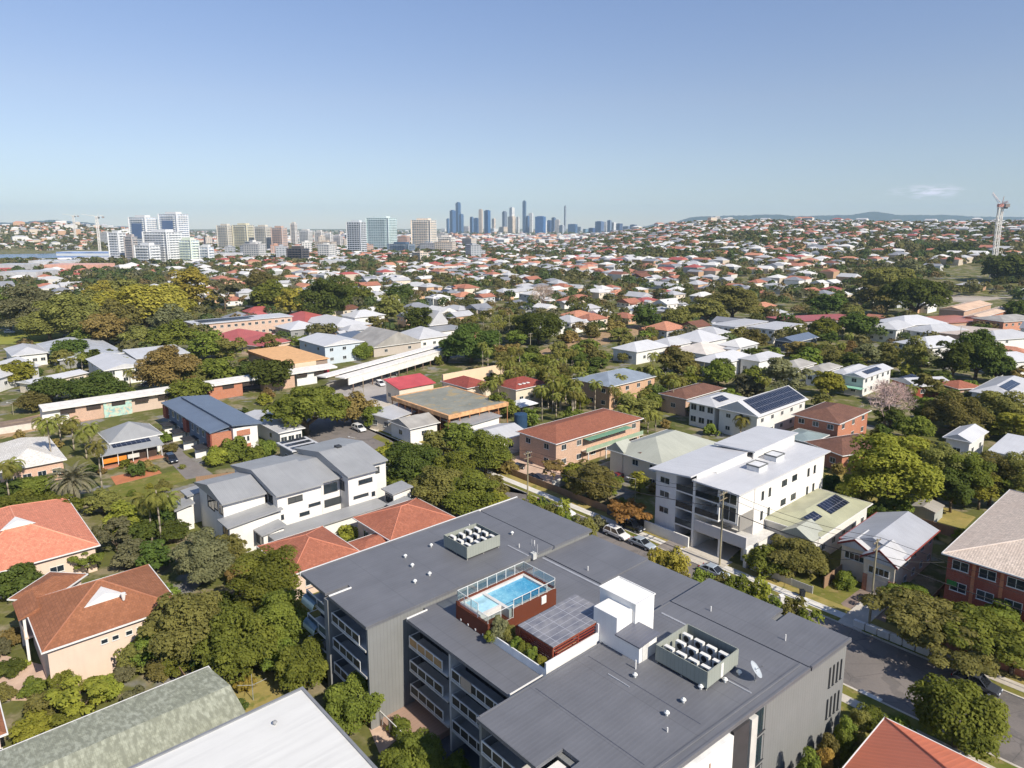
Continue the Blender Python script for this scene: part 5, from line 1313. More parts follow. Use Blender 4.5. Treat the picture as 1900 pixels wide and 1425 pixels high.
house('long_white_house', 'long white two storey house with solar strip and green verandah by the bare tree', (1566, 694), (1596, 702), (1656, 684), 6.0, R_WHITE, W_BOARD, roof='gable', axis='y', pitch=18, st=2, nS=1, nE=5, more=lambda t, W, D, h: (solar(t, W, D, h, 18, 'E', .2, .7, .3, .85), MB().box(-.2, -3, 2.7, W, -.02, 2.9).build('verandah_roof', m_plain(S(140, 190, 166)), t)))
for (L, N, R, h, lb, r_, w_) in (((1320, 600), (1350, 607), (1425, 597), 7.0, 'white cubic townhouses with dark left end and grey flat roofs', R_LG, W_WHITE), ((1392, 606), (1440, 613), (1484, 601), 6.4, 'white cubic townhouse with three dark windows, right of a pair', R_LG, W_WHITE)):
    house('cubic_townhouse', lb, L, N, R, h, r_, w_, roof='flat', st=2, nS=4, nE=3)
house('solar_cottage', 'small dark gabled cottage with solar roof in front of the cubic townhouses', (1446, 630), (1468, 637), (1508, 626), 4.4, R_BLUE, m_plain(S(84, 92, 104)), roof='gable', axis='y', pitch=20)
house('red_roof_station', 'long low red roofed sheds behind the cubic townhouses', (1452, 590), None, (1572, 588), 5.0, R_RED, m_plain(S(160, 150, 150)), B=(1560, 580), roof='flat', cat='shed')
for (L, N, R, h, lb, r_) in (((1626, 606), (1656, 614), (1684, 603), 6.2, 'white two storey house with dark verandah left of the big white gable', R_LG), ((1642, 596), (1680, 606), (1737, 598), 6.4, 'large white gabled house on the right, tallest of its row', R_WHITE), ((1700, 612), (1735, 622), (1778, 612), 5.6, 'pale gabled house with blue solar wall beside the big white gable', R_LG), ((1716, 638), (1728, 650), (1742, 634), 6.0, 'narrow white house half hidden by a tall shrub', R_WHITE), ((1830, 624), (1852, 634), (1888, 622), 5.4, 'pale blue grey roofed house right of the dark trees', R_LG), ((1840, 664), (1862, 676), (1900, 664), 5.0, 'white roofed cream house right of the dark trees', R_WHITE)):
    house('white_house', lb, L, N, R, h, r_, W_BOARD, roof='hip', pitch=20, st=2, nS=3, nE=2, group='white houses on the right')
house('warehouse', 'long peach coloured warehouse roof on the right', (1756, 575), None, (1826, 562), 7.0, m_metal(S(226, 190, 158), .5), W_TAN, B=(1778, 560), roof='gable', axis='y', pitch=14, cat='warehouse')
house('warehouse', 'second peach warehouse roof, right of the long one', (1800, 588), None, (1882, 568), 6.0, m_metal(S(228, 196, 166), .5), W_OB, B=(1850, 566), roof='gable', axis='y', pitch=12, cat='warehouse')
house('warehouse', 'flat rust red roofed sheds in front of the peach warehouses', (1706, 592), None, (1808, 592), 5.0, m_metal(S(186, 122, 104), .5), W_TAN, B=(1770, 582), roof='flat', cat='warehouse')
house('orange_flats', 'small orange brick flats by the peach warehouses', (1846, 592), (1866, 600), (1892, 590), 7.0, R_OLD, m_wall(S(206, 146, 118), 'brick'), pitch=14, st=2, cat='flats')
house('beige_hall', 'long beige flat roofed hall behind the right hand white houses', (1752, 616), None, (1850, 612), 6.0, m_metal(S(206, 188, 172), .5), W_TAN, B=(1790, 602), roof='flat', cat='hall')
house('solar_roof_house', 'grey roofed house with a long solar strip at the right edge', (1797, 722), (1856, 738), (1930, 712), 5.2, R_LG, W_BOARD, pitch=20, nS=2, nE=3, more=lambda t, W, D, h: solar(t, W, D, h, 20, 'E', .15, .6, .4, .85))
house('grey_roof_house', 'blue grey house at the right edge below the solar strip roof', (1868, 748), (1905, 765), (1960, 738), 5.2, R_G, W_BLUE, pitch=20, nS=3, nE=2)
house('white_gable_house', 'white gabled house peeking over the bamboo, left one', (1752, 808), (1790, 822), (1832, 803), 5.0, R_WHITE, W_BOARD, roof='gable', axis='y', pitch=24)
house('white_gable_house', 'white flat roofed house peeking over the bamboo, right one', (1824, 832), (1870, 846), (1930, 822), 5.0, R_WHITE, W_BOARD, roof='skillion', rise=.6, up='N')
def slat(t, W, D, h): solar(t, W, D, h, 14, 'S', .15, .85, .2, .9)
house('carport', 'white slatted carport roof beside brown roofs in front of the dark trees', (1686, 706), None, (1738, 710), 3.6, R_WHITE, W_RB, B=(1724, 696), roof='gable', pitch=14, more=slat)
house('brown_roof_house', 'low red brown roof under the dark tall trees on the right', (1760, 712), None, (1800, 716), 3.8, T_TERRA, W_TAN, B=(1782, 704), pitch=18)
house('garden_shed', 'small grey steel garden shed in a dry yard', (1690, 938), (1735, 952), (1752, 938), 2.4, m_metal(S(172, 166, 158), .3), m_wall(S(170, 172, 168), 'clad'), roof='gable', pitch=14, nS=0, nE=0, cat='shed', ov=.15, gut=False)

# -- left side beyond the railway
house('queenslander_house', 'white verandah house with a pale gable at the left, beside the green field', (10, 648), (34, 662), (86, 652), 4.6, R_LG, W_BOARD, pitch=20, nS=2, nE=4)
house('grey_shed', 'wide pale grey shed roof below the field', (100, 640), None, (198, 652), 3.6, m_metal(S(190, 194, 200), .4), W_GREY, B=(160, 624), roof='gable', axis='x', pitch=8, cat='shed')
house('white_roof_house', 'white roofed house with palm shadow and pale lower walls, left of the bronze tree', (170, 668), (210, 690), (258, 676), 5.4, R_WHITE, W_WHITE, roof='gable', axis='x', pitch=14, st=2, nS=2, nE=3)
house('white_roof_house', 'white skillion roofed house behind the bronze tree', (243, 655), None, (336, 652), 5.4, R_WHITE, W_CREAM, B=(312, 640), roof='skillion', rise=.8, up='W')
house('long_white_house', 'long low white roofed building beside dark shrubs above the railway', (46, 708), (60, 715), (150, 692), 3.4, R_WHITE, W_CREAM, roof='gable', axis='y', pitch=12, nS=1, nE=5)
house('white_roof_house', 'grey and white house at the left edge above the railway', (-40, 700), (-15, 712), (16, 684), 4.6, R_LG, W_BOARD, roof='gable', axis='y', pitch=24)

# -- white apartments across the street
wa = thing('white_apartments', 'white three storey apartments with stepped white roofs, open black balconies and street garages', 'apartment building', UV0, RZ)
FOOT += [(U(u, 13).x, U(u, 13).y, 9) for u in (64, 74, 86)]
def wpart(n, mb, m): return mb.build(n, m, wa)
WA = m_wall(S(232, 228, 222)); WG = m_wall(S(222, 220, 220))
wpart('wall', MB().box(5.6, 61, -0.3, 9.6, 91, 11.4), WG); wpart('wall', MB().box(9.61, 66, -0.3, 14.0, 91, 11.9), WA); wpart('wall', MB().box(14.01, 66.5, 3.2, 20.6, 91.2, 11.35), WA)
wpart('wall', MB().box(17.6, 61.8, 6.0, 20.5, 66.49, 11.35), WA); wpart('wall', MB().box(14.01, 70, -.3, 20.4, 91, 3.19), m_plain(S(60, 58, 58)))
wpart('roof', MB().hexa([(5.0, 59.6, 11.5), (13.2, 59.6, 12.3), (13.2, 78, 12.5), (5.0, 78, 11.7)], [(5.0, 59.6, 11.75), (13.2, 59.6, 12.55), (13.2, 78, 12.75), (5.0, 78, 11.95)]), R_WHITE)
wpart('roof', MB().hexa([(6.5, 77, 12.5), (14.6, 77, 12.9), (14.6, 93, 13.1), (6.5, 93, 12.7)], [(6.5, 77, 12.75), (14.6, 77, 13.15), (14.6, 93, 13.35), (6.5, 93, 12.95)]), R_WHITE)
wpart('roof', MB().hexa([(12.9, 60.4, 11.5), (21.3, 60.4, 11.4), (21.3, 92, 11.4), (12.9, 92, 11.5)], [(12.9, 60.4, 11.75), (21.3, 60.4, 11.65), (21.3, 92, 11.65), (12.9, 92, 11.75)]), R_WHITE)
wpart('wall', MB().box(13.0, 61.5, 11.76, 13.15, 77, 12.45), WA); wpart('wall', MB().box(14.2, 77, 11.76, 14.4, 92, 12.9), WA)
wpart('pier', MB().box(12.9, 60.9, -0.3, 13.3, 65.98, 11.5), M_WHITE); wpart('pier', MB().box(17.2, 61.2, 6, 17.55, 61.5, 11.4), M_WHITE)
for z in (3.2, 6.1, 9.0):
    wpart('balcony', MB().box(9.62, 61.0, z - .22, 12.88, 65.98, z), M_WHITE)
    if z > 4:
        b_ = wpart('balcony', MB().box(13.32, 61.0, z - .22, 17.58, 66.48, z), M_WHITE)
        MB().box(13.32, 61.05, z, 17.5, 61.1, z + 1.0).build('balustrade', m_glass((.02, .025, .03)), b_)
    MB().box(9.62, 61.05, z, 12.88, 61.1, z + 1.0).build('balustrade', m_glass((.02, .025, .03)), wa)
wpart('garage_beam', MB().box(13.32, 60.9, 3.2, 22.6, 61.3, 5.0), m_wall(S(206, 202, 200))); wpart('podium', MB().box(13.3, 61.31, 2.9, 22.6, 69.9, 3.18), m_plain(S(200, 198, 194)))
wpart('wall', MB().box(20.7, 63, -.3, 22.6, 69.5, 2.89), W_WHITE); wpart('pier', MB().box(17.8, 61.0, -.3, 18.3, 61.5, 3.19), M_WHITE); wpart('pier', MB().box(22.3, 60.9, -.3, 22.8, 62.9, 3.19), M_WHITE)
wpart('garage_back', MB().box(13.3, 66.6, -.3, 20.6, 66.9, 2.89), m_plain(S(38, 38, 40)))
wpart('screen', MB().box(20.61, 62, 5.0, 20.75, 66, 7.6), m_wall(S(150, 146, 140), 'clad'))
for z in (4.2, 7.0, 9.4): window(wa, 7.4, 61, z, 1.9, 1.1, 'S', M_FRAME)
for z in (3.3, 6.2, 9.1):
    window(wa, 11.3, 66, z, 3.0, 2.2, 'S', M_DARKFRAME)
    if z > 4: window(wa, 15.4, 66.5, z, 3.2, 2.2, 'S', M_DARKFRAME)
window(wa, 19, 61.8, 6.4, 2.4, 2.4, 'S', M_FRAME); window(wa, 19, 61.8, 9.2, 2.4, 2.0, 'S', M_FRAME)
for z in (5.0, 8.4):
    for u in (69, 71.3, 76.2, 79.8, 85, 87.4): window(wa, 20.6, u, z + (0.5 if u in (76.2, 79.8) else 0), 1.7 if u in (76.2, 79.8) else .7, 1.0 if u in (76.2, 79.8) else 1.4, 'E', M_DARKFRAME)
for v, u in ((16.2, 71.5), (15.6, 78.5)):
    sk_ = wpart('skylight', MB().box(v, u, 11.7, v + 2.2, u + 2.8, 12.6), m_plain(S(216, 216, 216)))
    e = MB(); e.box(v - .1, u - .1, 12.5, v + 2.3, u, 12.75); e.box(v - .1, u + 2.8, 12.5, v + 2.3, u + 2.9, 12.75); e.box(v - .1, u, 12.5, v, u + 2.8, 12.75); e.box(v + 2.2, u, 12.5, v + 2.3, u + 2.8, 12.75); e.build('skylight_rim', m_plain(S(110, 112, 112)), sk_)
o = MB().box(4.0, 0, 0, 12.9, .3, 1.9).build('front_fence', M_WHITE, loc=U(60.2, 0), rz=RZ); tag(o, 'white rendered front fence with pillar before the white apartments', 'fence')
o = MB().box(-4.6, 0, 0, 3.9, .12, 1.7).build('front_fence', m_plain(S(70, 72, 76)), loc=U(60.6, 0), rz=RZ); tag(o, 'dark grey panel fence left of the white rendered fence', 'fence')

# ---------------------------------------------------------------- labels that single things out
AUTO = []     # object, words before, picture x, y
LAND = [(190, 1120, 'the brown tiled house'), (100, 1000, 'the salmon roofed house'), (530, 900, 'the grey roofed townhouses'), (390, 780, 'the blue townhouses'), (60, 850, 'the off-white roofed house'), (240, 810, 'the grey roofed cafe'), (200, 750, 'the station canopy'), (530, 670, 'the orange roofed hall'), (620, 650, 'the white townhouse'), (440, 595, 'the white school block'),
    (60, 625, 'the green field'), (840, 745, 'the unfinished building'), (760, 708, 'the red roofed cafe'), (1080, 790, 'the long brick flats'), (1140, 708, 'the blue roofed flats'), (1220, 820, 'the sage green roofs'), (1370, 860, 'the white apartments'), (1510, 960, 'the weatherboard house'), (1650, 1020, 'the gabled cream house'), (1850, 1080, 'the red brick flats'),
    (1240, 640, 'the white cottages'), (1420, 750, 'the solar gable house'), (1540, 775, 'the orange brick house'), (1400, 605, 'the cubic townhouses'), (1690, 605, 'the big white gabled house'), (1800, 575, 'the peach warehouses'), (1845, 470, 'the tower crane'), (1645, 740, 'the bare tree'), (1850, 725, 'the solar strip house'), (1080, 1180, 'the grey apartments'), (470, 1350, 'the flat white roof'),
    (1650, 1390, 'the orange ribbed roof'), (680, 1000, 'the terracotta roofs'), (650, 820, 'the asphalt street bend'), (310, 440, 'the twin white towers'), (470, 440, 'the cream towers'), (700, 440, 'the glass towers'), (790, 440, 'the beige tower'), (970, 415, 'the city skyline'), (1310, 415, 'the hill crest'), (1120, 630, 'the rail cutting'), (800, 580, 'the church hall'), (760, 660, 'the platform roof'), (120, 640, 'the grey shed roof'), (900, 700, 'the parapet building'), (1800, 480, 'the grass bank'), (90, 475, 'the river')]
def near(x, y, far=False):
    best = min(LAND, key=lambda l: (l[0] - x) ** 2 + ((l[1] - y) * 1.6) ** 2)
    dx, dy = x - best[0], y - best[1]
    if abs(dx) > 1.3 * abs(dy): r = 'left of' if dx < 0 else 'right of'
    else: r = 'behind' if dy < 0 else 'in front of'
    return r + ' ' + best[2]
def auto(o, words, x, y):
    AUTO.append((o, words + ' ' + near(x, y), x, y)); return o
NUM = ['first', 'second', 'third', 'fourth', 'fifth', 'sixth', 'seventh', 'eighth', 'ninth', 'tenth', 'eleventh', 'twelfth', 'thirteenth', 'fourteenth', 'fifteenth', 'sixteenth', 'seventeenth', 'eighteenth', 'nineteenth', 'twentieth']
def finish_labels():
    d = {}
    for a in AUTO: d.setdefault(a[1], []).append(a)
    for k, L in d.items():
        L.sort(key=lambda a: a[2])
        for i, a in enumerate(L):
            if len(L) == 1: a[0]['label'] = k
            else:
                q = 'leftmost' if i == 0 else 'rightmost' if i == len(L) - 1 else (NUM[i] if i < 20 else str(i + 1) + 'th') + ' from left'
                a[0]['label'] = k + ', ' + q
COLN = {'green': 'green', 'dark': 'dark green', 'olive': 'olive green', 'yellow': 'yellow green', 'lime': 'bright green', 'grey': 'grey green', 'bronze': 'bronze tinted', 'orange': 'orange tinted'}
SHN = {'round': 'rounded tree', 'dense': 'dense round tree', 'spread': 'wide flat topped tree', 'feather': 'lacy spreading tree', 'tall': 'tall tree', 'euc': 'open gum tree', 'bamboo': 'feathery tall clump', 'shrub': 'low shrub', 'column': 'narrow upright shrub'}
def T(x, y, w, sp='round', col='green', hs=1.0, **k):
    sz = 'large' if w > 120 else 'small' if w < 55 else 'mid sized'
    isb = sp in ('shrub', 'column')
    o = tree(x, y, w, sp, col, hs=hs, name='shrub' if isb else ('bamboo_clump' if sp == 'bamboo' else 'tree'), cat='shrub' if isb else 'bamboo' if sp == 'bamboo' else 'tree', group='garden shrubs' if isb else 'trees among the houses', nofoot=isb, **k)
    return auto(o, sz + ' ' + COLN[col] + ' ' + SHN[sp], x, y)
def TT(*rows):
    for r in rows: T(*r)
def PP(x, y, hgt=8.0, kind='palm', sc=1.0):
    o = palm(x, y, kind, hgt, group='palms', sc=sc)
    return auto(o, {'palm': 'slender feather palm', 'date': 'stout date palm', 'fan': 'short crowned palm', 'low': 'low bushy palm'}[kind], x, y)

# near left garden
TT((372, 1032, 118, 'round', 'grey', 1.0), (496, 1080, 145, 'tall', 'green', .64), (345, 1165, 170, 'round', 'olive', .95), (440, 1190, 150, 'round', 'green', 1.0), (525, 1150, 110, 'tall', 'green', .8), (566, 1232, 108, 'dense', 'green', 1.05), (285, 1200, 100, 'round', 'green', .9), (656, 1300, 118, 'dense', 'green', 1.0), (768, 1404, 130, 'round', 'green', .9), (744, 1350, 46, 'shrub', 'green'),
   (40, 948, 120, 'dense', 'green', .8), (110, 945, 80, 'round', 'green', .8), (232, 965, 80, 'tall', 'lime', .6), (190, 930, 70, 'round', 'olive', .8), (300, 950, 60, 'tall', 'dark', .7), (250, 1025, 80, 'round', 'grey', .8), (290, 1030, 70, 'round', 'dark', .9), (160, 1040, 50, 'euc', 'green', .7), (36, 1078, 90, 'round', 'dark', .9), (320, 985, 60, 'round', 'dark', .8),
   (150, 1285, 95, 'euc', 'lime', .7), (90, 1310, 80, 'round', 'olive', .8), (195, 1280, 60, 'round', 'lime', .9), (60, 1350, 70, 'round', 'lime', .7), (230, 1245, 46, 'round', 'grey', .9), (130, 1330, 70, 'round', 'green', .8), (20, 1240, 50, 'shrub', 'dark'), (455, 1268, 40, 'shrub', 'yellow'), (250, 1290, 40, 'shrub', 'grey'), (410, 1130, 80, 'round', 'dark', .9), (300, 1240, 60, 'shrub', 'olive'), (385, 1225, 70, 'shrub', 'green'), (690, 1330, 30, 'shrub', 'orange'), (850, 1420, 50, 'shrub', 'green'))
for q in ((648, 990, 42, 'shrub', 'lime'), (692, 1012, 46, 'shrub', 'green'), (440, 838, 60, 'shrub', 'green'), (405, 850, 50, 'shrub', 'lime'), (470, 846, 40, 'shrub', 'green'), (496, 835, 46, 'shrub', 'green'), (715, 838, 40, 'shrub', 'lime')): T(*q)
TT((300, 1130, 90, 'round', 'green', .9), (260, 1215, 80, 'round', 'olive', .9), (420, 1020, 70, 'round', 'olive', 1.0), (470, 1190, 90, 'round', 'dark', .9), (515, 1215, 80, 'round', 'green', .9), (395, 1200, 90, 'round', 'dark', .9), (330, 1225, 70, 'round', 'green', .8), (600, 1180, 60, 'tall', 'green', .7), (215, 990, 60, 'euc', 'grey', .8), (265, 985, 70, 'round', 'dark', .8), (70, 900, 70, 'dense', 'green', .7), (30, 905, 60, 'round', 'dark', .7), (0, 1000, 60, 'round', 'dark', .7), (1870, 500, 90, 'dense', 'dark', .9), (1768, 472, 70, 'round', 'dark', .8), (1735, 470, 50, 'round', 'dark', .8), (1690, 500, 60, 'round', 'grey', .8), (1890, 470, 60, 'round', 'olive', .8), (1545, 900, 60, 'round', 'dark', .8), (1625, 950, 60, 'round', 'dark', .7))
TT((960, 690, 50, 'round', 'olive', .8), (1005, 672, 46, 'round', 'green', .8), (1040, 690, 50, 'round', 'olive', .8), (1072, 668, 44, 'round', 'dark', .8), (985, 720, 40, 'round', 'green', .8), (1030, 735, 44, 'round', 'olive', .8), (1090, 650, 40, 'round', 'olive', .8), (940, 665, 50, 'round', 'olive', .7), (1120, 660, 34, 'round', 'green', .7), (1075, 745, 44, 'round', 'green', .8), (1210, 745, 50, 'round', 'green', .8), (1165, 640, 36, 'shrub', 'olive'), (1060, 628, 34, 'shrub', 'bronze'), (1100, 618, 34, 'shrub', 'olive'), (1140, 608, 36, 'shrub', 'bronze'))
# street trees on the left
TT((568, 757, 152, 'spread', 'green', 1.0), (655, 757, 86, 'round', 'bronze', .8), (690, 772, 50, 'round', 'green', .9), (768, 858, 118, 'dense', 'dark', .9), (735, 890, 60, 'dense', 'green', .8), (812, 905, 118, 'round', 'olive', .8), (870, 918, 120, 'round', 'green', .7), (912, 928, 70, 'round', 'lime', .7), (838, 872, 100, 'round', 'green', .8), (800, 880, 80, 'dense', 'green', .9), (905, 905, 80, 'round', 'olive', .8),
   (845, 812, 84, 'round', 'green', .8), (900, 838, 106, 'round', 'green', .9), (812, 822, 60, 'round', 'olive', .9), (872, 848, 80, 'round', 'green', .8), (775, 806, 34, 'shrub', 'yellow'), (930, 850, 50, 'round', 'grey', .9),
   (1095, 893, 104, 'round', 'olive', .85), (1062, 878, 60, 'round', 'lime', .8), (1125, 902, 62, 'round', 'green', .8), (1028, 868, 46, 'euc', 'bronze', .8), (942, 868, 40, 'shrub', 'bronze'), (1186, 893, 42, 'tall', 'lime', .7), (1162, 948, 92, 'feather', 'orange', .9), (1108, 972, 34, 'shrub', 'grey'), (985, 775, 40, 'round', 'green', 1.0), (925, 750, 44, 'tall', 'green', .9),
   (1475, 1032, 116, 'round', 'olive', .75), (1425, 1040, 84, 'round', 'green', .7), (1512, 1030, 60, 'round', 'olive', .7), (1566, 1080, 44, 'shrub', 'green'), (1232, 1040, 40, 'shrub', 'yellow'), (1255, 1050, 36, 'shrub', 'olive'))
# right hand side
TT((1652, 872, 172, 'tall', 'lime', .62), (1600, 905, 80, 'round', 'lime', .9), (1690, 850, 90, 'tall', 'lime', .7), (1742, 868, 100, 'tall', 'olive', .72), (1795, 880, 96, 'tall', 'green', .75), (1842, 880, 100, 'tall', 'olive', .7), (1893, 888, 96, 'tall', 'olive', .75), (1768, 905, 80, 'tall', 'dark', .7), (1820, 905, 70, 'tall', 'lime', .7), (1870, 905, 70, 'tall', 'green', .7), (1720, 900, 70, 'tall', 'green', .7), (1660, 935, 70, 'round', 'green', .8),
   (1715, 1142, 190, 'feather', 'olive', .9), (1825, 1172, 190, 'feather', 'green', .9), (1778, 1205, 170, 'feather', 'olive', .8), (1890, 1150, 150, 'feather', 'green', .9), (1880, 1215, 120, 'feather', 'olive', .8), (1690, 1110, 110, 'feather', 'green', .8), (1778, 1328, 168, 'dense', 'green', 1.0))
def TU(u, v, r, sp, col, hs, words):
    isb = sp in ('shrub', 'column'); lod = 1
    me, tm = proto(sp, lod, RND.randrange(4)); p = U(u, v); nm = 'shrub' if isb else 'tree'
    o = thing(nm, None, None, p, RND.uniform(0, 6.28)); o.scale = (r, r, r * hs); put('crown', with_mat(me, col), o)
    if tm: put('trunk', tm, o)
    q = Q((p.x, p.y, r * ZC[sp] * hs)); tag(o, None, 'shrub' if isb else 'tree', 'hedge shrubs by the grey end wall' if isb else 'street trees behind the grey roof'); AUTO.append((o, words, q[0], q[1]))
k = 0
for u in np.arange(14.5, 34.5, 1.75):
    TU(u, 49.6 + .5 * (k % 2), 1.05 + .15 * (k % 3), 'column', ('green', 'olive', 'orange', 'olive', 'green')[k % 5], 1.05 + .12 * ((k * 7) % 4), COLN[('green', 'olive', 'orange', 'olive', 'green')[k % 5]] + ' columnar shrub against the grey end wall'); k += 1
TU(36.5, 51.5, 1.2, 'column', 'green', 1.0, 'green columnar shrub by the street kerb')
for v in np.arange(-9, 46, 2.3):
    qx = Q(U(40.8, v, 9.4))[0]
    if not (975 < qx < 1100 or 1212 < qx < 1262 or 1295 < qx < 1510): continue
    c = 'yellow' if 1212 < qx < 1262 else ('lime', 'green', 'olive')[k % 3] if v < 10 else ('green', 'olive', 'green', 'lime')[k % 4]
    r_ = 1.8 + .25 * (k % 3)
    TU(40.6 + .8 * (k % 2), v, r_, 'tall', c, (9.3 + .35 * (k % 4)) / 3.1 / r_, COLN[c] + ' treetop showing over the far edge of the grey roof'); k += 1
# plants on the roof terrace
for v, u, r, c, z in ((24.6, 9.3, 1.15, 'grey', 11.5), (25.6, 9.6, 0.9, 'olive', 11.5), (27.4, 9.3, .7, 'green', 11.55), (28.4, 9.2, .75, 'green', 11.55), (29.5, 9.3, .7, 'green', 11.55), (30.5, 9.2, .6, 'lime', 11.55), (24.4, 8.2, .6, 'green', 11.5)):
    me, _ = proto('shrub', 1, k % 4); k += 1
    o = put('potted_shrub', with_mat(me, c), None, U(u, v, z), k, (r, r, r * 1.35)); tag(o, None, 'shrub', 'roof terrace plants'); q = Q(U(u, v, z)); AUTO.append((o, COLN[c] + ' shrub growing on the roof terrace beside the pergola', q[0], q[1]))
# middle distance, left
TT((180, 722, 110, 'dense', 'dark', .8), (95, 722, 76, 'dense', 'dark', .8), (312, 682, 124, 'round', 'bronze', .85), (352, 700, 70, 'round', 'olive', .8), (400, 690, 80, 'round', 'green', .8), (502, 692, 92, 'dense', 'dark', .85), (455, 690, 60, 'round', 'dark', .8), (348, 726, 80, 'dense', 'green', .8), (128, 650, 74, 'dense', 'dark', .8), (30, 690, 76, 'round', 'lime', .7), (60, 745, 60, 'round', 'olive', .7),
   (55, 572, 130, 'round', 'grey', .8), (130, 585, 120, 'round', 'olive', .8), (268, 566, 176, 'dense', 'yellow', .62), (225, 575, 90, 'dense', 'yellow', .7), (310, 578, 90, 'dense', 'yellow', .7), (215, 590, 90, 'round', 'olive', .9), (318, 592, 80, 'round', 'grey', .8), (195, 612, 84, 'round', 'bronze', .8), (350, 532, 84, 'tall', 'yellow', .7), (15, 570, 60, 'tall', 'green', .8), (90, 600, 100, 'round', 'olive', .7), (255, 628, 74, 'round', 'olive', .8), (322, 625, 90, 'round', 'green', .8), (380, 642, 84, 'round', 'green', .8), (432, 645, 60, 'euc', 'olive', .8), (170, 560, 70, 'round', 'olive', .8), (160, 625, 60, 'round', 'green', .7), (230, 540, 80, 'spread', 'olive', 1.0), (190, 545, 70, 'round', 'yellow', .8),
   (605, 556, 112, 'round', 'dark', .85), (505, 548, 84, 'round', 'green', .8), (480, 522, 64, 'round', 'olive', .8), (538, 560, 64, 'round', 'yellow', .9), (415, 535, 60, 'euc', 'grey', .8), (660, 548, 62, 'round', 'green', .8), (718, 572, 66, 'round', 'olive', .9), (776, 594, 66, 'round', 'dark', .9), (700, 600, 40, 'round', 'olive', .8), (740, 545, 56, 'round', 'dark', .8), (670, 655, 46, 'shrub', 'green'), (760, 634, 26, 'shrub', 'lime'),
   (874, 636, 118, 'dense', 'dark', .78), (1000, 606, 100, 'dense', 'dark', .8), (960, 625, 50, 'round', 'green', .7), (955, 600, 60, 'round', 'olive', .7), (830, 655, 40, 'round', 'dark', .8), (500, 635, 50, 'euc', 'olive', .8), (596, 690, 30, 'shrub', 'dark'))
TT((1255, 672, 86, 'round', 'olive', .8), (1332, 692, 70, 'round', 'green', .8), (1180, 760, 76, 'round', 'olive', .8), (1100, 705, 44, 'column', 'dark', .6), (1095, 640, 40, 'round', 'green', .7), (1035, 650, 34, 'shrub', 'olive'), (1400, 628, 56, 'round', 'olive', .8), (1360, 560, 110, 'round', 'olive', .7), (1310, 575, 80, 'round', 'olive', .7), (1205, 590, 64, 'round', 'dark', .7), (1260, 590, 70, 'round', 'olive', .7), (1150, 620, 50, 'round', 'olive', .6),
   (1594, 604, 72, 'dense', 'dark', .9), (1535, 565, 70, 'round', 'dark', .7), (1700, 548, 124, 'spread', 'dark', 1.0), (1650, 520, 100, 'spread', 'olive', 1.0), (1620, 550, 70, 'round', 'olive', .7), (1772, 664, 76, 'tall', 'dark', .75), (1815, 655, 104, 'round', 'dark', 1.1), (1850, 680, 70, 'round', 'dark', 1.0), (1696, 662, 56, 'column', 'olive', .75), (1655, 655, 50, 'round', 'olive', .9), (1610, 655, 56, 'round', 'grey', .8), (1575, 650, 50, 'round', 'bronze', .8), (1540, 660, 60, 'round', 'olive', .7), (1505, 655, 60, 'round', 'dark', .7), (1450, 702, 92, 'euc', 'grey', .75), (1536, 710, 66, 'round', 'lime', .85), (1400, 700, 66, 'round', 'green', .8), (1485, 650, 60, 'round', 'bronze', .7),
   (1845, 762, 120, 'round', 'olive', .75), (1770, 766, 110, 'round', 'olive', .8), (1720, 760, 76, 'round', 'green', .8), (1880, 790, 90, 'round', 'lime', .7), (1652, 772, 60, 'round', 'dark', .8), (1700, 795, 70, 'round', 'green', .8), (1800, 800, 60, 'round', 'olive', .8), (1735, 720, 50, 'round', 'olive', .7), (1890, 575, 60, 'dense', 'dark', .9), (1820, 612, 40, 'round', 'dark', .7), (1460, 620, 40, 'round', 'green', .8), (1530, 610, 60, 'round', 'green', .8), (1690, 690, 40, 'round', 'lime', .8), (1290, 760, 40, 'round', 'dark', .7), (1060, 770, 46, 'round', 'green', .8), (1320, 800, 30, 'shrub', 'green'), (1370, 620, 40, 'round', 'olive', .8), (1300, 745, 30, 'shrub', 'dark'), (1580, 580, 50, 'round', 'olive', .7))
bare_tree(1645, 738, 108, 'bare pinkish brown tree with fine twigs in front of the long white house')
bare_tree(1005, 545, 60, 'pale bare tree beside small orange roofs in the middle distance', S(186, 166, 150))
# palms
PP(134, 892, 5.0, 'date', 1.15)
for x, y, h_ in ((88, 788, 11), (180, 828, 9), (8, 868, 7), (22, 860, 6), (78, 782, 8), (132, 782, 7), (168, 792, 6), (290, 918, 9), (276, 932, 7), (312, 925, 6), (265, 925, 5), (108, 778, 6), (155, 805, 6), (196, 700, 5), (150, 660, 6), (130, 668, 5), (110, 682, 5), (240, 690, 6), (205, 705, 5), (228, 668, 5)): PP(x, y, h_)
rp = random.Random(3)
for i in range(64):
    x = rp.uniform(925, 1085); y = rp.uniform(648, 735)
    if y > 700 and x < 1005: x += 70
    PP(x, y, rp.uniform(3.5, 9), rp.choice(['palm', 'palm', 'fan']), rp.uniform(.8, 1.15))
for i in range(18):
    PP(rp.uniform(1195, 1290), rp.uniform(655, 710), rp.uniform(5, 9), rp.choice(['palm', 'fan']), rp.uniform(.9, 1.2))
for i in range(10): PP(rp.uniform(1150, 1225), rp.uniform(725, 775), rp.uniform(4, 7), rp.choice(['palm', 'low']), rp.uniform(.9, 1.2))
for i in range(12): PP(rp.uniform(860, 960), rp.uniform(575, 605), rp.uniform(6, 10), 'palm')
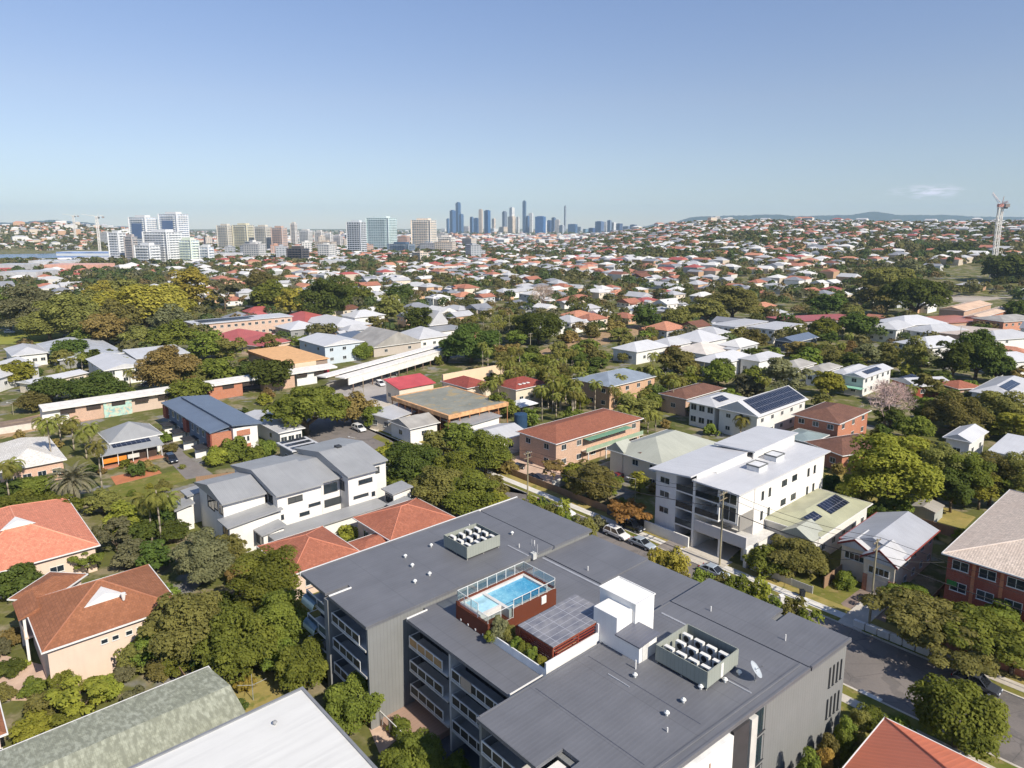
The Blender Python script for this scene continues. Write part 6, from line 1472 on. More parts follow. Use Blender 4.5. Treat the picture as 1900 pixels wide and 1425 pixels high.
for x, y, h_ in ((1105, 712, 8), (1152, 700, 8), (1140, 722, 7), (1382, 765, 6), (1376, 778, 5), (912, 712, 8), (925, 702, 8), (900, 715, 7), (895, 640, 9), (905, 650, 8), (560, 545, 9), (1380, 545, 10), (1400, 548, 9), (1345, 540, 9), (1560, 640, 7), (1575, 622, 7), (1690, 720, 5), (1420, 705, 6), (1560, 560, 9), (1530, 558, 9)): PP(x, y, h_)

# ---------------------------------------------------------------- vehicles
def car_proto(col, suv):
    key = ('car', col, suv)
    if key in PROTO: return PROTO[key]
    L, W, H = (4.7, 1.86, 1.72) if suv else (4.6, 1.8, 1.44)
    paint = NT('car_paint'); b = paint.bsdf(0.22, 0.5); b.inputs['Base Color'].default_value = (*col, 1); b.inputs['Coat Weight'].default_value = 0.6
    w = W / 2; m = MB(); hood = 0.98 if suv else 0.9
    prof = [(-L / 2, .42, .92), (-L / 2 + .12, hood - .06, .97), (-L / 2 + .5, hood + .02, 1), (L / 2 - 1.15, hood + .0, 1), (L / 2 - .25, hood - .14, .96), (L / 2, hood - .32, .86), (L / 2, .38, .86)]
    n = len(prof)
    for s in (-1, 1):
        for y, z, k_ in prof: m.v.append((s * w * k_, y, z))
    # sides, top strip, bottom
    m.f.append(tuple(range(n - 1, -1, -1))); m.f.append(tuple(range(n, 2 * n)))
    for i in range(n): j = (i + 1) % n; m.f.append((i, j, n + j, n + i))
    t = thing('parked_car', 'car', 'car')
    bo = m.build('body', paint.m, t); bv = bo.modifiers.new('edge', 'BEVEL'); bv.width = 0.07; bv.segments = 2
    y0, y1, y2, y3 = (-L / 2 + .12, -L / 2 + .55, L / 2 - 2.0, L / 2 - 1.2) if suv else (-L / 2 + .45, -L / 2 + 1.2, L / 2 - 2.15, L / 2 - 1.25)
    g = MB(); q = w * .93; r_ = w * .74
    g.hexa([(-q, y0, hood), (q, y0, hood), (q, y3, hood), (-q, y3, hood)], [(-r_, y1, H - .04), (r_, y1, H - .04), (r_, y2, H - .04), (-r_, y2, H - .04)])
    g.build('window_glass', m_glass((.012, .014, .018), .05), t)
    c = MB(); c.hexa([(-r_ - .03, y1 - .06, H - .07), (r_ + .03, y1 - .06, H - .07), (r_ + .03, y2 + .06, H - .07), (-r_ - .03, y2 + .06, H - .07)], [(-r_ + .05, y1 + .05, H), (r_ - .05, y1 + .05, H), (r_ - .05, y2 - .05, H), (-r_ + .05, y2 - .05, H)])
    for s in (-1, 1):
        c.tube((s * q, y3, hood), (s * r_, y2, H - .05), .045, n=5); c.tube((s * q, y0, hood), (s * r_, y1, H - .05), .06, n=5); c.tube((s * (q + .01), (y0 + y3) / 2, hood), (s * (r_ + .01), (y1 + y2) / 2, H - .05), .04, n=5)
    c.build('roof', paint.m, t)
    for s in (-1, 1):
        for y in (-L / 2 + .9, L / 2 - .88):
            wh = MB().tube((s * (w - .2), y, .34), (s * (w + .02), y, .34), .34, .34, 16).build('wheel', m_plain((.02, .02, .02), .8), t)
            MB().tube((s * (w + .021), y, .34), (s * (w + .035), y, .34), .2, .17, 12).build('rim', m_plain(S(170, 172, 176), .3, .5), wh)
        MB().box(s * w * .55 - .2, L / 2 - .06, hood - .34, s * w * .55 + .2, L / 2 + .02, hood - .2).build('headlight', m_plain(S(230, 232, 236), .1, .5), t)
        MB().box(s * w * .7 - .14, -L / 2 - .02, hood - .2, s * w * .7 + .14, -L / 2 + .08, hood - .06).build('tail_light', m_plain(S(160, 24, 22), .2, .5), t)
    PROTO[key] = t; t['used'] = 0; del t['used']; return t
CUSED = set()
def car(x, y, col, suv, az, label):
    t = car_proto(col, suv); k = (col, suv)
    if k in CUSED: t = copy_tree(t)
    CUSED.add(k)
    p = P(x, y, .6); t.location = (p.x, p.y, 0.03); t.rotation_euler = (0, 0, -math.radians(az)); return tag(t, label, 'car', 'parked cars')
CW, CS, CB, CD, CR = S(232, 232, 232, .95), S(160, 170, 180), S(36, 38, 42), S(62, 66, 74), S(150, 28, 30)
AV = 138
car(1144, 990, CW, True, AV, 'white wagon parked at the kerb, first of the pair before the white fence'); car(1191, 1008, CS, False, AV, 'silver blue sedan parked behind the white wagon before the white fence'); car(1325, 1060, CS, False, AV, 'silver blue car parked beside the tall power pole')
car(1046, 948, CW, False, AV, 'small white car parked by the hedge at the grey roof corner'); car(666, 795, CW, True, AV, 'white car standing in the asphalt street bend'); car(652, 838, CW, False, AV - 60, 'white car half hidden behind the grey townhouse roof'); car(1812, 1268, CD, True, AV, 'dark grey wagon parked under the lacy street trees')
car(958, 868, CB, False, AV + 80, 'black car in the forecourt beside the bronze shrub'); car(990, 888, CB, False, AV, 'dark car by the gate of the long brick flats'); car(1152, 884, CR, False, 60, 'red car in the drive left of the white apartments'); car(664, 706, CW, True, 70, 'white car on the pale road by the station'); car(706, 712, CW, True, 150, 'white van-like car beside the red roofed cafe')
car(696, 690, CD, False, 70, 'dark car parked behind the red roofed cafe, near the platform'); car(728, 694, CB, False, 70, 'black car second from the platform post behind the red roofed cafe'); car(18, 616, CW, True, 90, 'white car on the green field at the left edge'); car(1172, 977, CB, True, AV, 'dark car in the yard behind the dark fence'); car(1338, 985, CB, False, 48, 'black car inside the open garage of the white apartments')
car(120, 735, CW, False, 60, 'white car between dark shrubs above the station'); car(1190, 548, CW, False, 90, 'white car in a far yard below small roofs'); car(318, 852, CB, True, AV, 'black car in the lane by the blue townhouses'); car(275, 712, CD, False, 60, 'dark car in the road behind the station canopy'); car(1010, 935, CB, False, AV, 'dark car parked before the white car by the hedge'); car(1300, 745, CS, False, AV, 'silver car in shade left of the white two storey house')

# ---------------------------------------------------------------- poles and wires
def pole(x, y, ytop, label, arm=True, r=.16, lamp=False):
    p = P(x, y, 0); lo, hi = 1.0, 40.0
    for _ in range(40):
        m_ = (lo + hi) / 2
        if Q((p.x, p.y, m_))[1] > ytop: lo = m_
        else: hi = m_
    h = lo; t = thing('power_pole' if arm else 'lamp_post', label, 'pole', p, RZ)
    MB().tube((0, 0, 0), (0, 0, h), r, r * .7, 10).build('pole', m_plain(S(150, 142, 118), .9, .1, .25), t)
    if arm:
        for dz in (.3, 1.2): MB().box(-.06, -1.1, h - dz - .12, .06, 1.1, h - dz).build('crossarm', m_plain(S(132, 120, 100), .9), t)
        for s in (-.95, -.45, .45, .95): MB().tube((0, s, h - .3), (0, s, h - .08), .05, .04, 6).build('insulator', m_plain(S(200, 196, 190), .3), t)
    if lamp: MB().tube((0, 0, h - .1), (-1.0, -.9, h + .15), .04, n=6).box(-1.4, -1.15, h + .1, -.9, -.8, h + .22).build('lamp_arm', m_plain(S(190, 190, 190)), t)
    return p, h
p1, h1 = pole(1335, 1050, 912, 'tall weathered power pole in front of the white apartments'); p2, h2 = pole(1612, 1166, 1000, 'tall weathered power pole in front of the gabled cream house')
p3, h3 = pole(979, 918, 838, 'power pole beside the path in front of the long brick flats'); p4, h4 = pole(793, 842, 800, 'power pole by the yellow shrub at the street bend')
pole(660, 842, 812, 'thin white lamp post at the edge of the asphalt bend', False, .09, True); pole(1178, 932, 888, 'lamp post left of the white apartments', False, .09, True); pole(984, 662, 618, 'power pole with a crossarm beside the palms'); pole(1233, 742, 690, 'pole beside the brown tiled house and palms', False, .14); pole(310, 720, 668, 'pale pole by the station canopy and the bronze tree', False, .14)
pole(1305, 712, 672, 'thin pole in front of the white gabled cottage', False, .12); pole(1083, 612, 585, 'pale pole above the rail cutting', False, .14); pole(1286, 612, 582, 'tall pale pole behind the white cottages', False, .16); pole(25, 770, 748, 'lamp post on the station platform', False, .1, True); pole(1778, 655, 606, 'pale pole between the dark trees', False, .14); pole(945, 625, 582, 'pale pole among the palms behind the umbrella tree', False, .14); pole(1512, 540, 505, 'tall thin pole in the trees below the hillside', False, .2); pole(675, 745, 700, 'thin pole at the station forecourt', False, .1)
def wire(a, b, label, sag=.9, r=.028, n=14):
    pts = [Vector(a).lerp(Vector(b), i / n) - Vector((0, 0, sag * 4 * (i / n) * (1 - i / n))) for i in range(n + 1)]
    o = MB().path(pts, r, 5).build('power_line', m_plain(S(52, 50, 50), .6)); return tag(o, label, 'wire', 'overhead wires')
chain = [(p4, h4, 'the bend pole'), (p3, h3, 'the brick flats pole'), (p1, h1, 'the white apartments pole'), (p2, h2, 'the gabled house pole'), (U(59.5, 90), 12.5, 'the street beyond the view')]
for (a, ha, na), (b, hb, nb) in zip(chain, chain[1:]):
    for s, nm in ((-.95, 'street side'), (.95, 'house side')):
        o_ = UD * s; wire((a.x + o_.x, a.y + o_.y, ha - .1), (b.x + o_.x, b.y + o_.y, hb - .1), 'thin %s wire from %s to %s' % (nm, na, nb))
    wire((a.x, a.y, ha - 2.6), (b.x, b.y, hb - 2.6), 'thick low cable from %s to %s' % (na, nb), .7, .06)
wire((p1.x, p1.y, h1 - 2), U(61, 19, 9.5), 'service wire from the pole to the white apartments', .4); wire((p2.x, p2.y, h2 - 2), U(63, 34, 5.4), 'service wire from the pole to the gabled cream house', .5); wire((p2.x, p2.y, h2 - 2), U(68, 47, 8), 'service wire from the pole to the red brick flats', .5)

# ---------------------------------------------------------------- fences, walls and small things
def fence(u0, v0, u1, v1, h, m, label, name='fence', cat='fence', cap=None):
    a, b = U(u0, v0), U(u1, v1); d = (b - a); L = d.length; t = thing(name, label, cat, a, math.atan2(d.y, d.x))
    MB().box(0, -.04, 0.02, L, .04, h).build('panel', m, t)
    p = MB(); n = max(1, int(L / 2.6))
    for i in range(n + 1): p.box(i * L / n - .06, -.07, 0, i * L / n + .06, .07, h + .08)
    p.build('posts', m, t); return t
F_W = m_wall(S(206, 204, 198), 'clad'); F_T = m_wall(S(150, 122, 98), 'clad'); F_G = m_wall(S(120, 124, 124), 'clad')
fence(61.2, -46, 61.2, -5, 1.5, F_T, 'timber paling fence along the path before the brick flats'); fence(61.2, 23.5, 61.2, 33, 1.2, F_W, 'low pale fence below the olive trees by the street'); fence(61, 46, 61, 70, 1.0, m_wall(S(170, 110, 84), 'brick'), 'low brick wall before the red brick flats', 'brick_wall', 'wall')
fence(62, 22.8, 92, 22.8, 1.8, F_G, 'grey side fence between the white apartments and the weatherboard house'); fence(64, 33.4, 96, 33.4, 1.8, F_T, 'timber fence between the weatherboard and gabled houses'); fence(64, 45.6, 96, 45.6, 1.8, F_T, 'timber fence beside the red brick flats'); fence(97, 20, 97, 46, 1.8, F_T, 'timber fence behind the dry yard and garden shed')
fence(39.5, -58, 39.5, -14, 1.6, F_G, 'grey fence behind the street trees by the path'); fence(-4, 47, 30, 50.2, 1.8, F_W, 'pale boundary fence beside the orange ribbed roof'); fence(61, -78, 61, -52, 2.4, m_wall(S(70, 86, 74), 'clad'), 'dark green fence along the path at the street bend', 'tall_fence'); fence(-12, -30, -12, 14, 1.8, F_T, 'timber fence behind the flat white roof and brown house'); fence(-8, -20, 34, -20, 1.8, F_T, 'timber fence behind the terracotta roofs')
fence(62, -20, 90, -20, 1.8, F_W, 'pale fence between the brick flats and the sage roofs'); fence(10, -70, 34, -62, 1.8, F_T, 'timber fence behind the grey townhouses')
t = thing('clothes_line', 'thin metal clothes line standing on the dry lawn', 'clothes line', P(470, 1300), 0.4)
MB().tube((0, 0, 0), (0, 0, 2.2), .04).build('mast', m_plain(S(150, 156, 156), .4), t); m = MB()
for a in range(4): m.tube((0, 0, 1.9), (math.cos(a * 1.57) * 1.5, math.sin(a * 1.57) * 1.5, 2.3), .025, n=5)
m.build('arm', m_plain(S(160, 164, 164), .4), t)
for x, y, c, lb in ((1488, 1108, S(40, 44, 50), 'dark wheelie bin at the kerb among shrubs'), (1494, 1125, S(226, 226, 226), 'white box lying on the verge among shrubs'), (1450, 1118, S(226, 224, 220), 'white bin beside the white footpath')):
    o = MB().hexa([(-.25, -.3, 0), (.25, -.3, 0), (.25, .3, 0), (-.25, .3, 0)], [(-.3, -.36, 1.0), (.3, -.36, 1.0), (.3, .36, 1.0), (-.3, .36, 1.0)]).box(-.33, -.4, 1.003, .33, .4, 1.08).build('wheelie_bin', m_plain(c), loc=P(x, y)); tag(o, lb, 'bin')
o = MB().prism([(0, 0), (6, 0), (7, 4), (1, 5)], 0.02, 1.3).build('shade_cloth', m_plain(S(90, 160, 140)), loc=P(300, 978), rz=.4); tag(o, 'green covered garden pool beside the grey townhouse lean-to', 'pool cover')
t = thing('pavement_hoarding', 'white site hoarding blocks along the path before the gabled house', 'hoarding', U(57.2, 40.3), RZ)
for i in range(6): MB().box(i * 1.5, 0, .15, i * 1.5 + 1.35, .5, 1.0).build('block', M_WHITE, t)

# ---------------------------------------------------------------- towers, cranes, hills
def hue2(c): return 'reddish' if c[0] > c[2] * 1.7 else 'cream' if c[0] > c[2] * 1.25 else 'white' if c[0] > .6 else 'grey'
def place(x, y, D=None):
    return PT(x, y)
def tower(x0, x1, yt, yb, wall, glass, label, style='slab', group='apartment towers', D=None, az=22, depth=None):
    k_ = 1325.0
    D = D or 52 * k_ / max(6, yb - 418)
    X = (D * ((x0 + x1) / 2 - 950) / F_PX * _cp * 1.015); w = (x1 - x0) / F_PX * D * _cp
    hgt = 52 + (418 - yt) / k_ * D
    a = math.radians(az); W = w / (abs(math.cos(a)) + .6 * abs(math.sin(a))); Dp = (depth or .6) * W
    t = thing('apartment_tower' if group == 'apartment towers' else 'city_tower', label, 'tower', (X, D, 0), -a, group)
    if style == 'city':
        MB().box(-W / 2, -Dp / 2, -1, W / 2, Dp / 2, hgt).build('tower_body', m_facade(wall, glass, 6, 8, .35, .2), t)
        MB().box(-W * .3, -Dp * .3, hgt + .01, W * .3, Dp * .3, hgt + hgt * .03).build('plant_room', m_plain(vmul(wall, .8)), t); return t
    n = max(3, int(hgt / 3.2)); fh = hgt / n
    MB().box(-W / 2, -Dp / 2, -1, W / 2, Dp / 2, hgt).build('tower_body', m_facade(wall, glass, 5.2, fh, .35, .22), t)
    slab = MB().box(-W * .36, -Dp / 2 - 1.3, 0, W * .36, -Dp / 2 - .01, 1.15).mesh('balcony', m_plain(vmul(wall, 1.02)))
    sl2 = MB().box(W / 2 + .01, -Dp * .36, 0, W / 2 + 1.3, Dp * .36, 1.15).mesh('balcony', m_plain(vmul(wall, 1.02)))
    for i in range(1, n): put('balcony', slab, t, (0, 0, i * fh - .2)); put('balcony', sl2, t, (0, 0, i * fh - .2))
    if 'twin white' in (label or ''): MB().box(-W * .3, -Dp / 2 - 1.9, hgt * .5, W * .3, -Dp / 2 - 1.4, hgt * .86).build('glass_panel', m_plain(S(92, 112, 146), .2, .5), t)
    for s in (-1, 1):
        MB().box(s * W / 2 - .4, -Dp / 2 - 1.5, 0, s * W / 2 + .4, -Dp / 2 - .02, hgt + 1).build('blade_wall', m_plain(wall), t)
    MB().box(-W * .3, -Dp * .25, hgt + .01, W * .3, Dp * .25, hgt + 4).build('plant_room', m_plain(vmul(wall, .9)), t)
    MB().box(-W / 2 - .3, -Dp / 2 - .3, hgt, W / 2 + .3, Dp / 2 + .3, hgt + .6).build('roof', m_plain(vmul(wall, .85)), t); return t
tw_, tc, tb_, tg = S(216, 217, 218), S(206, 200, 188), S(150, 160, 172), S(136, 141, 146)
for r in ((211, 241, 433, 488, tw_, tg, 'white and grey apartment tower left of the twin towers', 48), (252, 300, 404, 478, tw_, tb_, 'left of the twin white towers with blue glass centre'), (307, 358, 398, 478, tw_, tb_, 'right of the twin white towers, tallest of its group'), (276, 344, 431, 489, tw_, tg, 'broad white grid fronted block before the twin towers'), (337, 375, 446, 489, S(214, 222, 208), tb_, 'lower block with a pale green corner before the twin towers'), (376, 401, 459, 489, tw_, tb_, 'short white block at the right of the twin tower group'), (258, 302, 456, 492, tw_, tg, 'short white front block below the left twin tower'), (240, 262, 440, 490, S(176, 170, 168), tg, 'grey brown slab between the white tower and the twins'),
          (411, 440, 419, 466, tc, tg, 'cream rounded tower, leftmost of the cream row'), (440, 478, 418, 466, S(208, 202, 178), tg, 'yellowish cream tower second in the cream row'), (479, 510, 421, 467, tc, tg, 'cream tower third in the cream row'), (510, 538, 423, 468, S(196, 172, 158), tg, 'pink brown tower at the right of the cream row'), (545, 557, 415, 458, S(214, 208, 200), tg, 'thin pale tower right of the cream row'), (560, 585, 428, 456, S(206, 204, 200), tg, 'pale block behind the dark low building'), (588, 606, 430, 456, S(210, 206, 200), tg, 'pale block right of the thin tower'), (606, 622, 434, 458, S(214, 212, 208), tg, 'small white block left of the glass towers'), (622, 640, 438, 460, S(196, 192, 190), tg, 'small grey block left of the glass towers'),
          (648, 683, 413, 474, S(206, 210, 214), S(40, 52, 66), 'dark glass tower with white edge, left of the pale glass tower'), (684, 739, 405, 467, S(206, 218, 218), S(120, 142, 146), 'wide pale green glass tower, tallest of the glass pair'), (766, 812, 409, 468, S(228, 214, 198), S(120, 140, 150), 'beige and glass tower right of the glass pair'), (813, 846, 440, 466, S(226, 220, 212), tg, 'low cream block right of the beige tower'), (722, 772, 453, 471, S(90, 110, 130), tg, 'low dark glass block between the pale and beige towers'), (537, 576, 462, 488, S(96, 92, 92), S(40, 50, 64), 'low dark unfinished block right of the cream row'), (1138, 1162, 432, 454, S(214, 128, 104), tg, 'small orange brick block before the hill foot'), (1160, 1176, 438, 454, S(222, 200, 180), tg, 'small cream block beside the orange brick block'), (1318, 1332, 404, 418, S(220, 214, 206), tg, 'pale block of flats on the hill crest'), (1340, 1356, 406, 416, S(226, 222, 216), tg, 'white block of flats on the hill crest')):
    kw = {}
    if 'crest' in r[6]: kw = dict(D=1880)
    tower(r[0], r[1], r[2], r[3], r[4], r[5], r[6], **kw)
rb_ = random.Random(31)
for i in range(46):
    x = rb_.uniform(190, 900); y = rb_.uniform(452, 486); p = PT(x, y); w = rb_.uniform(14, 38); h_ = rb_.uniform(8, 24) * (1 if y > 465 else 1.5); c_ = rb_.choice([S(214, 212, 208), S(196, 194, 192), S(206, 192, 176), S(170, 172, 176), S(188, 150, 130)])
    t = thing('apartment_block', None, 'building', p, -math.radians(rb_.choice([20, 48, 70])), 'mid rise blocks by the towers'); MB().box(-w / 2, -8, 0, w / 2, 8, h_).build('wall', m_facade(c_, S(110, 116, 122), 4.2, 3.2, .4, .3), t); MB().box(-w / 2 - .4, -8.4, h_ + .01, w / 2 + .4, 8.4, h_ + .6).build('roof', m_plain(vmul(c_, .95)), t); MB().box(-w / 5, -3, h_ + .61, w / 6, 3, h_ + 3).build('plant_room', m_plain(vmul(c_, .85)), t)
    auto(t, ('low ' if h_ < 14 else 'mid rise ') + hue2(c_) + ' apartment block', x, y)
o = MB().box(-60, -14, 0, 60, 14, 13).build('blue_warehouse', m_facade(S(196, 202, 210), S(110, 130, 170), 400, 7, .5, 0), loc=(PT(190, 483).x, PT(190, 483).y, 0)); tag(o, 'long grey shed with a blue stripe left of the white tower', 'warehouse')
for i, (x0, x1, y) in enumerate(((70, 150, 497), (100, 200, 505), (20, 90, 520), (150, 230, 490), (0, 60, 505), (400, 520, 480), (600, 660, 495))):
    p = PT((x0 + x1) / 2, y); w = (x1 - x0) * p.y / 1300
    o = MB().prism([(-w / 2, -16), (w / 2, -16), (w / 2, 16), (-w / 2, 16)], 0, 9).build('warehouse_shed', m_metal((C_WHITE, S(222, 170, 150), C_LGREY, C_WHITE, C_LGREY, C_WHITE, C_WHITE)[i], 1.0), loc=p); auto(tag(o, None, 'warehouse', 'far warehouses'), 'long low %s warehouse roof' % ('white', 'orange', 'grey', 'white', 'grey', 'white', 'white')[i], (x0 + x1) / 2, y)
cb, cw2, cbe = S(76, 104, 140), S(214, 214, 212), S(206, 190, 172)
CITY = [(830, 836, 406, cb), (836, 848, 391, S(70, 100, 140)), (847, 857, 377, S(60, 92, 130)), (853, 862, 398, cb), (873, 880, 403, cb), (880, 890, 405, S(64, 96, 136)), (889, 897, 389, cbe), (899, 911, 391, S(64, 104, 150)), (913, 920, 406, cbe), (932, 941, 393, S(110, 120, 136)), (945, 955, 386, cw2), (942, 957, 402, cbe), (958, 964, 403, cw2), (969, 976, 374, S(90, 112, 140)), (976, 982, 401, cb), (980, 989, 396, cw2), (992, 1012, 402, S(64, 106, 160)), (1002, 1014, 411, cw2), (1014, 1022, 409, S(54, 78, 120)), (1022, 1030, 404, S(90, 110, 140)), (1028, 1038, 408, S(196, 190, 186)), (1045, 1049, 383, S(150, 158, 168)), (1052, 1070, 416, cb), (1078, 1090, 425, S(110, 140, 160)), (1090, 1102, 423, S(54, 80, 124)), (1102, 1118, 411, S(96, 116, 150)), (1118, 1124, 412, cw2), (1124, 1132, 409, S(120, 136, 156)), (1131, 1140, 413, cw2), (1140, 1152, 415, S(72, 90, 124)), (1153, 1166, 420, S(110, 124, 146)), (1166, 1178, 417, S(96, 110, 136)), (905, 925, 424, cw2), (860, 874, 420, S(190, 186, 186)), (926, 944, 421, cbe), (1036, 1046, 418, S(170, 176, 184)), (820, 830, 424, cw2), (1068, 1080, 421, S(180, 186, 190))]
rc = random.Random(5)
def hue(c):
    r, g_, b_ = c
    return 'blue' if b_ > r * 1.5 else 'beige' if r > b_ * 1.15 else 'white' if r > .5 else 'grey'
for x0, x1, yt, c in CITY:
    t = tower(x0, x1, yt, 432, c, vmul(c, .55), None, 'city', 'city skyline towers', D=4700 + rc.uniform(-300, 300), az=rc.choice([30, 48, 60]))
    AUTO.append((t, '%s %s in the far city skyline' % (hue(c), 'needle thin tower' if x1 - x0 < 7 and yt < 390 else 'tall tower' if yt < 395 else 'tower' if yt < 412 else 'low tower'), (x0 + x1) / 2, yt))
def crane(x, yb, yt, label, jib_px, red=True, ang=0.0):
    p = PT(x, yb); lo, hi = 5., 200.
    for _ in range(40):
        m_ = (lo + hi) / 2
        if Q((p.x, p.y, p.z + m_))[1] > yt: lo = m_
        else: hi = m_
    h = lo; w = 1.5; t = thing('tower_crane', label, 'crane', p, ang)
    cw_ = m_plain(S(226, 222, 216)); m = MB(); n = int(h / 2.8)
    for sx in (-1, 1):
        for sy in (-1, 1): m.box(sx * w - .34, sy * w - .34, 0, sx * w + .34, sy * w + .34, h)
    for i in range(n):
        z0, z1 = i * h / n, (i + 1) * h / n; s = 1 if i % 2 else -1
        for a, b in (((-w * s, -w), (w * s, -w)), ((-w * s, w), (w * s, w)), ((-w, -w * s), (-w, w * s)), ((w, -w * s), (w, w * s))): m.tube((*a, z0), (*b, z1), .16, n=4, cap=False)
    m.build('mast', cw_, t)
    MB().box(-2.2, -2.2, h, 2.2, 2.2, h + 2.6).build('slewing_unit', m_plain(S(206, 150, 142) if red else S(214, 210, 204)), t); MB().box(2.2, -3.5, h - 1.5, 4.2, -.5, h + 1.5).build('cab', m_plain(S(50, 56, 64), .2), t)
    def truss(a, b, r, nm, mt):
        k_ = MB(); a, b = Vector(a), Vector(b); d = b - a; n_ = max(4, int(d.length / 3)); up = Vector((0, 0, r * 1.6)); sd_ = d.cross(Vector((0, 0, 1))).normalized() * r
        for o_ in (sd_, -sd_, up): k_.tube(a + o_, b + o_ * .5, .16, n=4)
        for i in range(n_):
            q0, q1 = a + d * (i / n_), a + d * ((i + 1) / n_); k_.tube(q0 + sd_, q1 + up, .09, n=4, cap=False); k_.tube(q0 - sd_, q1 + up, .09, n=4, cap=False); k_.tube(q0 + up, q1 + sd_, .09, n=4, cap=False)
        k_.build(nm, mt, t)
    truss((0, 2, h + 2.6), (0, jib_px, h + (12 if red else 6)), 1.0, 'jib', m_plain(S(224, 206, 202) if red else S(222, 220, 214))); truss((0, -2, h + 2.6), (0, -12, h + 3.5), 1.0, 'counter_jib', m_plain(S(212, 170, 164) if red else S(222, 220, 214)))
    MB().box(-1.6, -13, h - .5, 1.6, -9.5, h + 2.4).build('counterweight', m_plain(S(150, 140, 136)), t)
    MB().tube((0, -2, h + 2.6), (0, -4, h + 9), .3, .2, 6).build('apex', m_plain(S(216, 180, 174) if red else cw2), t)
crane(1841, 516, 384, 'tall white tower crane with a pinkish head on the right', 18, True, math.radians(-12))
crane(186, 470, 404, 'far white tower crane above the sheds at the left', 26, False, math.radians(100))
crane(140, 440, 402, 'farthest pale crane near the left hill', 26, False, math.radians(95))
def ridge(name, D, tab, depth):
    vs, fs = [], []; n = len(tab)
    rr = random.Random(9); pts = []
    for (x0, y0), (x1, y1) in zip(tab, tab[1:]):
        for k_ in range(14): f = k_ / 14; pts.append((x0 + (x1 - x0) * f, y0 + (y1 - y0) * smooth(f) + rr.uniform(-.5, .5)))
    n = len(pts)
    for j, (dd, k_) in enumerate(((-depth, 0), (-depth * .5, .55), (0, 1), (depth, 0))):
        for x, y in pts:
            d = D + dd; h = max(1, 52 + (418 - y) / 1325 * D) * k_; vs.append(((x - 950) / F_PX * _cp * 1.015 * d, d, h - (2 if k_ == 0 else 0)))
    for j in range(3):
        for i in range(n - 1): fs.append((j * n + i, j * n + i + 1, (j + 1) * n + i + 1, (j + 1) * n + i))
    me = bpy.data.meshes.new(name); me.from_pydata(vs, [], fs); me.materials.append(m_ground(S(52, 66, 50), S(44, 58, 46), None, .004, .02)); me.polygons.foreach_set('use_smooth', [True] * len(fs))
    o = put(name, me); o['kind'] = 'structure'
ridge('hills', 9300, [(1150, 428), (1230, 414), (1290, 402), (1360, 400), (1430, 398), (1470, 401), (1560, 399), (1610, 393), (1660, 399), (1740, 399), (1800, 402), (1900, 403), (2050, 420)], 700)
ridge('hills', 8600, [(-150, 416), (-40, 413), (40, 413), (85, 410), (112, 408), (150, 411), (230, 420), (330, 426)], 600)

# ---------------------------------------------------------------- the rest of the suburb
rs = random.Random(21); nr = np.random.default_rng(4)
ROOFC = [(S(216, 214, 211), 'white', 28), (S(184, 184, 186), 'pale grey', 22), (S(138, 140, 146), 'grey', 16), (S(172, 116, 96), 'terracotta', 20), (S(194, 136, 110), 'orange', 8), (S(164, 86, 80), 'red', 4), (S(122, 84, 70), 'brown', 5), (S(84, 90, 100), 'dark', 5)]
def pick_roof():
    t = rs.uniform(0, 100)
    for c, n_, w in ROOFC:
        t -= w
        if t <= 0: return c, n_
    return ROOFC[0][:2]
WALLC = [S(228, 224, 218), S(220, 206, 188), S(206, 170, 140), S(186, 188, 190), S(232, 230, 226)]
cells = []
for iu in range(-80, 260):
    for iv in range(-280, 240):
        p = U(iu * 15.5 + rs.uniform(-3, 3), iv * 23 + rs.uniform(-4.5, 4.5)); D = math.hypot(p.x, p.y)
        if D < 190 or D > 3300 or p.y < 100: continue
        if D > 1400 and rs.random() < .3: continue
        x, y = Q((p.x, p.y, terrain(p.x, p.y) + 3))
        if -60 < x < 1960 and y < 900: cells.append((D, p, x, y))
cells.sort(key=lambda c: c[0])
def no_go(x, y):
    if x < 230 and 462 < y < 484: return True
    if 1745 < x < 1842 and 490 < y < 528: return True
    if 1740 < x < 1880 and 545 < y < 604: return True
    if x < 120 and 606 < y < 640: return True
    if 1000 < x < 1200 and abs(y - (655 - (x - 1000) * .26)) < 14: return True
    if y > 640 and (x < 420 and 720 < y < 830): return True
    if y > 690 and x < 760: return True
    if 590 < x < 830 and 640 < y: return True
    return y > 760
hv, hf, hc = [], [], []          # far houses as one mass
far_trees = []
n_house = 112; n_tree = sum(1 for o in scene.objects if o.parent is None and o.name.startswith('tree')); n_new = 0
hmesh = {}
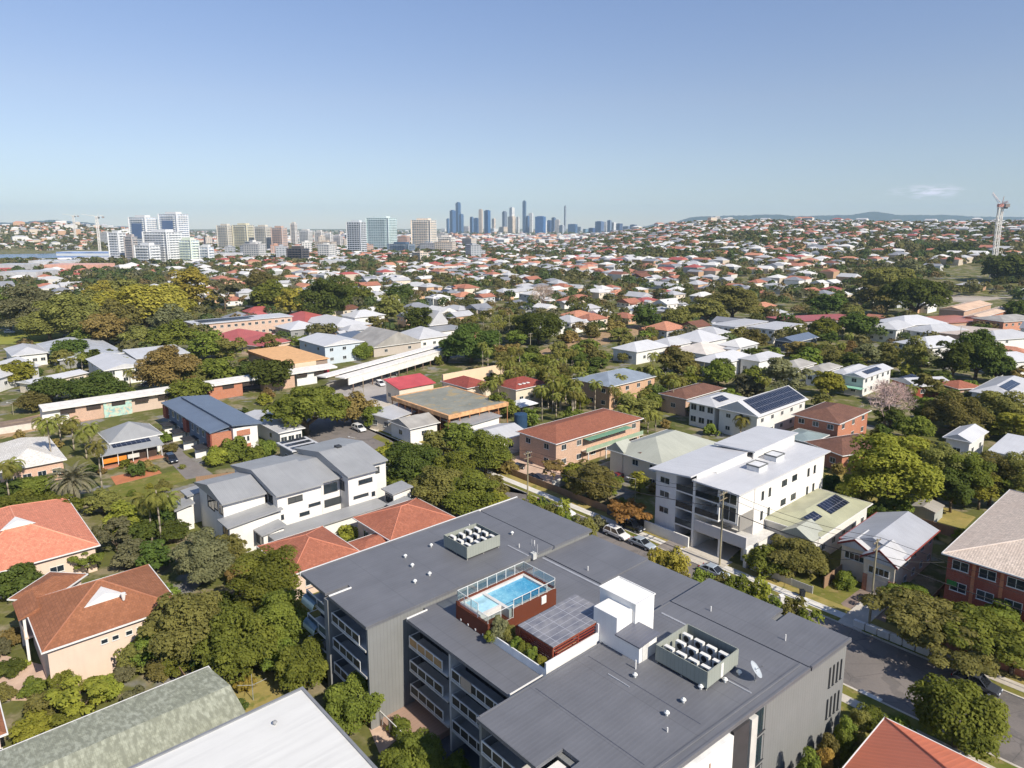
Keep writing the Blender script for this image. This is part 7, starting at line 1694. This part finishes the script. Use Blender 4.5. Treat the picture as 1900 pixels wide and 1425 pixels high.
def little_house(p, D, x, y, col, nm):
    W, Dp = rs.uniform(9, 14), rs.uniform(11, 18); h = rs.choice([3.4, 3.6, 4.6, 5.8]); a = RZ + rs.choice([0, 0, math.pi / 2]) + rs.uniform(-.06, .06)
    t = thing('suburban_house', None, 'house', (p.x, p.y, terrain(p.x, p.y)), a, 'houses of the suburb'); t.location.z -= .2
    gabl = rs.random() < .35
    if gabl: r_ = gable_roof(W, Dp, h, min(W, Dp) / 2 * .42, 'y' if Dp > W else 'x')
    else: r_, _ = hip_roof(W, Dp, h, rs.uniform(18, 26))
    rm_ = m_tile(col, vmul(col, .75)) if nm in ('terracotta', 'orange', 'brown') else m_metal(col, .4, .45, 0, .15)
    r_.v = [(q[0] - W / 2, q[1] - Dp / 2, q[2]) for q in r_.v]; wc = rs.choice(WALLC)
    r_.build('roof', rm_, t); MB().box(-W / 2 + .5, -Dp / 2 + .5, -1, W / 2 - .5, Dp / 2 - .5, h - .19).build('wall', m_wall(wc), t)
    if rs.random() < .65:
        ex, ey = rs.choice([(-W / 2 + 2.5, -Dp / 2 - 1.4), (W / 2 - 2.5, -Dp / 2 - 1.4), (W / 2 + 1.3, Dp / 2 - 3.5), (W / 2 + 1.3, -Dp / 2 + 3.5)]); eh = h - rs.uniform(.2, .9); s_ = rs.uniform(1.9, 2.8)
        if rs.random() < .5: e_ = gable_roof(s_ * 2, s_ * 2.2, eh, s_ * .45, 'y' if abs(ex) < W / 2 else 'x'); e_.v = [(q[0] + ex - s_, q[1] + ey - s_ * 1.1, q[2]) for q in e_.v]
        else: e_ = MB().hexa([(ex - s_, ey - s_, eh - .2), (ex + s_, ey - s_, eh - .2), (ex + s_, ey + s_, eh), (ex - s_, ey + s_, eh)], [(ex - s_, ey - s_, eh), (ex + s_, ey - s_, eh), (ex + s_, ey + s_, eh + .2), (ex - s_, ey + s_, eh + .2)])
        e_.build('porch_roof', rm_ if rs.random() < .6 else R_LG, t); MB().box(ex - s_ + .4, ey - s_ + .4, -1, ex + s_ - .4, ey + s_ - .4, eh - .22).build('porch_wall', m_wall(rs.choice(WALLC)), t)
    if rs.random() < .22 and D < 700: solar(t, W, Dp, h, 14, 'S', .2, .7, .3, .8).location = (-W / 2, -Dp / 2, .25)
    if D < 520:
        for i in range(3):
            window(t, -W / 3 + i * W / 3, -Dp / 2 + .5, h - 2.0, 1.5, 1.1, 'S'); window(t, W / 2 - .5, -Dp / 3 + i * Dp / 3, h - 2.0, 1.5, 1.1, 'E')
    return auto(t, '%s %s roofed house' % (nm, 'gable' if gabl else 'hip'), x, y)
def far_house(p, D, z):
    c, nm = pick_roof(); W, Dp = rs.uniform(9, 15), rs.uniform(10, 19); h = rs.choice([3.5, 4.5, 6.0]); a = RZ + rs.choice([0, math.pi / 2]) + rs.uniform(-.1, .1)
    if D > 1900 and rs.random() < .12: W *= 2.2; h = rs.uniform(6, 14)
    ca, sa = math.cos(a), math.sin(a); k_ = len(hv); rise = min(W, Dp) * .2; m_ = min(W, Dp) / 2 * rs.choice([1, 1, .05])
    loc = [(-W / 2, -Dp / 2, -1), (W / 2, -Dp / 2, -1), (W / 2, Dp / 2, -1), (-W / 2, Dp / 2, -1), (-W / 2 - .5, -Dp / 2 - .5, h), (W / 2 + .5, -Dp / 2 - .5, h), (W / 2 + .5, Dp / 2 + .5, h), (-W / 2 - .5, Dp / 2 + .5, h)]
    loc += [(0, -Dp / 2 + m_, h + rise), (0, Dp / 2 - m_, h + rise)] if Dp >= W else [(-W / 2 + m_, 0, h + rise), (W / 2 - m_, 0, h + rise)]
    for q in loc: hv.append((p.x + q[0] * ca - q[1] * sa, p.y + q[0] * sa + q[1] * ca, z + q[2]))
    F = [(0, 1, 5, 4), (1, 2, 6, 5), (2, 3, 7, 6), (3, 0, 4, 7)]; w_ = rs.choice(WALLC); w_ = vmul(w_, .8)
    F2 = [(4, 5, 8), (5, 6, 9, 8), (6, 7, 9), (7, 4, 8, 9)] if Dp >= W else [(4, 5, 9, 8), (5, 6, 9), (6, 7, 8, 9), (7, 4, 8)]
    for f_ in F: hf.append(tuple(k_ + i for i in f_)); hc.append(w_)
    for f_ in F2: hf.append(tuple(k_ + i for i in f_)); hc.append(c)
TREE_COL = ['green', 'dark', 'olive', 'olive', 'dark', 'grey', 'green', 'bronze', 'olive', 'dark']
for D, p, x, y in cells:
    z = terrain(p.x, p.y)
    if no_go(x, y): continue
    nz = math.sin(p.x / 61 + 1.3) * math.sin(p.y / 83) + .6 * math.sin(p.x / 23 + p.y / 37)
    dens = (.62 if D < 1000 else .72) if x > 500 else .40
    wood = (D < 1500 and nz > .62) or (y < 560 and x > 1560 and y > 455 and x < 1900 and rs.random() < .45) or (x < 330 and 500 < y < 600 and rs.random() < .35)
    if rs.random() < dens and not wood and not taken(p.x, p.y, 8):
        if n_house < 296 and D > 260:
            c, nm = pick_roof(); little_house(p, D, x, y, c, nm); FOOT.append((p.x, p.y, 7)); n_house += 1
        elif D > 260: far_house(p, D, z)
    nt = rs.choice([2, 2, 3, 3, 4] if D < 1000 else [1, 2, 3] if D < 2000 else [1, 1, 2])
    for i in range(nt):
        q = Vector((p.x + rs.uniform(-11, 11), p.y + rs.uniform(-13, 13), 0)); r = rs.uniform(1.8, 4.8) * (1.25 if wood else 1) * (1 if D < 1000 else 1.2)
        if D < 900 and taken(q.x, q.y, r * .45): continue
        qz = terrain(q.x, q.y); qx, qy = Q((q.x, q.y, qz + 3))
        if no_go(qx, qy) and D < 700: continue
        sp = rs.choice(['round', 'round', 'dense', 'tall', 'euc', 'spread']); cl = rs.choice(TREE_COL)
        if n_tree < 298 and D > 150:
            me, _ = proto(sp, 2, rs.randrange(4)); hs_ = rs.uniform(.75, 1.0) * (.7 if sp in ('tall', 'euc') else 1)
            o = put('tree', with_mat(me, cl), None, (q.x, q.y, qz), rs.uniform(0, 6.28), (r, r, r * hs_)); tag(o, None, 'tree', 'trees among the houses'); auto(o, ('small ' if r < 3 else 'mid sized ') + COLN[cl] + ' ' + SHN[sp], qx, qy)
            n_tree += 1; FOOT.append((q.x, q.y, r * .6))
        else: far_trees.append((q.x, q.y, qz, r, cl, D))
# undergrowth of the near gardens
n_sh = 0
ru = random.Random(77)
for _ in range(6000):
    if n_sh >= 230: break
    p = P(ru.uniform(-40, 1940), 560 + 860 * ru.random() ** 1.25, 0.5); u_, v_ = to_uv(p); D = math.hypot(p.x, p.y)
    if D > 330: continue
    if 40.6 < u_ < 61.4 and -112 < v_ < 110: continue
    x, y = Q((p.x, p.y, .5))
    if 555 < x < 800 and 690 < y < 855: continue
    if x < 330 and 745 < y < 800 and ru.random() < .7: continue
    r = ru.uniform(.7, 1.9) * (1.35 if D > 180 else 1)
    if taken(p.x, p.y, r * .8): continue
    FOOT.append((p.x, p.y, r * .9)); cl = ru.choice(['green', 'dark', 'olive', 'lime', 'grey', 'olive', 'green', 'bronze'])
    me, _ = proto('shrub', 1 if D < 150 else 2, ru.randrange(4)); o = put('shrub', with_mat(me, cl), None, (p.x, p.y, 0), ru.uniform(0, 6.28), (r, r, r * ru.uniform(.7, 1.3)))
    auto(tag(o, None, 'shrub', 'garden shrubs'), COLN[cl] + ' garden shrub', x, y); n_sh += 1
# beyond: low blocks out to the city
for i in range(2600):
    D = 3300 + 3000 * rs.random() ** 1.3; a = rs.uniform(-.68, .68); p = Vector((D * math.sin(a), D * math.cos(a), 0)); z = terrain(p.x, p.y)
    if rs.random() < .45: far_house(p, D, z)
    else: far_trees.append((p.x, p.y, z, rs.uniform(4, 9), rs.choice(TREE_COL), D))
me = bpy.data.meshes.new('distant_houses'); me.from_pydata(hv, [], hf)
at = me.attributes.new('col', 'FLOAT_COLOR', 'FACE'); at.data.foreach_set('color', [x_ for c in hc for x_ in (*c, 1)])
mt = NT('distant_walls'); bb = mt.bsdf(.6, .3); an = mt.n('Attribute'); an.attribute_name = 'col'; mt.l(an.outputs['Color'], bb.inputs['Base Color']); me.materials.append(mt.m)
o = put('distant_houses', me); tag(o, 'thousands of small far roofs spread to the skyline', 'houses', kind='stuff')
FAR_L = {'green': m_leaf((0.070, 0.092, 0.024), (0.19, 0.215, 0.052)), 'dark': m_leaf((0.042, 0.062, 0.020), (0.125, 0.15, 0.042)), 'olive': m_leaf((0.098, 0.104, 0.034), (0.24, 0.23, 0.078)), 'grey': m_leaf((0.095, 0.102, 0.054), (0.23, 0.225, 0.12)), 'bronze': m_leaf((0.13, 0.105, 0.04), (0.27, 0.21, 0.075))}
# distant trees, by colour
for cl in sorted(set(t[4] for t in far_trees)):
    Cs, Ns, Ss, Vs = [], [], [], []
    for x, y, z, r, c, D in far_trees:
        if c != cl: continue
        n = 130 if D < 500 else 70 if D < 800 else 34 if D < 1500 else 16
        d = nr.normal(size=(n, 3)); d /= np.linalg.norm(d, axis=1, keepdims=True); d[:, 2] = np.abs(d[:, 2]) * 1.1 - .25
        k_ = nr.uniform(.7, 1.05, (n, 1)); Cs.append(np.array([x, y, z + r * .95]) + d * k_ * np.array([r, r, r * .8]))
        nn = d + nr.normal(size=(n, 3)) * .4 + np.array([0, 0, .25]); Ns.append(nn / np.linalg.norm(nn, axis=1, keepdims=True))
        Ss.append(np.full(n, r * 2.1 / math.sqrt(n)) * nr.uniform(.7, 1.3, n)); Vs.append(np.clip(nr.uniform(0, .6) + nr.uniform(0, .4, n), 0, 1))
    C = np.concatenate(Cs); s_ = np.concatenate(Ss)
    m_ = quads_mesh('distant_trees', C, np.concatenate(Ns), s_, s_ * .75, np.concatenate(Vs), nr); m_.materials.append(FAR_L[cl])
    o = put('distant_trees', m_); tag(o, 'mass of far ' + COLN[cl] + ' suburban tree crowns', 'trees', kind='stuff')
print('houses', n_house, 'trees', n_tree, 'far houses', len(hv) // 10, 'far trees', len(far_trees))
finish_labels()

# ---------------------------------------------------------------- air
hz = MB().box(-11500, -600, -1.2, 11500, 10500, 330).mesh('haze', m_plain((1, 1, 1)))
mh = NT('haze_air'); pv = mh.n('VolumePrincipled')
pv.inputs['Color'].default_value = (0.58, 0.78, 1.0, 1); pv.inputs['Density'].default_value = HAZE_D; pv.inputs['Anisotropy'].default_value = 0.0
mh.l(pv.outputs[0], mh.out.inputs['Volume'])
hz.materials.clear(); hz.materials.append(mh.m)
ho = put('haze', hz); ho['kind'] = 'stuff'
